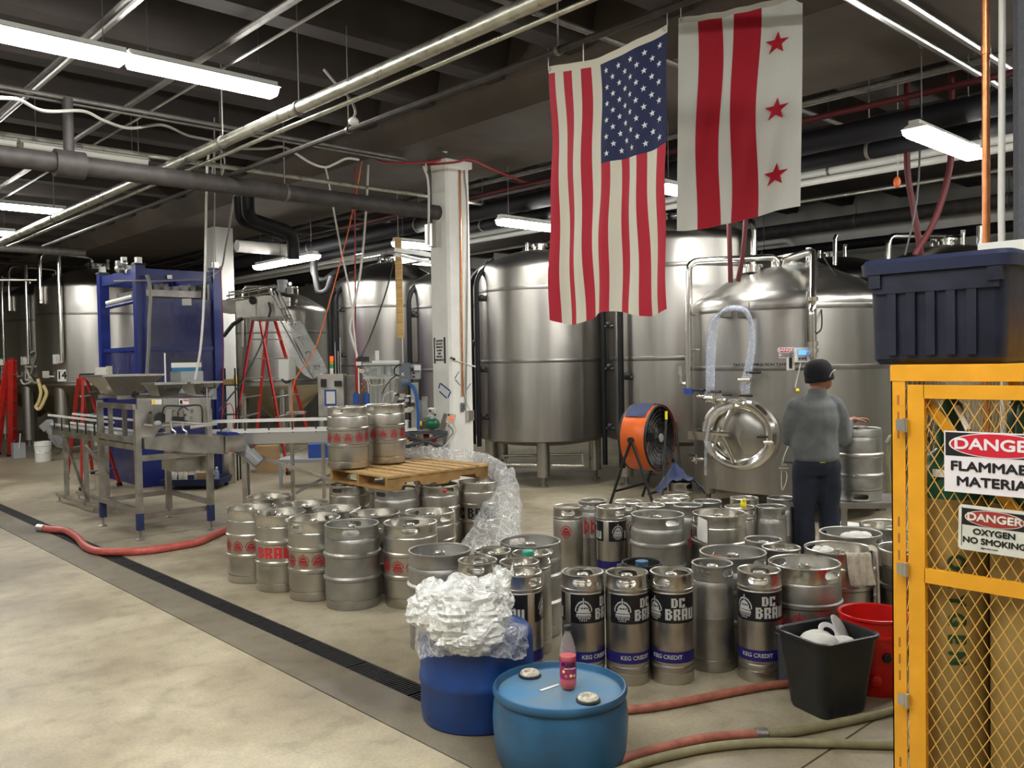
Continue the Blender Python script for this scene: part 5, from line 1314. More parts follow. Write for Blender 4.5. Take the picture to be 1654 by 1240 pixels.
# posts (slotted angle) : front-left corner shows its two flanges
for (x, y, sx, sy) in ((cx, cy, 1, -1), (cx, CY0, 1, 1), (CX1, cy, -1, -1), (CX1, CY0, -1, 1)):
    mb = MB(); X = x-cx; Y = y-cy
    mb.box(min(X, X+sx*.004), max(X, X+sx*.004), min(Y, Y+sy*.045), max(Y, Y+sy*.045), 0, ZT); mb.box(min(X, X+sx*.045), max(X, X+sx*.045), min(Y, Y+sy*.004), max(Y, Y+sy*.004), 0, ZT)
    po = mb.build('post', 'cage_yellow', CG, 0)
    if x == cx and y == cy:
        for i in range(12):
            z = 1.60-.055*(i % 3)*1.0-.40*(i//3)
            MB().box(-.0008, .0, -.026, -.020, z-.016, z+.016).build('slot', 'stain_brown', po, 0)
cb('top_rail', cx-.002, cx+.03, CY0, cy+.002, ZT-.05, ZT+.0); cb('top_rail', CX1-.03, CX1, CY0, cy, ZT-.05, ZT)
cb('top_rail', cx, CX1, cy-.03, cy, ZT-.05, ZT); cb('top_rail', cx, CX1, CY0, CY0+.03, ZT-.05, ZT)
cb('top_sheet', cx, CX1, CY0, cy, ZT, ZT+.003)
cb('floor_sheet', cx+.01, CX1-.01, CY0+.01, cy-.01, .05, .06)
cb('bottom_rail', cx, cx+.03, CY0, cy, .03, .08); cb('bottom_rail', cx, CX1, cy-.03, cy, .03, .08); cb('bottom_rail', CX1-.03, CX1, CY0, cy, .03, .08)
# door frame, proud of the posts
DX = cx-.012; dy1, dy0 = cy-.058, CY0+.03
DR = MB().box(DX-cx, DX-cx+.022, dy1-.052-cy, dy1-cy, .10, ZT-.062).build('door_stile', 'cage_yellow', CG, 0)
cb('door_stile', DX, DX+.022, dy0, dy0+.052, .10, ZT-.062)
for z0_, z1_ in ((ZT-.105, ZT-.062), (1.015, 1.060), (.10, .145)): cb('door_rail', DX, DX+.022, dy0+.05, dy1-.05, z0_, z1_)
def diag(y0, z0, y1, z1): MB().bar((DX+.035-cx, y0-cy, z0), (DX+.035-cx, y1-cy, z1), .035, .004, up=(1, 0, 0)).build('door_brace', 'cage_yellow', CG, 0)
diag(dy1-.03, ZT-.10, dy1-.50, 1.03); diag(dy1-.03, .13, dy0+.02, 1.02)
for z in (1.52, 1.05, .62): MB().box(DX-.014-cx, DX-cx, dy1-cy+.0, dy1-cy+.032, z-.018, z+.018).cyl((DX-.012-cx, dy1-cy+.004, z-.022), (DX-.012-cx, dy1-cy+.004, z+.022), .008, 10).build('hinge', 'bright_zinc', CG)
def mesh_panel(o, u, L, H, nm, par, step=.040, rise=.068, wt=.0028):
    """expanded metal: zig-zag strands crossing in diamonds; u = unit vector along the panel"""
    o = Vector(o); u = Vector(u); mb = MB(); nx = int(L/step); sl = rise/step
    n = Vector((u.y, -u.x, 0))
    def clip(x0, z0, x1, z1):
        # clip a segment to 0..L, 0..H
        dx, dz = x1-x0, z1-z0; t0, t1 = 0., 1.
        for p_, q_ in ((-dx, x0), (dx, L-x0), (-dz, z0), (dz, H-z0)):
            if abs(p_) < 1e-9: continue
            r = q_/p_
            if p_ < 0: t0 = max(t0, r)
            else: t1 = min(t1, r)
        return (x0+dx*t0, z0+dz*t0, x0+dx*t1, z0+dz*t1) if t0 < t1 else None
    kmax = int((L*sl+H)/rise)+2
    for k_ in range(-int(L*sl/rise)-2, kmax):
        for sg in (1, -1):
            z0 = k_*rise if sg > 0 else k_*rise+0; z1 = z0+sg*L*sl
            if sg < 0: z0 = k_*rise; z1 = z0-L*sl
            c = clip(0, z0, L, z1)
            if not c: continue
            a = o+u*c[0]+Vector((0, 0, c[1])); b = o+u*c[2]+Vector((0, 0, c[3]))
            if (b-a).length > .01: mb.bar(a+n*(.0006*sg), b+n*(.0006*sg), wt, .0016, up=tuple(n))
    return mb.build(nm, 'cage_wire', par, 0)
mesh_panel((DX+.012-cx, dy0+.03-cy, 1.04), (0, 1, 0), dy1-dy0-.06, ZT-.08-1.04, 'front_mesh', CG)
mesh_panel((DX+.012-cx, dy0+.03-cy, .12), (0, 1, 0), dy1-dy0-.06, 1.03-.12, 'front_mesh', CG)
mesh_panel((.02, -.004, .06), (1, 0, 0), CX1-cx-.04, ZT-.1, 'side_mesh', CG)
# signs on the door
sM = lambda y, z: plane_M((DX-.004-cx, y-cy, z), (0, -1, 0), (0, 0, 1))
p0 = PX(1526, 695, DX); z1_ = p0.z; y1_ = p0.y; W_, H_ = .300, .190
M = sM(y1_-W_/2, z1_-H_/2)
S1 = MB().box(-W_/2, W_/2, -H_/2, H_/2, -.001, .0015, M).build('danger_sign', 'sign_white', CG, 0)
MB().box(-W_/2+.004, W_/2-.004, .018, H_/2-.004, .0015, .0020, M).build('sign_panel', 'sign_black', S1, 0)
MB().lathe([(0, .0026), (.046, .0026)], 48, M @ Matrix.Translation((0, .055, 0)) @ Matrix.Diagonal((2.95, .82, 1, 1))).build('oval_rim', 'sign_white', S1, 0)
MB().lathe([(0, .0030), (.044, .0030)], 48, M @ Matrix.Translation((0, .055, 0)) @ Matrix.Diagonal((2.95, .80, 1, 1))).build('oval', 'sign_red', S1, 0)
put_text('DANGER', .047, 'sign_white', S1, M @ Matrix.Translation((0, .0555, .0036)), .0016, 1.28)
put_text('FLAMMABLE', .040, 'sign_black', S1, M @ Matrix.Translation((.002, -.014, .0022)), .0016, 1.24)
put_text('MATERIALS', .040, 'sign_black', S1, M @ Matrix.Translation((.008, -.061, .0022)), .0016, 1.22)
p0 = PX(1549, 814, DX); z1_ = p0.z; y1_ = p0.y; W_, H_ = .200, .140
M = sM(y1_-W_/2, z1_-H_/2) @ Matrix.Rotation(-.02, 4, 'Z')
S2 = MB().prism([(x, y) for x, y, _ in rrect(W_/2, H_/2, .010, 0, 4)], -.001, .0018, M).build('danger_sign', 'sign_cream', CG, 0)
MB().box(-W_/2+.010, W_/2-.010, .008, H_/2-.010, .0018, .0023, M).box(-W_/2+.009, -W_/2+.011, -.058, .062, .0018, .0026, M).build('sign_panel', 'sign_black', S2, 0)
MB().lathe([(0, .0028), (.027, .0028)], 48, M @ Matrix.Translation((.002, .034, 0)) @ Matrix.Diagonal((3.1, .95, 1, 1))).build('oval_rim', 'sign_cream', S2, 0)
MB().lathe([(0, .0032), (.0258, .0032)], 48, M @ Matrix.Translation((.002, .034, 0)) @ Matrix.Diagonal((3.1, .92, 1, 1))).build('oval', 'sign_dull_red', S2, 0)
put_text('DANGER', .032, 'sign_cream', S2, M @ Matrix.Translation((.002, .0345, .0038)), .0012, 1.2)
put_text('OXYGEN', .025, 'sign_black', S2, M @ Matrix.Translation((.002, -.010, .0024)), .0011, 1.15)
put_text('NO SMOKING', .025, 'sign_black', S2, M @ Matrix.Translation((.002, -.038, .0024)), .0011, 1.12)
put_text('KEEP AREA CLEAR', .006, 'sign_black', S2, M @ Matrix.Translation((-.01, -.058, .0024)), 0, 1.)
# gas cylinders
def gas_cyl(x, y, label, body, word=None):
    t = thing('gas_cylinder', label, 'gas cylinder', (x, y, .061), facing(Vector((x, y, 0))), 'gas cylinders in the yellow cage')
    MB().lathe([(0, .012), (.06, 0), (.105, .012), (.113, .04), (.113, 1.22)], 40).build('cylinder_body', body, t)
    MB().lathe([(.1135, 1.22), (.112, 1.25), (.10, 1.30), (.075, 1.345), (.048, 1.37), (.042, 1.375)], 40).build('shoulder', 'cylinder_green', t)
    MB().lathe([(.042, 1.372), (.044, 1.40), (.042, 1.48), (.036, 1.52), (.02, 1.54), (0, 1.545)], 24).build('valve_cap', 'cylinder_green', t)
    if word:
        for i, ch in enumerate(word):
            me = text_mesh(ch, .075, .004)
            for v in me.vertices:
                X, Y = v.co.x, v.co.y; a = -PI/2+.12+(-Y)*-1/.113*.9; r = .1150+v.co.z; v.co = (r*math.cos(-PI/2+.12+Y*-1/.113*-.9), r*math.sin(-PI/2+.12+Y*-1/.113*-.9), 1.02-.062*i-X*.8)
            ob('stencil_letter', me, 'stencil_green', t)
    return t
gas_cyl(3.012, 1.106, 'tan oxygen cylinder with green shoulder and stencilled letters, leftmost in cage', 'cylinder_tan', 'OXYGEN')
gas_cyl(3.012, .868, 'second tan gas cylinder in the cage, right of the stencilled one', 'cylinder_tan')
gas_cyl(3.012, .63, 'third tan gas cylinder in the cage front row', 'cylinder_tan')
gas_cyl(3.26, .97, 'gas cylinder in the second row behind the stencilled one', 'cylinder_tan')
gas_cyl(3.26, .72, 'gas cylinder in the second row of the cage, right side', 'cylinder_tan')
p = PX(1545, 657, 2.93); q = PX(1565, 695, 2.90)
solo(MB().tube([p, (p+q)/2+Vector((0, 0, .004)), q], .010, 10), 'paper_roll', 'paper', 'rolled pale tag stuck in the cage mesh above the danger sign', 'tag')
p = PX(1517, 764, 2.90); M = plane_M(p, (0, -1, 0), (0, 0, 1)); solo(MB().box(-.02, .02, -.012, .012, 0, .002, M), 'sticker', 'paper', 'small white sticker on the green cylinder shoulder', 'sticker')
# ================================================================ TOTE + FOAM BOX on the cage
TT = thing('storage_tote', 'dark blue plastic tote with ribbed side standing on the yellow cage', 'tote', (3.20, 1.115, ZT+.004))
def rect(x0, x1, y0, y1, z, r=.03): return [(x+(x0+x1)/2, y+(y0+y1)/2, zz) for x, y, zz in rrect((x1-x0)/2, (y1-y0)/2, r, z, 4)]
hx, hy = .30, .215
MB().loft([rect(-hx+.02, hx-.02, -hy+.02, hy-.02, 0, .03), rect(-hx+.005, hx-.005, -hy+.008, hy-.008, .018, .035), rect(-hx, hx, -hy, hy, .31, .035)]).build('tote_body', 'blue_tote', TT, 35)
MB().loft([rect(-hx-.022, hx+.022, -hy-.022, hy+.022, .300, .04), rect(-hx-.026, hx+.026, -hy-.026, hy+.026, .335, .045), rect(-hx-.014, hx+.014, -hy-.014, hy+.014, .350, .04), rect(-hx+.02, hx-.02, -hy+.02, hy-.02, .350, .03), rect(-hx+.04, hx-.04, -hy+.04, hy-.04, .340, .02)]).build('tote_lid', 'blue_tote_rim', TT, 35)
for i in range(5): MB().box(-hx-.008, -hx+.012, -hy+.085+.062*i, -hy+.085+.062*i+.028, .03, .235).build('rib', 'blue_tote', TT, 0)
MB().box(-hx-.010, -hx+.012, -hy+.02, hy-.02, .235, .298).build('band', 'blue_tote', TT, 0)
for s in (-1, 1): MB().box(-hx-.018, -hx+.02, s*(hy-.03)-.02, s*(hy-.03)+.02, .255, .302).build('lug', 'blue_tote', TT, 0)
FB = thing('foam_box', 'white foam box on the cage behind the blue tote', 'box', (3.83, .98, ZT+.004))
MB().box(-.16, .16, -.25, .25, 0, .40).build('box_body', 'white_plastic', FB, 0); MB().box(-.17, .17, -.26, .26, .40, .46).build('box_lid', 'white_plastic', FB, 0)

# ================================================================ FLOOR HOSES
def fhose(pts, r, m, label, nm='hose', n=12):
    P = [PZ(x, y, r+.001) for x, y in pts]; return solo(MB().tube(spline(P, 8), r, n), nm, m, label, 'hose')
fhose([(66, 852), (85, 855), (106, 857), (125, 868), (138, 882), (160, 890), (200, 891), (245, 888), (290, 881), (320, 875), (345, 864), (372, 853), (420, 838)], .036, 'hose_red', 'thick glossy red hose snaking across the drain at left')
p = PZ(64, 852, .037); q = PZ(72, 853, .037); solo(MB().cyl(p-(q-p)*.3, q, .040, 14), 'hose_fitting', 'bright_zinc', 'steel end fitting of the thick red hose at left', 'fitting')
fhose([(940, 1152), (1013, 1146), (1060, 1141), (1120, 1130), (1180, 1118), (1235, 1108), (1290, 1102), (1340, 1100)], .021, 'hose_dusty', 'dusty pink-red hose passing in front of the labelled kegs')
fhose([(960, 1262), (985, 1238), (1020, 1221), (1080, 1205), (1150, 1190), (1222, 1185)], .021, 'hose_dusty', 'dusty red hose coming out beside the light blue drum')
p, q = PZ(1221, 1185, .022), PZ(1240, 1185, .022); f = MB().cyl(p, q, .026, 14)
for t_ in (.2, .8): f.cyl(p+(q-p)*(t_-.1), p+(q-p)*(t_+.1), .029, 14)
solo(f, 'hose_coupling', 'machine_dark', 'metal clamp joining the red and olive hoses', 'coupling')
fhose([(1240, 1185), (1290, 1180), (1350, 1168), (1410, 1155), (1470, 1138), (1540, 1115)], .021, 'hose_olive', 'olive hose running from the clamp towards the yellow cage')
fhose([(985, 1252), (1030, 1234), (1090, 1218), (1160, 1205), (1240, 1199), (1330, 1200), (1450, 1203), (1560, 1204)], .020, 'hose_olive', 'pale green hose lying nearest the camera by the drum')
# ================================================================ FAN
fc = PD(1046, 706, 10.35); FS = thing('drum_fan', 'orange drum fan with black grille on a tube stand', 'fan', (fc.x, fc.y, 0))
fa = (RT*.80-FW*.60).normalized(); zc = fc.z; fr = .385
M = Matrix.Translation((0, 0, zc)) @ fa.to_track_quat('Z', 'Y').to_matrix().to_4x4()
MB().lathe([(fr, -.17), (fr+.006, -.16), (fr+.006, .16), (fr, .17), (fr-.010, .17), (fr-.012, -.17), (fr, -.17)], 56, M).build('housing', 'fan_orange', FS)
MB().lathe([(fr-.013, .165), (fr-.014, -.165)], 56, M).build('inner_shade', 'rubber_black', FS)  # black layer over the orange inside, painting in the shade of the housing
for s in (-1, 1):
    g = MB().lathe([(fr+.008, .155), (fr+.012, .175), (fr+.002, .185), (fr-.004, .172)], 48, M @ Matrix.Diagonal((1, 1, s, 1)))
    for r_ in (.08, .13, .18, .23, .28, .33): g.lathe([(r_-.003, .178), (r_, .182), (r_+.003, .178), (r_, .174), (r_-.003, .178)], 32, M @ Matrix.Diagonal((1, 1, s, 1)))
    for i in range(12): a = i*PI/6; g.bar(M @ Vector((math.cos(a)*.05, math.sin(a)*.05, .18*s)), M @ Vector((math.cos(a)*fr, math.sin(a)*fr, .172*s)), .006)
    g.build('grille', 'rubber_black', FS)
MB().lathe([(0, .19), (.05, .188), (.055, .175)], 24, M).build('badge', 'print_silver', FS)
b = MB().cyl(M @ Vector((0, 0, -.10)), M @ Vector((0, 0, .06)), .06, 20)
b.build('motor', 'rubber_black', FS)
for k_ in range(3):
    bl = MB(); a = k_*2.094+.4
    R0 = M @ Matrix.Rotation(a, 4, 'Z'); bl.loft([[R0 @ Vector((x, y, zz)) for x, y, zz in ((r_, -wd, .05-.0), (r_, wd, -.05), (r_, wd, -.058), (r_, -wd, .042))] for r_, wd in ((.05, .05), (.2, .09), (.34, .12))]); bl.build('blade', 'machine_dark', FS, 0)
ax = fa.cross(Vector((0, 0, 1))).normalized()
for s in (-1, 1):
    pv = Vector((0, 0, zc))+ax*s*(fr+.02); st = MB()
    st.cyl(pv-ax*.03*s, pv+ax*.03*s, .035, 12); o = st.build('pivot_knob', 'rubber_black', FS)
    for e in (-1, 1): MB().tube([pv, pv+fa*e*.12-Vector((0, 0, .30)), Vector((pv.x, pv.y, .02))+fa*e*.30], .017, 8).build('leg', 'rubber_black', FS)
for e in (-1, 1): MB().tube([ax*(fr+.02)+fa*.22*e+Vector((0, 0, .2)), -ax*(fr+.02)+fa*.22*e+Vector((0, 0, .2))], .016, 8).build('cross_bar', 'rubber_black', FS)
pt = [Vector((0, 0, zc))+fa*(-.15+.3*i/8)+Vector((0, 0, fr+.012)) for i in range(9)]
cl_ = MB()
for i in range(13):
    a = -.85+1.7*i/12
    for j in range(7): zz = -.17+.27*j/6; cl_.v.append(M @ Vector((0, 0, 0)) + (Vector((0, 0, 1))*math.cos(a)+ax*math.sin(a))*(fr+.018+.006*math.sin(i*2+j))+fa*(zz+.03))
for i in range(12):
    for j in range(6): q = i*7+j; cl_.f.append((q, q+1, q+8, q+7))
cl_.v = [v+Vector((fc.x, fc.y, 0)) for v in cl_.v]; solo(cl_, 'cloth', 'cloth_blue', 'dark cloth draped over the top of the orange fan', 'cloth', smooth=60)
# mop handles and dark blue squeegee bin beside the fan
pM = PD(1076, 664, 9.6); pM2 = PD(1068, 800, 9.3); pM2.z = .02
bm_ = thing('push_broom', 'broom with black handle and yellow tip leaning before the fan', 'broom', tuple(pM2)); MB().tube([Vector((0, 0, .03)), pM-pM2-Vector((0, 0, .09))], .013, 8).build('handle', 'rubber_black', bm_); MB().tube([pM-pM2-Vector((0, 0, .09)), pM-pM2], .015, 8).build('handle_tip', 'yellow_cap', bm_); MB().box(-.2, .2, -.03, .03, 0, .06).build('brush', 'rubber_black', bm_)
pa, pb = PD(1091, 682, 9.9), PD(1104, 765, 9.6)
mp = thing('mop', 'black handled mop leaning in the dark blue bin by the fan', 'mop', tuple(pb)); MB().tube([Vector((0, 0, -.35)), pa-pb], .014, 8).build('handle', 'rubber_black', mp)
pc2 = K['F1'].location
cl_ = MB()
for i in range(15):
    for j in range(9):
        u, v = i/14-.5, j/8-.5; cl_.v.append(Vector((pc2.x, pc2.y, .60))+RT*(u*.42)+FW*(v*.30)+Vector((0, 0, .03*math.cos(u*4)+.14*math.exp(-((u+.1)**2+v*v)*25)-.5*max(0, abs(u)-.32)+.015*math.sin(i*2+j))))
for i in range(14):
    for j in range(8): q = i*9+j; cl_.f.append((q, q+9, q+10, q+1))
solo(cl_, 'cloth', 'cloth_blue', 'dark blue cloth heaped on the keg beside the fan', 'cloth', smooth=60)
# ================================================================ KEG STAND WITH UPTURNED KEG
kp = PD(1384, 745, 7.25); ST = thing('work_stand', 'low steel table carrying the upturned keg', 'table', (kp.x, kp.y, 0), facing(kp)+.3)
MB().box(-.20, .48, -.24, .28, .50, .545).build('table_top', 'machine_dark', ST, 0)
for x, y in ((-.19, -.23), (.43, -.23), (-.19, .23), (.43, .23)): MB().box(x, x+.04, y, y+.04, 0, .50).build('leg', 'machine_dark', ST, 0)
for y in (-.21, .25): MB().box(-.17, .44, y-.012, y+.012, .15, .18).build('cross_bar', 'machine_dark', ST, 0)
uk = thing('beer_keg', 'upturned steel keg on the stand that the man is handling', 'keg', (kp.x, kp.y, .546), facing(kp), None)
def kcopy(key, m, nm, M, rot=0.):
    me = KP[key].copy(); me.transform(M); me.flip_normals(); me.materials.clear(); me.materials.append(MT[m]); return ob(nm, me, None, uk)
FL = Matrix.Translation((0, 0, KH)) @ Matrix.Diagonal((1, 1, -1, 1))
for key, nm in (('half_matte_body', 'body'), ('half_collar', 'collar'), ('half_base', 'base_chime')): kcopy(key, 'keg_matte', nm, FL @ Matrix.Rotation(.15, 4, 'Z'))
solo(MB().lathe([(0, .0), (.07, 0), (.08, .05), (.085, .055), (.078, .058), (.0, .05)], 28, Matrix.Translation((kp.x+.0, kp.y, .546+KH-.045))), 'tray', 'keg_matte', 'small steel cup on the upturned keg under the man\'s hand', 'cup')
bx_ = PD(1372, 848, 7.6); bx_.z = 0
for i in range(4):
    z = .04*i; MB()
    solo(MB().box(bx_.x-.13, bx_.x+.13, bx_.y-.13, bx_.y+.13, z+.10, z+.135), 'paper_stack', 'paper', ('topmost', 'second', 'third', 'lowest')[3-i]+' bundle of white paper under the steel table', 'paper', 'white paper bundles under the steel table')
solo(MB().box(bx_.x-.16, bx_.x+.16, bx_.y-.16, bx_.y+.16, 0, .10), 'crate', 'plastic_black', 'dark crate under the white paper bundles', 'crate')
p = PD(1437, 700, 7.6)
cable([(1432, 715), (1440, 705), (1434, 740), (1437, 790), (1432, 812)], 7.5, .018, 'hose_olive', 'pale hose hanging behind the upturned keg', name='hose', cat='hose', n=8)
# ================================================================ PERSON
pp = PD(1318, 700, 6.95); pp.z = 0
MAN = thing('person', 'person in grey fleece, dark beanie and navy jeans handling a keg', 'person', tuple(pp))
# figure frame: R right in the picture, F away from the camera, U up
Rr, Ff, Uu = RT, FW, UPZ
def L(x, y, z): return Rr*x+Ff*y+Uu*z
def ell(c, rx, ry, n=20, ax=None, tilt=None):
    """ring round an upright axis, turned by ax"""
    a0 = ax or 0.; out = []
    for i in range(n):
        a = 2*PI*i/n; x, y = rx*math.cos(a), ry*math.sin(a); out.append(L(*(Vector(c)+Vector((x*math.cos(a0)-y*math.sin(a0), x*math.sin(a0)+y*math.cos(a0), 0)))))
    return out
def limb(mb, pts, rads, n=14):
    P = spline([L(*p) for p in pts], 4); k_ = len(P)-1; R_ = []
    for i in range(len(P)):
        t = i/k_*(len(rads)-1); j = min(int(t), len(rads)-2); R_.append(rads[j]*(1-t+j)+rads[j+1]*(t-j))
    mb.tube(P, 0, n, rads=R_); mb.ball(P[0], R_[0]*.99, n); mb.ball(P[-1], R_[-1]*.99, n); return mb
def remesh(mb, vox, nm, m, par, sm=6, disp=0):
    me = mb.mesh(nm, 60); fixn(me)
    r = evalmesh(me, [('REMESH', dict(mode='VOXEL', voxel_size=vox)), ('SMOOTH', dict(factor=.5, iterations=sm))], nm)
    if disp:
        for v in r.vertices: v.co += v.normal*disp*(NZ.noise(Vector(v.co)*7)+.6*NZ.noise(Vector((v.co.x*9, v.co.y*9, v.co.z*4))))
    r.polygons.foreach_set('use_smooth', [True]*len(r.polygons)); return ob(nm, r, m, par)
yaw = .30      # torso turned a little to the right
# body: head, neck, torso core, arms, hands, legs - one surface
B = MB()
hd = Vector((.035, .02, 1.585))
B.ball(L(*hd), .100, 22, (.92, 1.0, 1.16), Matrix.Rotation(-AZ, 4, 'Z'))
B.ball(L(*(hd+Vector((.055, .035, -.055)))), .062, 16, (.95, 1, .95))      # jaw, to the right
B.ball(L(*(hd+Vector((.105, .052, -.015)))), .016, 10, (1, 1, 1.3))       # nose
B.ball(L(*(hd+Vector((.093, .045, -.055)))), .022, 10, (.8, 1, .7))       # mouth
B.ball(L(*(hd+Vector((.088, .060, .012)))), .016, 8)                        # brow
B.ball(L(*(hd+Vector((.035, -.094, -.02)))), .024, 10, (.7, .45, 1.2), Matrix.Rotation(-AZ, 4, 'Z'))   # near ear
limb(B, [(.0, -.01, 1.36), (.015, .0, 1.44), (.03, .01, 1.53)], [.068, .058, .058])
B.loft([ell((-.01, 0, .92), .155, .105, ax=yaw), ell((-.01, 0, 1.05), .145, .10, ax=yaw), ell((-.01, 0, 1.25), .165, .105, ax=yaw), ell((-.005, 0, 1.36), .12, .08, ax=yaw), ell((0, 0, 1.42), .06, .055, ax=yaw)])
shR, shL = Vector((.175, .045, 1.34)), Vector((-.185, -.05, 1.34))
elR, wrR = Vector((.235, .09, 1.07)), Vector((.345, .19, 1.205))
elL, wrL = Vector((-.19, .06, 1.08)), Vector((-.02, .24, 1.02))
limb(B, [shR, elR], [.05, .042]); limb(B, [elR, wrR], [.040, .028]); limb(B, [shL, elL], [.05, .042]); limb(B, [elL, wrL], [.040, .028])
for s in (-1, 1): limb(B, [(s*.085, .0, .92), (s*.095, -.005, .50), (s*.10, -.02, .09)], [.085, .058, .042])
def hand(B, w, dirv, palm, side, curl=.6, k=1.):
    """w wrist, dirv fingers' direction, palm normal, side = direction of the thumb (figure frame)"""
    w, d, p, s = Vector(w), Vector(dirv).normalized(), Vector(palm).normalized(), Vector(side).normalized()
    limb(B, [w-d*.02, w+d*.03], [.027*k, .030*k], 10)
    for j in range(4):
        o = (1.5-j)*.0205*k; limb(B, [w+d*.02+s*o*.7, w+d*.085*k+s*o], [.014*k, .0115*k], 10)
    Ls = (.072, .080, .074, .058)
    for j in range(4):
        o = (1.5-j)*.0215*k; b0 = w+d*.085*k+s*o; f = Ls[j]*k; c1 = curl*(.55+.12*j)
        k1 = b0+(d*math.cos(c1*.5)+p*math.sin(c1*.5))*f*.45; k2 = k1+(d*math.cos(c1*1.3)+p*math.sin(c1*1.3))*f*.32; k3 = k2+(d*math.cos(c1*1.9)+p*math.sin(c1*1.9))*f*.25
        limb(B, [b0, k1, k2, k3], [.0105*k, .0095*k, .0085*k, .007*k], 10)
    b0 = w+d*.025*k+s*.026*k; k1 = b0+(s*.75+d*.6+p*.2).normalized()*.04*k; k2 = k1+(d*.85+s*.35+p*.35).normalized()*.030*k; k3 = k2+(d*.9+p*.5).normalized()*.024*k
    limb(B, [b0, k1, k2, k3], [.013*k, .012*k, .010*k, .008*k], 10)
hand(B, wrR+Vector((.015, .01, .005)), (.92, .15, .12), (.1, -.1, -1), (.0, -1, .1), .75)
hand(B, wrL+Vector((.015, .01, 0)), (.85, .5, .0), (.1, .3, -1), (.3, -.5, .8), .6)
remesh(B, .0062, 'body', 'skin', MAN, 2)
# jeans
J = MB()
J.loft([ell((-.01, 0, .80), .172, .125, ax=yaw), ell((-.01, -.01, .88), .182, .135, ax=yaw), ell((-.01, 0, .98), .168, .120, ax=yaw), ell((-.01, 0, 1.02), .160, .115, ax=yaw)])
for s in (-1, 1): limb(J, [(s*.085, -.005, .86), (s*.092, .0, .66), (s*.100, .005, .48), (s*.103, -.01, .28), (s*.105, -.02, .10)], [.108, .098, .082, .078, .075], 18)
jo = remesh(J, .012, 'jeans', 'denim', MAN, 4, .010)
M = plane_M(L(.0, -.142, .905), Rr, Uu); MB().prism([(-.022, 0), (.022, 0), (.01, .014), (-.012, .016)], 0, .004, M).build('pocket_patch', 'yellow_cap', jo, 0)
# fleece
S = MB()
S.loft([ell((.0, 0, .905), .185, .140, ax=yaw), ell((.0, 0, .93), .200, .150, ax=yaw), ell((-.01, 0, 1.02), .200, .148, ax=yaw), ell((-.015, .0, 1.14), .200, .142, ax=yaw), ell((-.012, -.01, 1.26), .212, .140, ax=yaw), ell((-.008, -.01, 1.345), .198, .118, ax=yaw), ell((.0, .0, 1.40), .125, .085, ax=yaw), ell((.008, .0, 1.435), .078, .072, ax=yaw), ell((.014, .005, 1.485), .070, .068, ax=yaw)])
limb(S, [shR+Vector((-.02, 0, .0)), shR+Vector((.03, .02, -.10)), elR+Vector((.01, 0, .0))], [.088, .078, .070], 16); limb(S, [elR, (elR+wrR)/2, wrR-(wrR-elR)*.16], [.070, .058, .046], 16)
limb(S, [shL+Vector((.02, 0, .0)), shL+Vector((-.015, .02, -.12)), elL], [.085, .074, .066], 16); limb(S, [elL, (elL+wrL)/2, wrL-(wrL-elL)*.16], [.066, .056, .046], 16)
remesh(S, .011, 'fleece', 'fleece', MAN, 5, .011)
# beanie and mask strap
Bn = MB(); Mh = Matrix.Rotation(-AZ, 4, 'Z')
bc_ = hd+Vector((-.004, -.002, .018)); prof = [(.106, -.055), (.110, -.05), (.113, -.015), (.113, .02), (.105, .060), (.083, .092), (.05, .110), (0, .117)]
MX = Matrix.Translation(L(*bc_)) @ Mh @ Matrix.Rotation(-.16, 4, 'Y') @ Matrix.Diagonal((.98, 1.05, 1.03, 1))
Bn.lathe(prof, 36, MX); Bn.lathe([(.109, -.058), (.1135, -.055), (.1155, -.025), (.1125, -.018)], 36, MX)
Bn.build('beanie', 'beanie', MAN, 60)
MB().tube(spline([L(*(hd+Vector(v))) for v in ((.045, -.112, -.005), (.060, -.113, .025), (.085, -.098, .045), (.108, -.07, .05))], 5), .0035, 6).build('mask_strap', 'cable_white', MAN)
for s in (-1, 1): MB().ball(L(s*.105, .03, .045), .06, 16, (1.0, 1.0, .75)).ball(L(s*.105, .11, .035), .052, 16, (1, 1, .66)).build('shoe', 'shoe', MAN)
# ================================================================ CANNING LINE
def vb(t, px0, py0, px1, py1, d, dep, nm, m, par=None, tilt=0.):
    """box square to the aisle: x extent and height from two corners seen at depth d"""
    o = t.location if t is not None else Vector((0, 0, 0))
    a = PD((px0+px1)/2, (py0+py1)/2, d); w_ = pxw(abs(px1-px0), d); h_ = pxw(abs(py1-py0), d)
    M = Matrix.Translation(a-o) @ Matrix.Rotation(-AZ, 4, 'Z') @ Matrix.Rotation(tilt, 4, 'Y')
    return MB().box(-w_/2, w_/2, 0, dep, -h_/2, h_/2, M).build(nm, m, par or t, 0)
def vt(t, pts, d, r, nm, m, par=None, n=8, smooth=True):
    o = t.location if t is not None else Vector((0, 0, 0))
    P = [PD(x, y, d[i] if isinstance(d, (list, tuple)) else d)-o for i, (x, y) in enumerate(pts)]
    return MB().tube(spline(P, 5) if smooth and len(P) > 2 else P, r, n).build(nm, m, par or t)
def vcyl(t, px, py0, py1, d, rp, nm, m, par=None, n=16):
    o = t.location; a, b = PD(px, py0, d)-o, PD(px, py1, d)-o; b.x, b.y = a.x, a.y
    return MB().cyl(a, b, pxw(rp, d), n).build(nm, m, par or t)
def W(t, nm, m, x0, x1, y0, y1, z0, z1, par=None):
    o = t.location; return MB().box(x0-o.x, x1-o.x, y0-o.y, y1-o.y, z0-o.z, z1-o.z).build(nm, m, par or t, 0)
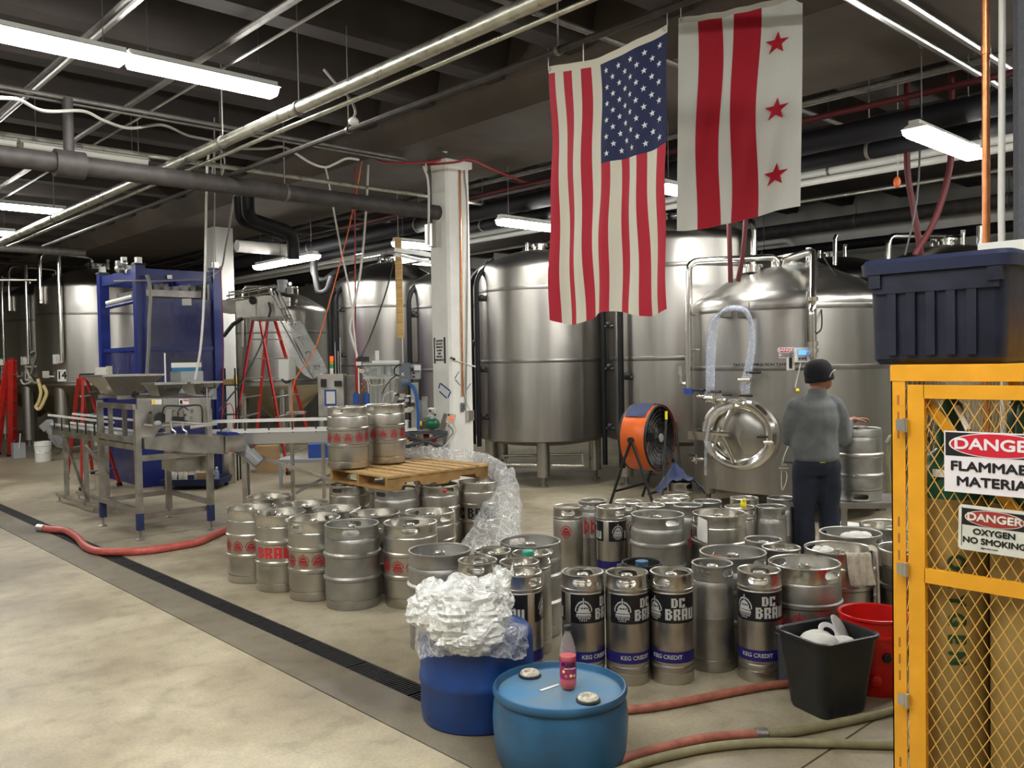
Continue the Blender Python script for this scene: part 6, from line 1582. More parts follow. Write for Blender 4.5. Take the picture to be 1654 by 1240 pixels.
# ---- blue depalletising frame
BX0, BX1, BY0, BY1, BH = 4.62, 5.92, 12.90, 14.6, 3.24
BF = thing('depalletizer', 'tall blue steel frame machine with blue mesh panels', 'machine', ((BX0+BX1)/2, (BY0+BY1)/2, 0))
for x, y in ((BX0, BY0), (BX1-.14, BY0), (BX0, BY1-.14), (BX1-.14, BY1-.14)):
    po = W(BF, 'post', 'blue_frame', x, x+.14, y, y+.14, 0, BH); W(BF, 'cap_plate', 'rubber_black', x-.01, x+.15, y-.01, y+.15, BH, BH+.03, po)
    W(BF, 'bearing', 'bright_zinc', x+.03, x+.11, y+.03, y+.11, BH+.03, BH+.12, po)
for z0, z1 in ((3.05, 3.20), (2.0, 2.06), (.60, .66)):
    W(BF, 'beam', 'blue_frame', BX0+.14, BX1-.14, BY0+.03, BY0+.09, z0, z1); W(BF, 'beam', 'blue_frame', BX0+.03, BX0+.09, BY0+.14, BY1-.14, z0, z1)
    W(BF, 'beam', 'blue_frame', BX0+.14, BX1-.14, BY1-.09, BY1-.03, z0, z1); W(BF, 'beam', 'blue_frame', BX1-.09, BX1-.03, BY0+.14, BY1-.14, z0, z1)
for z0, z1 in ((2.06, 2.78), (.66, 2.0)):
    W(BF, 'mesh_panel', 'blue_mesh', BX0+.14, BX1-.14, BY0+.05, BY0+.055, z0, z1); W(BF, 'mesh_panel', 'blue_mesh', BX1-.06, BX1-.055, BY0+.14, BY1-.14, z0, z1)
W(BF, 'mesh_panel', 'blue_mesh', BX0+.05, BX0+.055, BY0+.14, BY1-.14, .0, 2.0)
W(BF, 'lower_panel', 'blue_frame', BX0+.14, BX0+.42, BY0+.02, BY0+.05, .0, .55)
W(BF, 'carriage', 'machine_dark', BX0+.2, BX1-.2, BY0+.3, BY1-.3, 2.82, 2.92)
for i in range(6): W(BF, 'suction_unit', 'conduit', BX0+.25+.14*i, BX0+.33+.14*i, BY0+.35, BY0+.5, 2.92, 2.99+.02*(i % 3))
for px, py, r_ in ((193, 434, .09), (200, 425, .07), (208, 440, .08), (217, 431, .05)):
    p = PD(px, py, 13.0); c = p-BF.location; MB().ball(c, r_*.8, 12).box(c.x-r_*.5, c.x+r_*.5, c.y-r_*.5, c.y+r_*.5, c.z-.02, c.z+r_*1.3).build('drive_unit', 'bright_zinc', BF)
vt(BF, [(172, 490), (214, 479)], 13.2, .035, 'light_bar', 'white_plastic'); vt(BF, [(172, 497), (216, 487)], 13.2, .03, 'guide_bar', 'blue_frame')
vt(BF, [(196, 476), (216, 472)], 13.9, .02, 'guide_bar', 'white_plastic')
vb(BF, 294, 482, 309, 493, 12.88, .004, 'notice', 'white_plastic'); vt(BF, [(237, 444), (241, 455), (243, 480), (241, 520), (240, 560), (237, 607)], 12.6, .024, 'corrugated_hose', 'cable_grey', n=10)
vt(BF, [(355, 430), (358, 470), (361, 560), (360, 640), (358, 690)], 12.8, .008, 'red_cable', 'cable_red')
vb(BF, 270, 444, 276, 450, 12.9, .05, 'junction', 'bright_zinc')
vt(BF, [(357, 688), (362, 660), (372, 652), (378, 668), (376, 690)], 12.7, .007, 'red_cable', 'cable_red')
# ---- rinser / sorter stand
def sorter():
    t = thing('can_rinser', 'stainless steel can rinser on four legs with hoppers on top', 'machine', (3.56, 9.57, 0))
    w = .058
    for x, y, top in ((3.17, 8.98, 1.33), (3.17, 10.10, 1.40), (3.90, 8.95, 1.30), (3.90, 10.09, 1.30)):
        lg = W(t, 'leg', 'machine_steel', x, x+w, y, y+w, .10, top)
        if y < 10.05 or x < 3.5: W(t, 'blue_sleeve', 'cloth_blue', x-.002, x+w+.002, y-.002, y+w+.002, .10, .27, lg)
        c = Vector((x+w/2, y+w/2, 0))-t.location; MB().cyl(c+Vector((0, 0, .02)), c+Vector((0, 0, .12)), .011, 8).lathe([(0, .022), (.03, .018), (.048, .004), (.048, 0), (0, 0)], 16, Matrix.Translation((c.x, c.y, 0))).build('foot', 'machine_dark', lg)
    for z in (.27,):
        W(t, 'cross_bar', 'machine_steel', 3.17, 3.21, 9.03, 10.1, z, z+.05); W(t, 'cross_bar', 'machine_steel', 3.92, 3.96, 9.0, 10.1, z, z+.05)
        W(t, 'cross_bar', 'machine_steel', 3.22, 3.9, 8.99, 9.03, z-.06, z-.01); W(t, 'cross_bar', 'machine_steel', 3.22, 3.9, 10.1, 10.14, z, z+.05)
    for z in (1.36, 1.02, .95): W(t, 'side_bar', 'machine_steel', 3.165, 3.20, 9.03, 10.1, z-.035, z+.02)
    W(t, 'cross_bar', 'machine_steel', 3.22, 3.9, 8.99, 9.03, .80, .86)
    for y in (9.35, 9.78): W(t, 'upright', 'machine_steel', 3.18, 3.22, y, y+.04, .97, 1.36)
    # front plate with its cut corner and slot
    o = t.location; pl = [(3.20, 1.44), (3.20, 1.04), (3.36, 1.04), (3.42, 1.12), (3.97, 1.14), (3.97, 1.42)]
    MB().prism([(x-o.x, z) for x, z in pl], 9.0-o.y, 9.015-o.y, Matrix(((1, 0, 0, 0), (0, 0, 1, 0), (0, 1, 0, 0), (0, 0, 0, 1)))).build('front_plate', 'machine_steel', t, 0)
    pl = [(3.24, 1.03), (3.5, 1.06), (4.12, 1.0), (4.12, .80), (3.7, .85), (3.24, .93)]
    MB().prism([(x-o.x, z) for x, z in pl], 8.93-o.y, 9.2-o.y, Matrix(((1, 0, 0, 0), (0, 0, 1, 0), (0, 1, 0, 0), (0, 0, 0, 1)))).build('discharge_trough', 'machine_steel', t, 0)
    bl = MB().cyl(Vector((4.19, 8.92, .95))-o, Vector((4.19, 9.2, .95))-o, .085, 20); bl.box(4.11-o.x, 4.19-o.x, 8.93-o.y, 9.19-o.y, .865, 1.035); bl.build('belt_end', 'blue_belt', t)
    for y in (8.905, 9.21): W(t, 'roller_plate', 'machine_steel', 4.08, 4.29, y-.006, y+.006, .82, 1.0)
    W(t, 'collecting_box', 'machine_steel', 3.62, 4.02, 9.1, 9.5, .64, .80)
    for y in (9.3, 9.6, 9.9): W(t, 'rinse_tray', 'machine_dark', 3.22, 3.9, y, y+.2, .98, 1.0)
    # clamps and rods on the plate
    for px0, py0, px1, py1, m_ in ((267, 662, 278, 681, 'bright_zinc'), (279, 665, 286, 672, 'machine_dark'), (289, 664, 296, 673, 'machine_dark'), (297, 661, 308, 668, 'bright_zinc'), (298, 672, 306, 679, 'bright_zinc'), (276, 673, 300, 681, 'rubber_black')): vb(t, px0, py0, px1, py1, 8.78, .08, 'clamp_block', m_)
    p = PD(258, 675, 8.80)-o; MB().lathe([(0, .03), (.055, .03), (.06, 0)], 20, Matrix.Translation(p) @ Matrix.Rotation(PI/2, 4, 'X')).build('cutout_guard', 'rubber_black', t)
    p = PD(255, 684, 8.74)-o; MB().ball(p, .04, 12, (1, .6, .8)).build('sensor_head', 'grey_plastic', t)
    p = PD(243, 666, 8.84)-o; MB().lathe([(0, .004), (.014, .004), (.014, 0)], 14, Matrix.Translation(p) @ Matrix.Rotation(PI/2, 4, 'X')).build('plate_hole', 'rubber_black', t)
    vt(t, [(262, 668), (266, 657), (275, 655), (296, 656), (318, 654), (326, 660), (327, 690)], 8.76, .009, 'cable', 'rubber_black')
    vt(t, [(288, 663), (296, 657), (304, 662)], 8.74, .006, 'cable', 'rubber_black')
    for pts in (((263, 687), (350, 683)), ((278, 681), (325, 684)), ((233, 686), (247, 687))): vt(t, pts, 8.70, .010, 'guide_rod', 'bright_zinc', smooth=False)
    vt(t, [(308, 690), (350, 684)], 8.75, .016, 'guide_rail', 'white_plastic', smooth=False)
    for px in (276, 294): vt(t, [(px, 681), (px+2, 693), (px+7, 697), (px+7, 703)], 8.68, .011, 'rod_bracket', 'bright_zinc')
    vb(t, 245, 645, 261, 653, 8.84, .002, 'warning_label', 'paper'); vb(t, 246, 646, 250.5, 652, 8.83, .002, 'warning_mark', 'sign_yellow'); vb(t, 289, 644.5, 305, 653, 8.84, .002, 'warning_label', 'paper'); vb(t, 290.5, 646, 294.5, 652, 8.83, .002, 'warning_mark', 'sign_black'); vb(t, 296, 645.3, 304.5, 647, 8.83, .002, 'warning_mark', 'sign_red'); vb(t, 264, 644, 286, 653, 8.84, .002, 'name_plate', 'bright_zinc')
    # hoppers
    def hopper(x0, x1, y0, y1, zt_, zb_, k_, handle=False):
        xm, ym = (x0+x1)/2, (y0+y1)/2; T = [(x0, y0), (x1, y0), (x1, y1), (x0, y1)]; Bt = [(xm+(x-xm)*k_, ym+(y-ym)*k_) for x, y in T]
        m = MB(); 
        for j in range(4):
            a, b = T[j], T[(j+1) % 4]; c, d = Bt[(j+1) % 4], Bt[j]; n = len(m.v)
            for (x, y), z in ((a, zt_), (b, zt_), (c, zb_), (d, zb_)): m.v.append(Vector((x-o.x, y-o.y, z)))
            m.f.append((n, n+1, n+2, n+3))
        h = m.build('hopper', 'machine_steel', t, 0)
        r = MB()
        for j in range(4): a, b = T[j], T[(j+1) % 4]; r.bar(Vector((a[0], a[1], zt_))-o, Vector((b[0], b[1], zt_))-o, .035, .02)
        r.build('hopper_rim', 'bright_zinc', h, 0)
        if handle: 
            c = Vector((xm, y0-.02, zt_-.03))-o; MB().tube(bend([c+Vector((-.07, 0, .02)), c+Vector((-.07, -.02, -.03)), c+Vector((.07, -.02, -.03)), c+Vector((.07, 0, .02))], .02), .009, 8).build('handle', 'rubber_black', h)
    hopper(3.12, 3.76, 9.72, 10.45, 1.67, 1.46, .45); hopper(3.42, 3.72, 9.05, 9.45, 1.58, 1.45, .6, True); hopper(3.80, 4.12, 9.05, 9.45, 1.58, 1.45, .6, True)
    for px, py in ((150, 634), (218, 636), (330, 632)): p = PD(px, py, 9.2)-o; MB().cyl(p-Vector((.03, 0, 0)), p+Vector((.04, 0, 0)), .016, 8).box(p.x-.012, p.x+.012, p.y-.012, p.y+.012, p.z-.04, p.z+.03).build('clamp_knob', 'rubber_black', t)
    W(t, 'control_box', 'grey_plastic', 3.96, 4.22, 9.75, 10.05, 1.44, 1.70)
    W(t, 'top_rail', 'machine_steel', 3.18, 4.2, 9.5, 9.54, 1.42, 1.46); W(t, 'top_rail', 'machine_steel', 3.18, 4.25, 10.08, 10.12, 1.42, 1.46)
    vcyl(t, 266, 570, 641, 9.6, 1.3, 'air_pipe', 'white_plastic'); vb(t, 154, 593, 171, 607.5, 10.3, .08, 'white_box', 'white_plastic'); vb(t, 171, 591, 176, 607.5, 10.3, .09, 'box_side', 'lid_cream'); vb(t, 128, 603, 150, 608, 10.4, .04, 'swing_arm', 'rubber_black')
    vt(t, [(150, 608), (166, 636)], 10.2, .02, 'strut', 'machine_steel'); vt(t, [(334, 626), (337, 690)], 9.2, .008, 'cable', 'cable_grey'); vb(t, 337, 626, 347, 645, 9.4, .06, 'junction_box', 'grey_plastic')
    return t
SRT = sorter()
for i, (px0, px1, py0, py1, m_, lb) in enumerate(((271, 311, 575, 582, 'book_dark', 'black binder on top of the books on the rinser'), (270, 312, 582, 590, 'paper', 'white-spined book second from the top on the rinser'), (273, 313, 590, 596, 'book_blue', 'blue book lowest on the rinser control box'))):
    a = PD((px0+px1)/2, (py0+py1)/2, 9.9); h_ = pxw(py1-py0, 9.9)
    zb_ = 1.70+sum((.049, .056, .042)[2-j] for j in range(2-i)); hh = (.042, .056, .049)[i] if 0 else (.049, .056, .042)[i]
    zb_ = 1.70+{2: 0, 1: .044, 0: .102}[i]; hh = {2: .042, 1: .056, 0: .050}[i]
    M = Matrix.Translation((4.09, 9.9, zb_)) @ Matrix.Rotation(-AZ+.05*i, 4, 'Z'); solo(MB().box(-.14, .14, -.10, .10, 0, hh, M).box(-.12, .05, -.102, -.1, hh*.25, hh*.75, M), 'book', m_, lb, 'book', 'books on the rinser')
# ---- infeed conveyor running away behind the rinser
IC = thing('conveyor', 'short infeed conveyor with white guide rails at the far left', 'conveyor', (3.5, 11.4, 0))
W(IC, 'side_plate', 'machine_steel', 3.38, 3.40, 10.25, 12.65, .88, 1.0); W(IC, 'side_plate', 'machine_steel', 3.62, 3.64, 10.25, 12.65, .88, 1.0); W(IC, 'belt', 'grey_plastic', 3.40, 3.62, 10.25, 12.65, .96, .985)
for x, z in ((3.39, 1.02), (3.63, 1.02), (3.36, 1.14), (3.66, 1.14)): W(IC, 'guide_rail', 'white_plastic', x-.012, x+.012, 10.2, 12.7, z-.012, z+.012)
for i in range(7):
    for x in (3.355, 3.665): W(IC, 'rail_post', 'rubber_black', x-.006, x+.006, 10.5+.32*i, 10.53+.32*i, .96, 1.13)
for y in (11.3, 12.1):
    for x in (3.37, 3.61): W(IC, 'leg', 'machine_steel', x, x+.05, y, y+.05, .07, .9)
for x in (3.37, 3.61):
    W(IC, 'foot_bar', 'machine_steel', x, x+.05, 11.0, 12.5, .07, .11)
    for y in (11.05, 12.45): c = Vector((x+.025, y, 0))-IC.location; MB().cyl((c.x, c.y, .01), (c.x, c.y, .08), .01, 8).lathe([(0, .02), (.04, .01), (.045, 0), (0, 0)], 14, Matrix.Translation((c.x, c.y, 0))).build('foot', 'machine_dark', IC)
MB().bar(Vector((3.36, 11.2, .15))-IC.location, Vector((3.36, 12.0, .85))-IC.location, .03).build('brace', 'machine_steel', IC, 0)
MB().bar(Vector((3.36, 10.4, .55))-IC.location, Vector((3.36, 11.2, .82))-IC.location, .03).build('brace', 'machine_dark', IC, 0)
def motor(t, px, py, d, k_=1., par=None, ang=.6):
    o = t.location; p = PD(px, py, d)-o; M = Matrix.Translation(p) @ Matrix.Rotation(-AZ, 4, 'Z') @ Matrix.Rotation(PI/2+ang, 4, 'Y') @ Matrix.Scale(k_, 4)
    m = MB().lathe([(0, -.10), (.05, -.10), (.06, -.08), (.06, -.02), (.075, -.01), (.075, .08), (.07, .16), (.05, .175), (0, .175)], 20, M)
    for i in range(10): a = i*PI/5; m.bar(M @ Vector((math.cos(a)*.078, math.sin(a)*.078, .0)), M @ Vector((math.cos(a)*.078, math.sin(a)*.078, .14)), .008)
    m.box(-.05, .05, .05, .11, -.0, .10, M).box(-.06, .06, -.06, .06, -.17, -.08, M)
    return m.build('gear_motor', 'grey_plastic', par or t)
motor(IC, 88, 700, 11.9, 1.15, ang=.9)
# ---- main conveyor in front of the column
P0 = PD(345, 697, 9.75); P1 = PD(646, 690, 9.95)
CV = thing('conveyor', 'long conveyor with white guide rails behind the pallet kegs', 'conveyor', (P0.x, P0.y, 0), math.atan2(P1.y-P0.y, P1.x-P0.x))
CL = math.hypot(P1.x-P0.x, P1.y-P0.y)
def cx_(px): return (px-345)/(646-345)*CL
def CB(nm, m, x0, x1, y0, y1, z0, z1, par=None): return MB().box(x0, x1, y0, y1, z0, z1).build(nm, m, par or CV, 0)
zB = 1.02
CB('side_plate', 'bright_zinc', .0, CL, -.085, -.075, zB-.15, zB-.03); CB('side_plate', 'machine_steel', .0, CL, .075, .085, zB-.15, zB-.03); CB('belt', 'grey_plastic', .0, CL, -.075, .075, zB-.05, zB-.03)
CB('guide_rail', 'white_plastic', -.05, CL, -.105, -.085, zB-.02, zB+.005); CB('guide_rail', 'white_plastic', -.10, CL, .06, .08, zB-.01, zB+.015)
CB('guide_rail', 'white_plastic', -.12, CL*.95, -.12, -.10, zB+.10, zB+.125); CB('guide_rail', 'white_plastic', -.02, CL*.95, .06, .08, zB+.10, zB+.125)
for i in range(8):
    for y in (-.098, .085): CB('rail_post', 'rubber_black', .10+.26*i, .115+.26*i, y-.006, y+.006, zB-.03, zB+.10)
for x in (.32, 1.45): 
    for y in (-.08, .06): lg = CB('leg', 'machine_steel', x, x+.05, y-.02, y+.03, .05, zB-.15); MB().cyl((x+.025, y, 0), (x+.025, y, .05), .03, 10).build('foot', 'machine_dark', lg)
MB().bar((.37, -.08, .78), (1.45, -.08, .38), .04).build('brace', 'machine_steel', CV, 0)
MB().bar((.9, -.06, .30), (1.5, .02, .60), .03).build('brace', 'machine_dark', CV, 0)
motor(CV, 372, 714, 9.6, 1., ang=.7) if 0 else None
mt_ = thing('gear_motor', 'grey gear motor hanging at the near end of the long conveyor', 'motor', tuple(PD(385, 720, 9.55)))
motor(mt_, 378, 714, 9.55, 1.0, ang=.75); motor(mt_, 402, 733, 9.55, .95, ang=.75); vb(mt_, 362, 704, 384, 716, 9.6, .08, 'bracket', 'bright_zinc', tilt=.5)
# ---- filling machine
FM = thing('filling_machine', 'canning filler with clear guards, tubes and grey boxes beside the column', 'machine', tuple(Vector((PD(648, 700, 10.3).x, PD(648, 700, 10.3).y, 0))))
d0 = 10.25
def dk(px0, py0, px1, py1, dd, dep, nm, m, tilt=0.): return vb(FM, px0, py0, px1, py1, d0+dd, dep, nm, m, tilt=tilt)
dk(650, 697, 722, 701, 0, .35, 'table_top', 'dark_grey_paint')
for px in (652, 668, 716): dk(px, 701, px+4, 782, 0, .03, 'leg', 'dark_grey_paint')
vt(FM, [(654, 702), (716, 722)], d0, .02, 'brace', 'dark_grey_paint', smooth=False); vt(FM, [(654, 722), (716, 702)], d0, .02, 'brace', 'dark_grey_paint', smooth=False); dk(652, 722, 718, 726, 0, .03, 'cross_bar', 'dark_grey_paint')
for px, py in ((662, 706), (672, 711), (688, 704), (700, 710), (710, 706)):
    p = PD(px, py, d0+.22)-FM.location; MB().cyl(p-RT*.03, p+RT*.04, .03, 10).build('red_coupling', 'paint_red', FM)
dk(586, 588, 645, 611, .15, .35, 'clear_guard', 'acrylic'); dk(586, 586, 646, 589, .12, .4, 'guard_rail', 'bright_zinc'); dk(586, 609, 646, 612, .12, .4, 'guard_rail', 'bright_zinc')
dk(601, 582, 642, 586.5, .2, .2, 'manifold', 'white_plastic'); dk(606, 566, 611, 582, .2, .06, 'cylinder', 'white_plastic')
for i, px in enumerate((590, 600, 609, 622, 630, 638)): dk(px, 590+(i*5) % 7, px+6+(i % 2)*3, 600+(i*7) % 8, .25, .1, 'pneumatic_block', ('white_plastic', 'grey_plastic', 'bright_zinc')[i % 3])
dk(619, 591, 623, 604, .22, .1, 'black_block', 'rubber_black')
for px in (599, 606, 613): vcyl(FM, px, 612, 652, d0+.3, 2.6, 'clear_column', 'acrylic')
for px in (612, 620, 630, 640): vcyl(FM, px, 612, 650, d0+.45, 1.4, 'rod', 'bright_zinc')
dk(645, 586, 662, 618, 0, .12, 'drive_box', 'sensor_blue_grey'); dk(662, 588, 678, 612, .05, .16, 'drive_box', 'grey_plastic'); dk(669, 590, 679, 598, .0, .05, 'cover', 'white_plastic')
p = PD(651, 604.5, d0-.004)-FM.location; put_text('K', .055, 'sign_white', FM, plane_M(p, RT, UPZ), .001)
for i in range(3): p = PD(649+4*i, 613.5, d0-.004)-FM.location; put_text('v', .03, 'sign_white', FM, plane_M(p, RT, UPZ), 0)
for px, py in ((666, 601), (666, 607), (664, 594), (664, 597)): dk(px, py, px+4, py+2.5, .03, .03, 'connector', 'rubber_black')
dk(575, 584, 583, 590, .1, .08, 'valve_block', 'white_plastic'); vcyl(FM, 579, 594, 636, d0+.1, 1.2, 'riser', 'white_plastic'); dk(578, 596, 588, 602, .08, .1, 'valve_block', 'lid_cream'); dk(576, 576, 594, 584, .15, .1, 'valve_cluster', 'rubber_black')
vcyl(FM, 575, 560, 640, d0+.6, 2.2, 'red_post', 'ladder_red')
for px in (575, 592): vcyl(FM, px, 636, 652, d0+.05, 5, 'blue_actuator', 'blue_tape'); vcyl(FM, px, 633, 637, d0+.05, 3, 'actuator_cap', 'blue_drum_light')
for px, py in ((585, 620), (590, 626), (593, 616), (584, 630)): p = PD(px, py, d0+.4)-FM.location; MB().ball(p, .022, 10).build('brass_fitting', 'copper', FM)
for i in range(14):
    px = 636+(i*37) % 32; py = 634+(i*13) % 24; dk(px, py, px+4+(i % 3)*2, py+3+(i % 4), .02+.02*(i % 5), .08, 'gripper', ('white_plastic', 'rubber_black', 'bright_zinc', 'lid_cream')[i % 4])
dk(650, 660, 664, 666, .1, .2, 'guide_block', 'white_plastic'); dk(664, 618, 676, 694, .1, .10, 'upright', 'bright_zinc'); dk(652, 679, 658, 697, 0, .15, 'bracket', 'white_plastic'); dk(658, 680, 669, 692, .12, .1, 'dark_recess', 'rubber_black'); dk(656, 692, 674, 696, .0, .15, 'bracket', 'white_plastic')
for i in range(4): vt(FM, [(648+i, 622), (654+i, 619), (664+i*1.5, 624), (671+i, 640), (674+i*.8, 665), (674+i, 692)], d0-.03, .008, 'blue_air_tube', 'blue_tube')
vt(FM, [(618, 652), (620, 640), (628, 633), (636, 634), (634, 648)], d0, .010, 'clear_hose', 'clear_tube'); vt(FM, [(645, 607), (638, 604), (637, 596), (642, 590), (648, 589)], d0-.02, .008, 'cable', 'rubber_black')
vt(FM, [(588, 604), (596, 614), (600, 622), (620, 620), (632, 612)], d0+.1, .005, 'cable', 'cable_white'); vt(FM, [(584, 600), (590, 612), (594, 618), (596, 650)], d0+.1, .006, 'cable', 'cable_white'); vt(FM, [(617, 636), (624, 622), (632, 612), (640, 606)], d0+.1, .006, 'cable', 'rubber_black')
vcyl(FM, 686, 640, 674, d0+.2, 5, 'clear_canister', 'acrylic'); vb(FM, 676, 646, 690, 680, d0+.35, .01, 'clear_guard', 'clear_panel')
dk(690, 660, 720, 673, .2, .3, 'seamer_body', 'white_plastic')
for i in range(6): dk(693+i*4, 662+(i % 3)*3, 696+i*4, 665+(i % 3)*3, .18, .03, 'seamer_detail', ('rubber_black', 'bright_zinc')[i % 2])
p = PD(698, 684, d0-.02)-FM.location; MB().ball(p, .085, 18, (1.1, 1, .85), Matrix.Rotation(-AZ, 4, 'Z')).build('green_motor', 'green_motor', FM)
for px in (679, 711): p = PD(px, 684, d0)-FM.location; MB().ball(p, .028, 12, (.7, 1, 1.2)).build('yellow_guard', 'sign_yellow', FM)
vb(FM, 721, 668, 735, 684, d0-.35, .09, 'stop_box', 'lid_cream', tilt=.2); p = PD(729, 676, d0-.36)-FM.location; MB().lathe([(0, .03), (.018, .028), (.022, .01), (.012, 0)], 16, plane_M(p, RT, UPZ)).build('stop_button', 'lamp_red', FM); p = PD(725, 669.5, d0-.36)-FM.location; MB().lathe([(0, .02), (.012, .018), (.012, 0)], 14, plane_M(p, RT, UPZ)).build('switch', 'rubber_black', FM)
vb(FM, 712, 668, 722, 696, d0-.3, .04, 'stop_box_arm', 'conduit', tilt=.35); vt(FM, [(733, 684), (736, 697), (726, 712), (716, 722)], d0-.3, .010, 'conduit', 'cable_white'); vt(FM, [(724, 686), (732, 698), (722, 710)], d0-.28, .009, 'conduit', 'cable_grey')
vcyl(FM, 549, 545, 604, d0+1.0, 1., 'probe_rod', 'bright_zinc'); 
# ---- control cabinet
CC = thing('control_cabinet', 'grey steel control cabinet with stack light behind the kegs on the pallet', 'cabinet', tuple(Vector((PD(536, 700, 10.9).x, PD(536, 700, 10.9).y, 0))))
vb(CC, 514, 604, 555, 672, 10.7, .22, 'cabinet_body', 'machine_steel'); vb(CC, 555, 606, 574, 672, 10.86, .3, 'side_cabinet', 'conduit')
for px in (519, 548): vb(CC, px, 672, px+5, 805, 10.75, .05, 'leg', 'machine_steel')
vb(CC, 518, 612, 526, 625, 10.66, .04, 'isolator', 'rubber_black'); vb(CC, 540, 615, 551, 624, 10.66, .04, 'isolator', 'rubber_black'); vb(CC, 524, 629, 543, 655, 10.69, .006, 'tape_frame', 'blue_tape'); vb(CC, 527, 632, 541, 652, 10.68, .006, 'paper_sheet', 'paper')
for i, m_ in enumerate(('lamp_red', 'lamp_amber', 'lamp_green', 'white_plastic')): vcyl(CC, 535.5, 575+6.5*i, 581.5+6.5*i+(3 if i == 3 else 0), 10.8, 2.9, 'stack_light' if i < 3 else 'light_base', m_)
for px in (541, 546): vcyl(CC, px, 552+3*(px-541), 604, 10.85, .7, 'rod', 'bright_zinc')
TB = thing('touch_screen', 'white operator box on a post beside the red stepladder', 'box', tuple(Vector((PD(470, 700, 11.2).x, PD(470, 700, 11.2).y, 0))))
vb(TB, 450, 580, 465, 612, 11.15, .06, 'operator_box', 'white_plastic'); vb(TB, 466, 580, 477, 612, 11.2, .04, 'back_plate', 'bright_zinc'); vb(TB, 468, 612, 473, 808, 11.2, .05, 'post', 'machine_steel'); vt(TB, [(455, 612), (462, 618), (470, 614)], 11.15, .012, 'cable', 'rubber_black'); vb(TB, 462, 665, 492, 669, 11.1, .12, 'tray', 'machine_steel')
# ---- can elevator / orienting hopper high up
EL = thing('can_elevator', 'raised steel can elevator box with a clear chute running down right', 'machine', tuple(Vector((PD(430, 500, 12.7).x, PD(430, 500, 12.7).y, PD(430, 515, 12.7).z))))
de = 12.7
vb(EL, 381, 482, 406, 513, de, .3, 'side_panel', 'machine_steel'); vb(EL, 405, 477, 452, 512, de-.05, .35, 'front_panel', 'machine_steel'); vb(EL, 403, 511, 456, 516, de-.1, .5, 'platform', 'machine_dark'); vb(EL, 406, 491, 413, 511, de-.07, .01, 'white_label', 'paper')
vb(EL, 360, 484, 382, 505, de+.1, .3, 'dark_chute', 'machine_dark'); vt(EL, [(361, 543), (376, 524), (392, 514)], de, .03, 'support_arm', 'blue_tote', smooth=False)
for pts in (((366, 478), (440, 464)), ((366, 484), (440, 472)), ((372, 472), (445, 460)), ((395, 462), (460, 462))): vt(EL, pts, de-.1, .012, 'top_rail', 'bright_zinc', smooth=False)
for px in (370, 385, 402, 418, 434): vcyl(EL, px, 470-(px-370)*.15, 484-(px-370)*.1, de-.1, .8, 'rail_post', 'conduit')
vcyl(EL, 456, 452, 458, de-.1, 8.5, 'motor_cap', 'grey_plastic'); vcyl(EL, 456, 458, 472, de-.1, 7.5, 'motor', 'grey_plastic'); vb(EL, 463, 464, 471, 474, de-.15, .1, 'motor_box', 'grey_plastic'); vb(EL, 457, 480, 467, 487, de-.25, .08, 'sensor_box', 'white_plastic'); vb(EL, 458, 488, 467, 494, de-.25, .08, 'sensor_box', 'white_plastic')
p = PD(408, 485, de-.1)-EL.location; MB().ball(p, .06, 14, (1, .5, 1)).build('hub', 'rubber_black', EL); vt(EL, [(434, 488), (437, 500), (434, 512)], de-.12, .018, 'cable', 'rubber_black')
EB = PD(505, 615, 11.2)
for off in (0, 9, 17): vt(EL, [(436+off*.8, 470), (463+off*.6, 520)], [de-.2, de-.5], .014, 'chute_rail', 'machine_dark', smooth=False)
for off in (0, 16): vt(EL, [(452+off, 515), (492+off, 590), (507+off, 612)], [de-.4, de-1.1, de-1.3], .012, 'chute_rail', 'conduit', smooth=False)
def strip(pts_a, pts_b, nm, m):
    mb = MB(); o = EL.location
    for a, b in zip(pts_a, pts_b): mb.v += [PD(a[0], a[1], a[2])-o, PD(b[0], b[1], b[2])-o, PD(b[0], b[1], b[2]+.03)-o, PD(a[0], a[1], a[2]+.03)-o]
    for i in range(len(pts_a)-1):
        for j in range(4): k_ = (j+1) % 4; mb.f.append((i*4+j, i*4+k_, (i+1)*4+k_, (i+1)*4+j))
    return mb.build(nm, m, EL, 60)
strip([(463, 520, 12.2), (468, 530, 12.1), (497, 590, 11.6), (505, 612, 11.4)], [(484, 518, 12.2), (490, 525, 12.1), (522, 582, 11.6), (529, 600, 11.4)], 'clear_cover', 'clear_panel')
strip([(447, 520, 12.3), (455, 545, 12.2), (478, 590, 11.8), (492, 606, 11.6)], [(462, 520, 12.3), (470, 545, 12.2), (496, 590, 11.8), (505, 612, 11.6)], 'clear_cover', 'clear_panel')
for px, py in ((459, 502), (466, 513), (474, 527), (486, 548), (498, 572), (512, 594)):
    d_ = de-.4-(py-500)*.008; vt(EL, [(px-6, py-3), (px+4, py-5), (px+3, py+6), (px-4, py-2)], d_-.05, .009, 'cover_bracket', 'machine_dark', smooth=False)
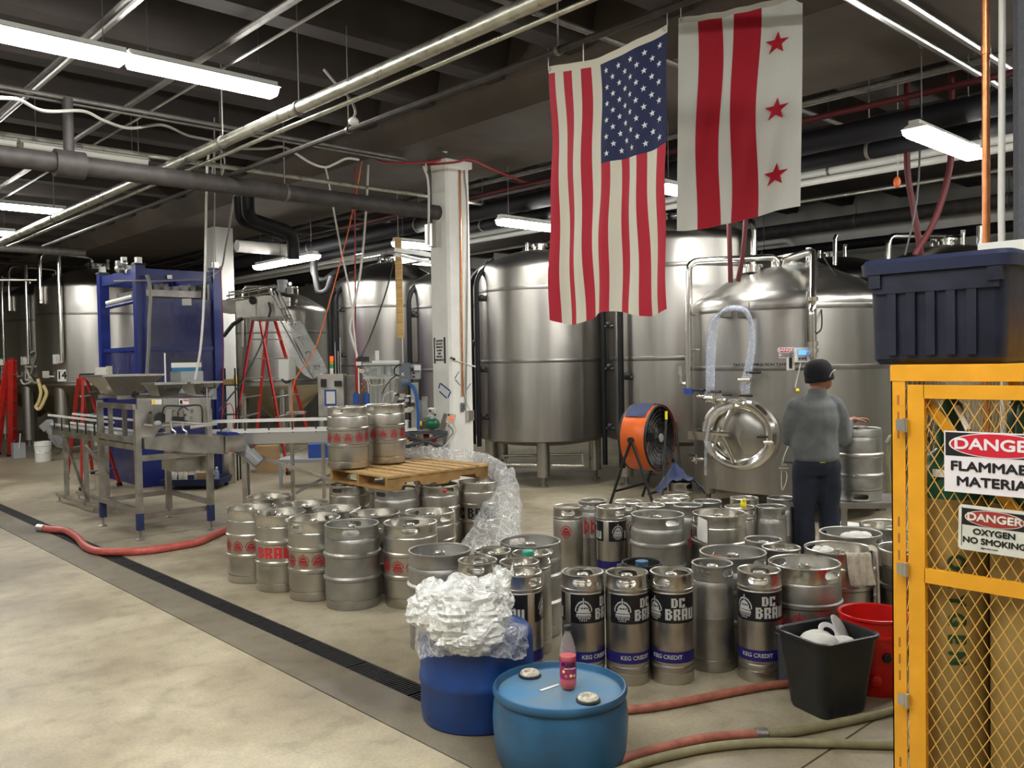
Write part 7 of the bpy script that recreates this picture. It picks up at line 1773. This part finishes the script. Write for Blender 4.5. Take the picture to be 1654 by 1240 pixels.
# ---- stepladders
def ladder(name, label, tops, feet, n_step, m='ladder_red', step='bright_zinc', rw=.05):
    """tops/feet: front-left, front-right, rear-left, rear-right world points"""
    c = sum((Vector(f) for f in feet), Vector())/4; t = thing(name, label, 'ladder', (c.x, c.y, 0))
    F = [Vector(f)-t.location for f in feet]; T = [Vector(q)-t.location for q in tops]
    for i in range(4): MB().bar(F[i], T[i], rw, rw*.5).build('rail', m, t, 0); MB().bar(F[i], F[i]+(T[i]-F[i]).normalized()*.06, rw*1.3, rw).build('rubber_foot', 'rubber_black', t, 0)
    for i in range(1, n_step+1):
        k_ = i/(n_step+1); a, b = F[0].lerp(T[0], k_), F[1].lerp(T[1], k_); MB().bar(a, b, .07, .02).build('step', step, t, 0)
        a, b = F[2].lerp(T[2], k_), F[3].lerp(T[3], k_); MB().bar(a, b, .02, .02).build('rear_bar', step, t, 0)
    MB().loft([[T[0], T[1], T[3], T[2]], [q+Vector((0, 0, .05)) for q in (T[0], T[1], T[3], T[2])]]).build('top_cap', m, t, 0)
    return t
ladder('stepladder', 'tall red stepladder standing under the can elevator', [PD(420, 517, 13.8), PD(444, 517, 14.3), PD(409, 517, 13.9), PD(432, 517, 14.3)], [PZ(466, 767, 0), PZ(512, 745, 0), PZ(366, 772, 0), PZ(410, 750, 0)], 7)
ladder('stepladder', 'small red stepladder behind the can rinser, between its legs', [PD(134, 610, 12.5), PD(139, 610, 12.9), PD(127, 611, 12.6), PD(131, 611, 13.)], [PZ(131, 794, 0), PZ(194, 785, 0), PZ(108, 775, 0), PZ(150, 765, 0)], 5)
ladder('stepladder', 'red stepladder at the far left edge in front of the tanks', [PD(17, 582, 16.6), PD(23, 582, 17.), PD(12, 584, 16.8), PD(16, 584, 17.2)], [PZ(16, 737, 0), PZ(24, 730, 0), PZ(-14, 742, 0), PZ(-4, 734, 0)], 6, rw=.09)
# ---- small things at the back
def bucket(px, py, d, r0, r1, h, m, label, nm='bucket'):
    p = PZ(px, py, 0); t = thing(nm, label, 'bucket', tuple(p), facing(p)); MB().lathe([(0, 0), (r0, 0), (r0+.004, .01), (r1-.012, h*.8), (r1, h*.81), (r1, h*.84), (r1-.008, h*.85), (r1-.004, h), (r1-.014, h), (r0-.006, .02), (0, .02)], 32).build('bucket_body', m, t, 35)
    MB().tube(spline([(-r1, 0, h*.85), (-r1*.8, -r1*.7, h*.55), (0, -r1*1.05, h*.45), (r1*.8, -r1*.7, h*.55), (r1, 0, h*.85)], 5), .004, 6).build('bail_handle', 'bright_zinc', t); return t
bucket(70, 745, 0, .135, .155, .38, 'white_plastic', 'white plastic bucket on the floor at the far left')
q = PZ(30, 739, 0); solo(MB().box(q.x-.11, q.x+.11, q.y-.09, q.y+.09, 0, .30), 'bin', 'grey_plastic', 'grey box on the floor at the far left', 'box'); 
solo(MB().tube([q+Vector((0, 0, .0)), PD(33, 700, 17.1)], .012, 8), 'stick', 'white_plastic', 'short white stick beside the grey box at far left', 'stick')
pd_ = PZ(318, 787, 0); DP = thing('dolly', 'low blue dolly tray carrying bottles behind the can rinser', 'dolly', tuple(pd_), -AZ)
MB().loft([[(x+0, y+0, .06) for x, y, _ in rrect(.42, .26, .04, 0)], [(x, y, .15) for x, y, _ in rrect(.44, .28, .04, 0)], [(x, y, .15) for x, y, _ in rrect(.42, .26, .03, 0)], [(x, y, .08) for x, y, _ in rrect(.41, .25, .03, 0)]]).build('tray', 'cloth_blue', DP, 30)
for x, y in ((-.36, -.2), (.36, -.2), (-.36, .2), (.36, .2)): MB().cyl((x, y-.015, .03), (x, y+.015, .03), .03, 12).build('castor', 'rubber_black', DP)
def sbottle(px, y, r, h, m, capm, label):
    x = (px-318)*12.4/1400; p = pd_+RT*x+FW*y+UPZ*.081; t = thing('bottle', label, 'bottle', tuple(p), -AZ, 'bottles on the blue dolly')
    MB().lathe([(0, 0), (r, 0), (r, h*.65), (r*.7, h*.8), (r*.3, h*.86), (r*.3, h*.9), (0, h*.9)], 16).build('bottle_body', m, t); MB().lathe([(r*.42, h*.87), (r*.42, h), (0, h)], 12).build('cap', capm, t)
sbottle(283, -.08, .055, .30, 'white_plastic', 'lamp_red', 'tall white bottle on the blue dolly, red cap, left'); sbottle(301, -.12, .06, .22, 'lid_cream', 'lamp_red', 'short translucent bottle with red cap on the blue dolly'); sbottle(290, .1, .05, .2, 'lid_cream', 'white_plastic', 'small cream bottle at the back of the blue dolly'); sbottle(353, -.05, .035, .22, 'clear_tube', 'white_plastic', 'clear wash bottle with a bent spout on the dolly'); sbottle(318, .05, .05, .18, 'grey_plastic', 'white_plastic', 'grey bottle in the middle of the blue dolly')
a_ = pd_+RT*.12+UPZ*.081; solo(MB().box(-.09, .09, -.07, .07, 0, .14, Matrix.Translation(a_) @ Matrix.Rotation(-AZ, 4, 'Z')), 'carton', 'carton', 'small brown carton on the blue dolly', 'box')
q = PZ(370, 780, 0); CN = thing('steel_canister', 'slim stainless canister with red rim behind the long conveyor', 'canister', tuple(q), facing(q)); MB().lathe([(0, 0), (.085, 0), (.09, .01), (.09, .48), (.08, .52), (0, .53)], 28).build('canister_body', 'keg_steel', CN); MB().lathe([(.091, .46), (.095, .47), (.095, .50), (.088, .51)], 28).build('red_rim', 'lamp_red', CN)
q = PZ(433, 760, 0); CT = thing('carton', 'brown cardboard carton behind the long conveyor and stepladder', 'box', tuple(q), -AZ+.2); MB().box(-.19, .19, -.15, .15, 0, .42).build('carton_body', 'carton', CT, 0); MB().box(-.19, .19, -.002, .002, .42, .425).build('flap_seam', 'wood_dark', CT, 0)
q = PD(374, 700, 13.3); RK = thing('rack', 'thin black rack with an orange box behind the blue frame', 'rack', (q.x, q.y, 0), -AZ)
for x in (-.10, .10):
    for y in (-.07, .07): MB().box(x-.010, x+.010, y-.010, y+.010, 0, 1.72).build('upright', 'rubber_black', RK, 0)
for z in (.5, 1.0, 1.45): MB().box(-.11, .11, -.08, .08, z, z+.02).build('shelf', 'rubber_black', RK, 0)
M = Matrix.Translation(RK.location) @ Matrix.Rotation(-AZ, 4, 'Z'); solo(MB().box(-.08, .05, -.06, .06, 1.47, 1.55, M), 'box', 'carton', 'orange-brown box on the upper shelf of the black rack', 'box'); solo(MB().lathe([(0, 0), (.025, 0), (.025, .12), (.01, .16), (0, .16)], 14, M @ Matrix.Translation((.08, 0, 1.471))), 'bottle', 'sign_yellow', 'yellow bottle on the upper shelf of the black rack', 'bottle')
cable([(61, 612), (66, 632), (63, 648), (58, 657), (64, 660), (72, 645), (75, 634), (70, 622)], 17.3, .035, 'hose_cream', 'cream hose loop hanging from the door of tank 13', name='hose', cat='hose', n=10)
cable([(33, 613), (38, 620), (46, 618), (52, 614)], 17.6, .02, 'cable_white', 'short white hose on the front of tank 13', name='hose', cat='hose', n=8)
q = PZ(585, 742, 0)
solo(MB().box(-.5, .5, -.25, .25, .35, .40, Matrix.Translation(PD(520, 735, 12.6)*Vector((1, 1, 0)) if 0 else Vector((PD(510, 735, 12.6).x, PD(510, 735, 12.6).y, 0))) @ Matrix.Rotation(-AZ, 4, 'Z')).box(-.48, -.44, -.23, -.19, 0, .35, Matrix.Translation(Vector((PD(510, 735, 12.6).x, PD(510, 735, 12.6).y, 0))) @ Matrix.Rotation(-AZ, 4, 'Z')).box(.44, .48, -.23, -.19, 0, .35, Matrix.Translation(Vector((PD(510, 735, 12.6).x, PD(510, 735, 12.6).y, 0))) @ Matrix.Rotation(-AZ, 4, 'Z')), 'bench', 'grey_plastic', 'low grey bench behind the kegs on the pallet', 'bench')
solo(MB().box(-.14, .14, -.10, .10, .40, .60, Matrix.Translation(Vector((PD(516, 735, 12.6).x, PD(516, 735, 12.6).y, 0))) @ Matrix.Rotation(-AZ, 4, 'Z')), 'crate', 'blue_tape', 'blue crate on the low grey bench', 'crate')
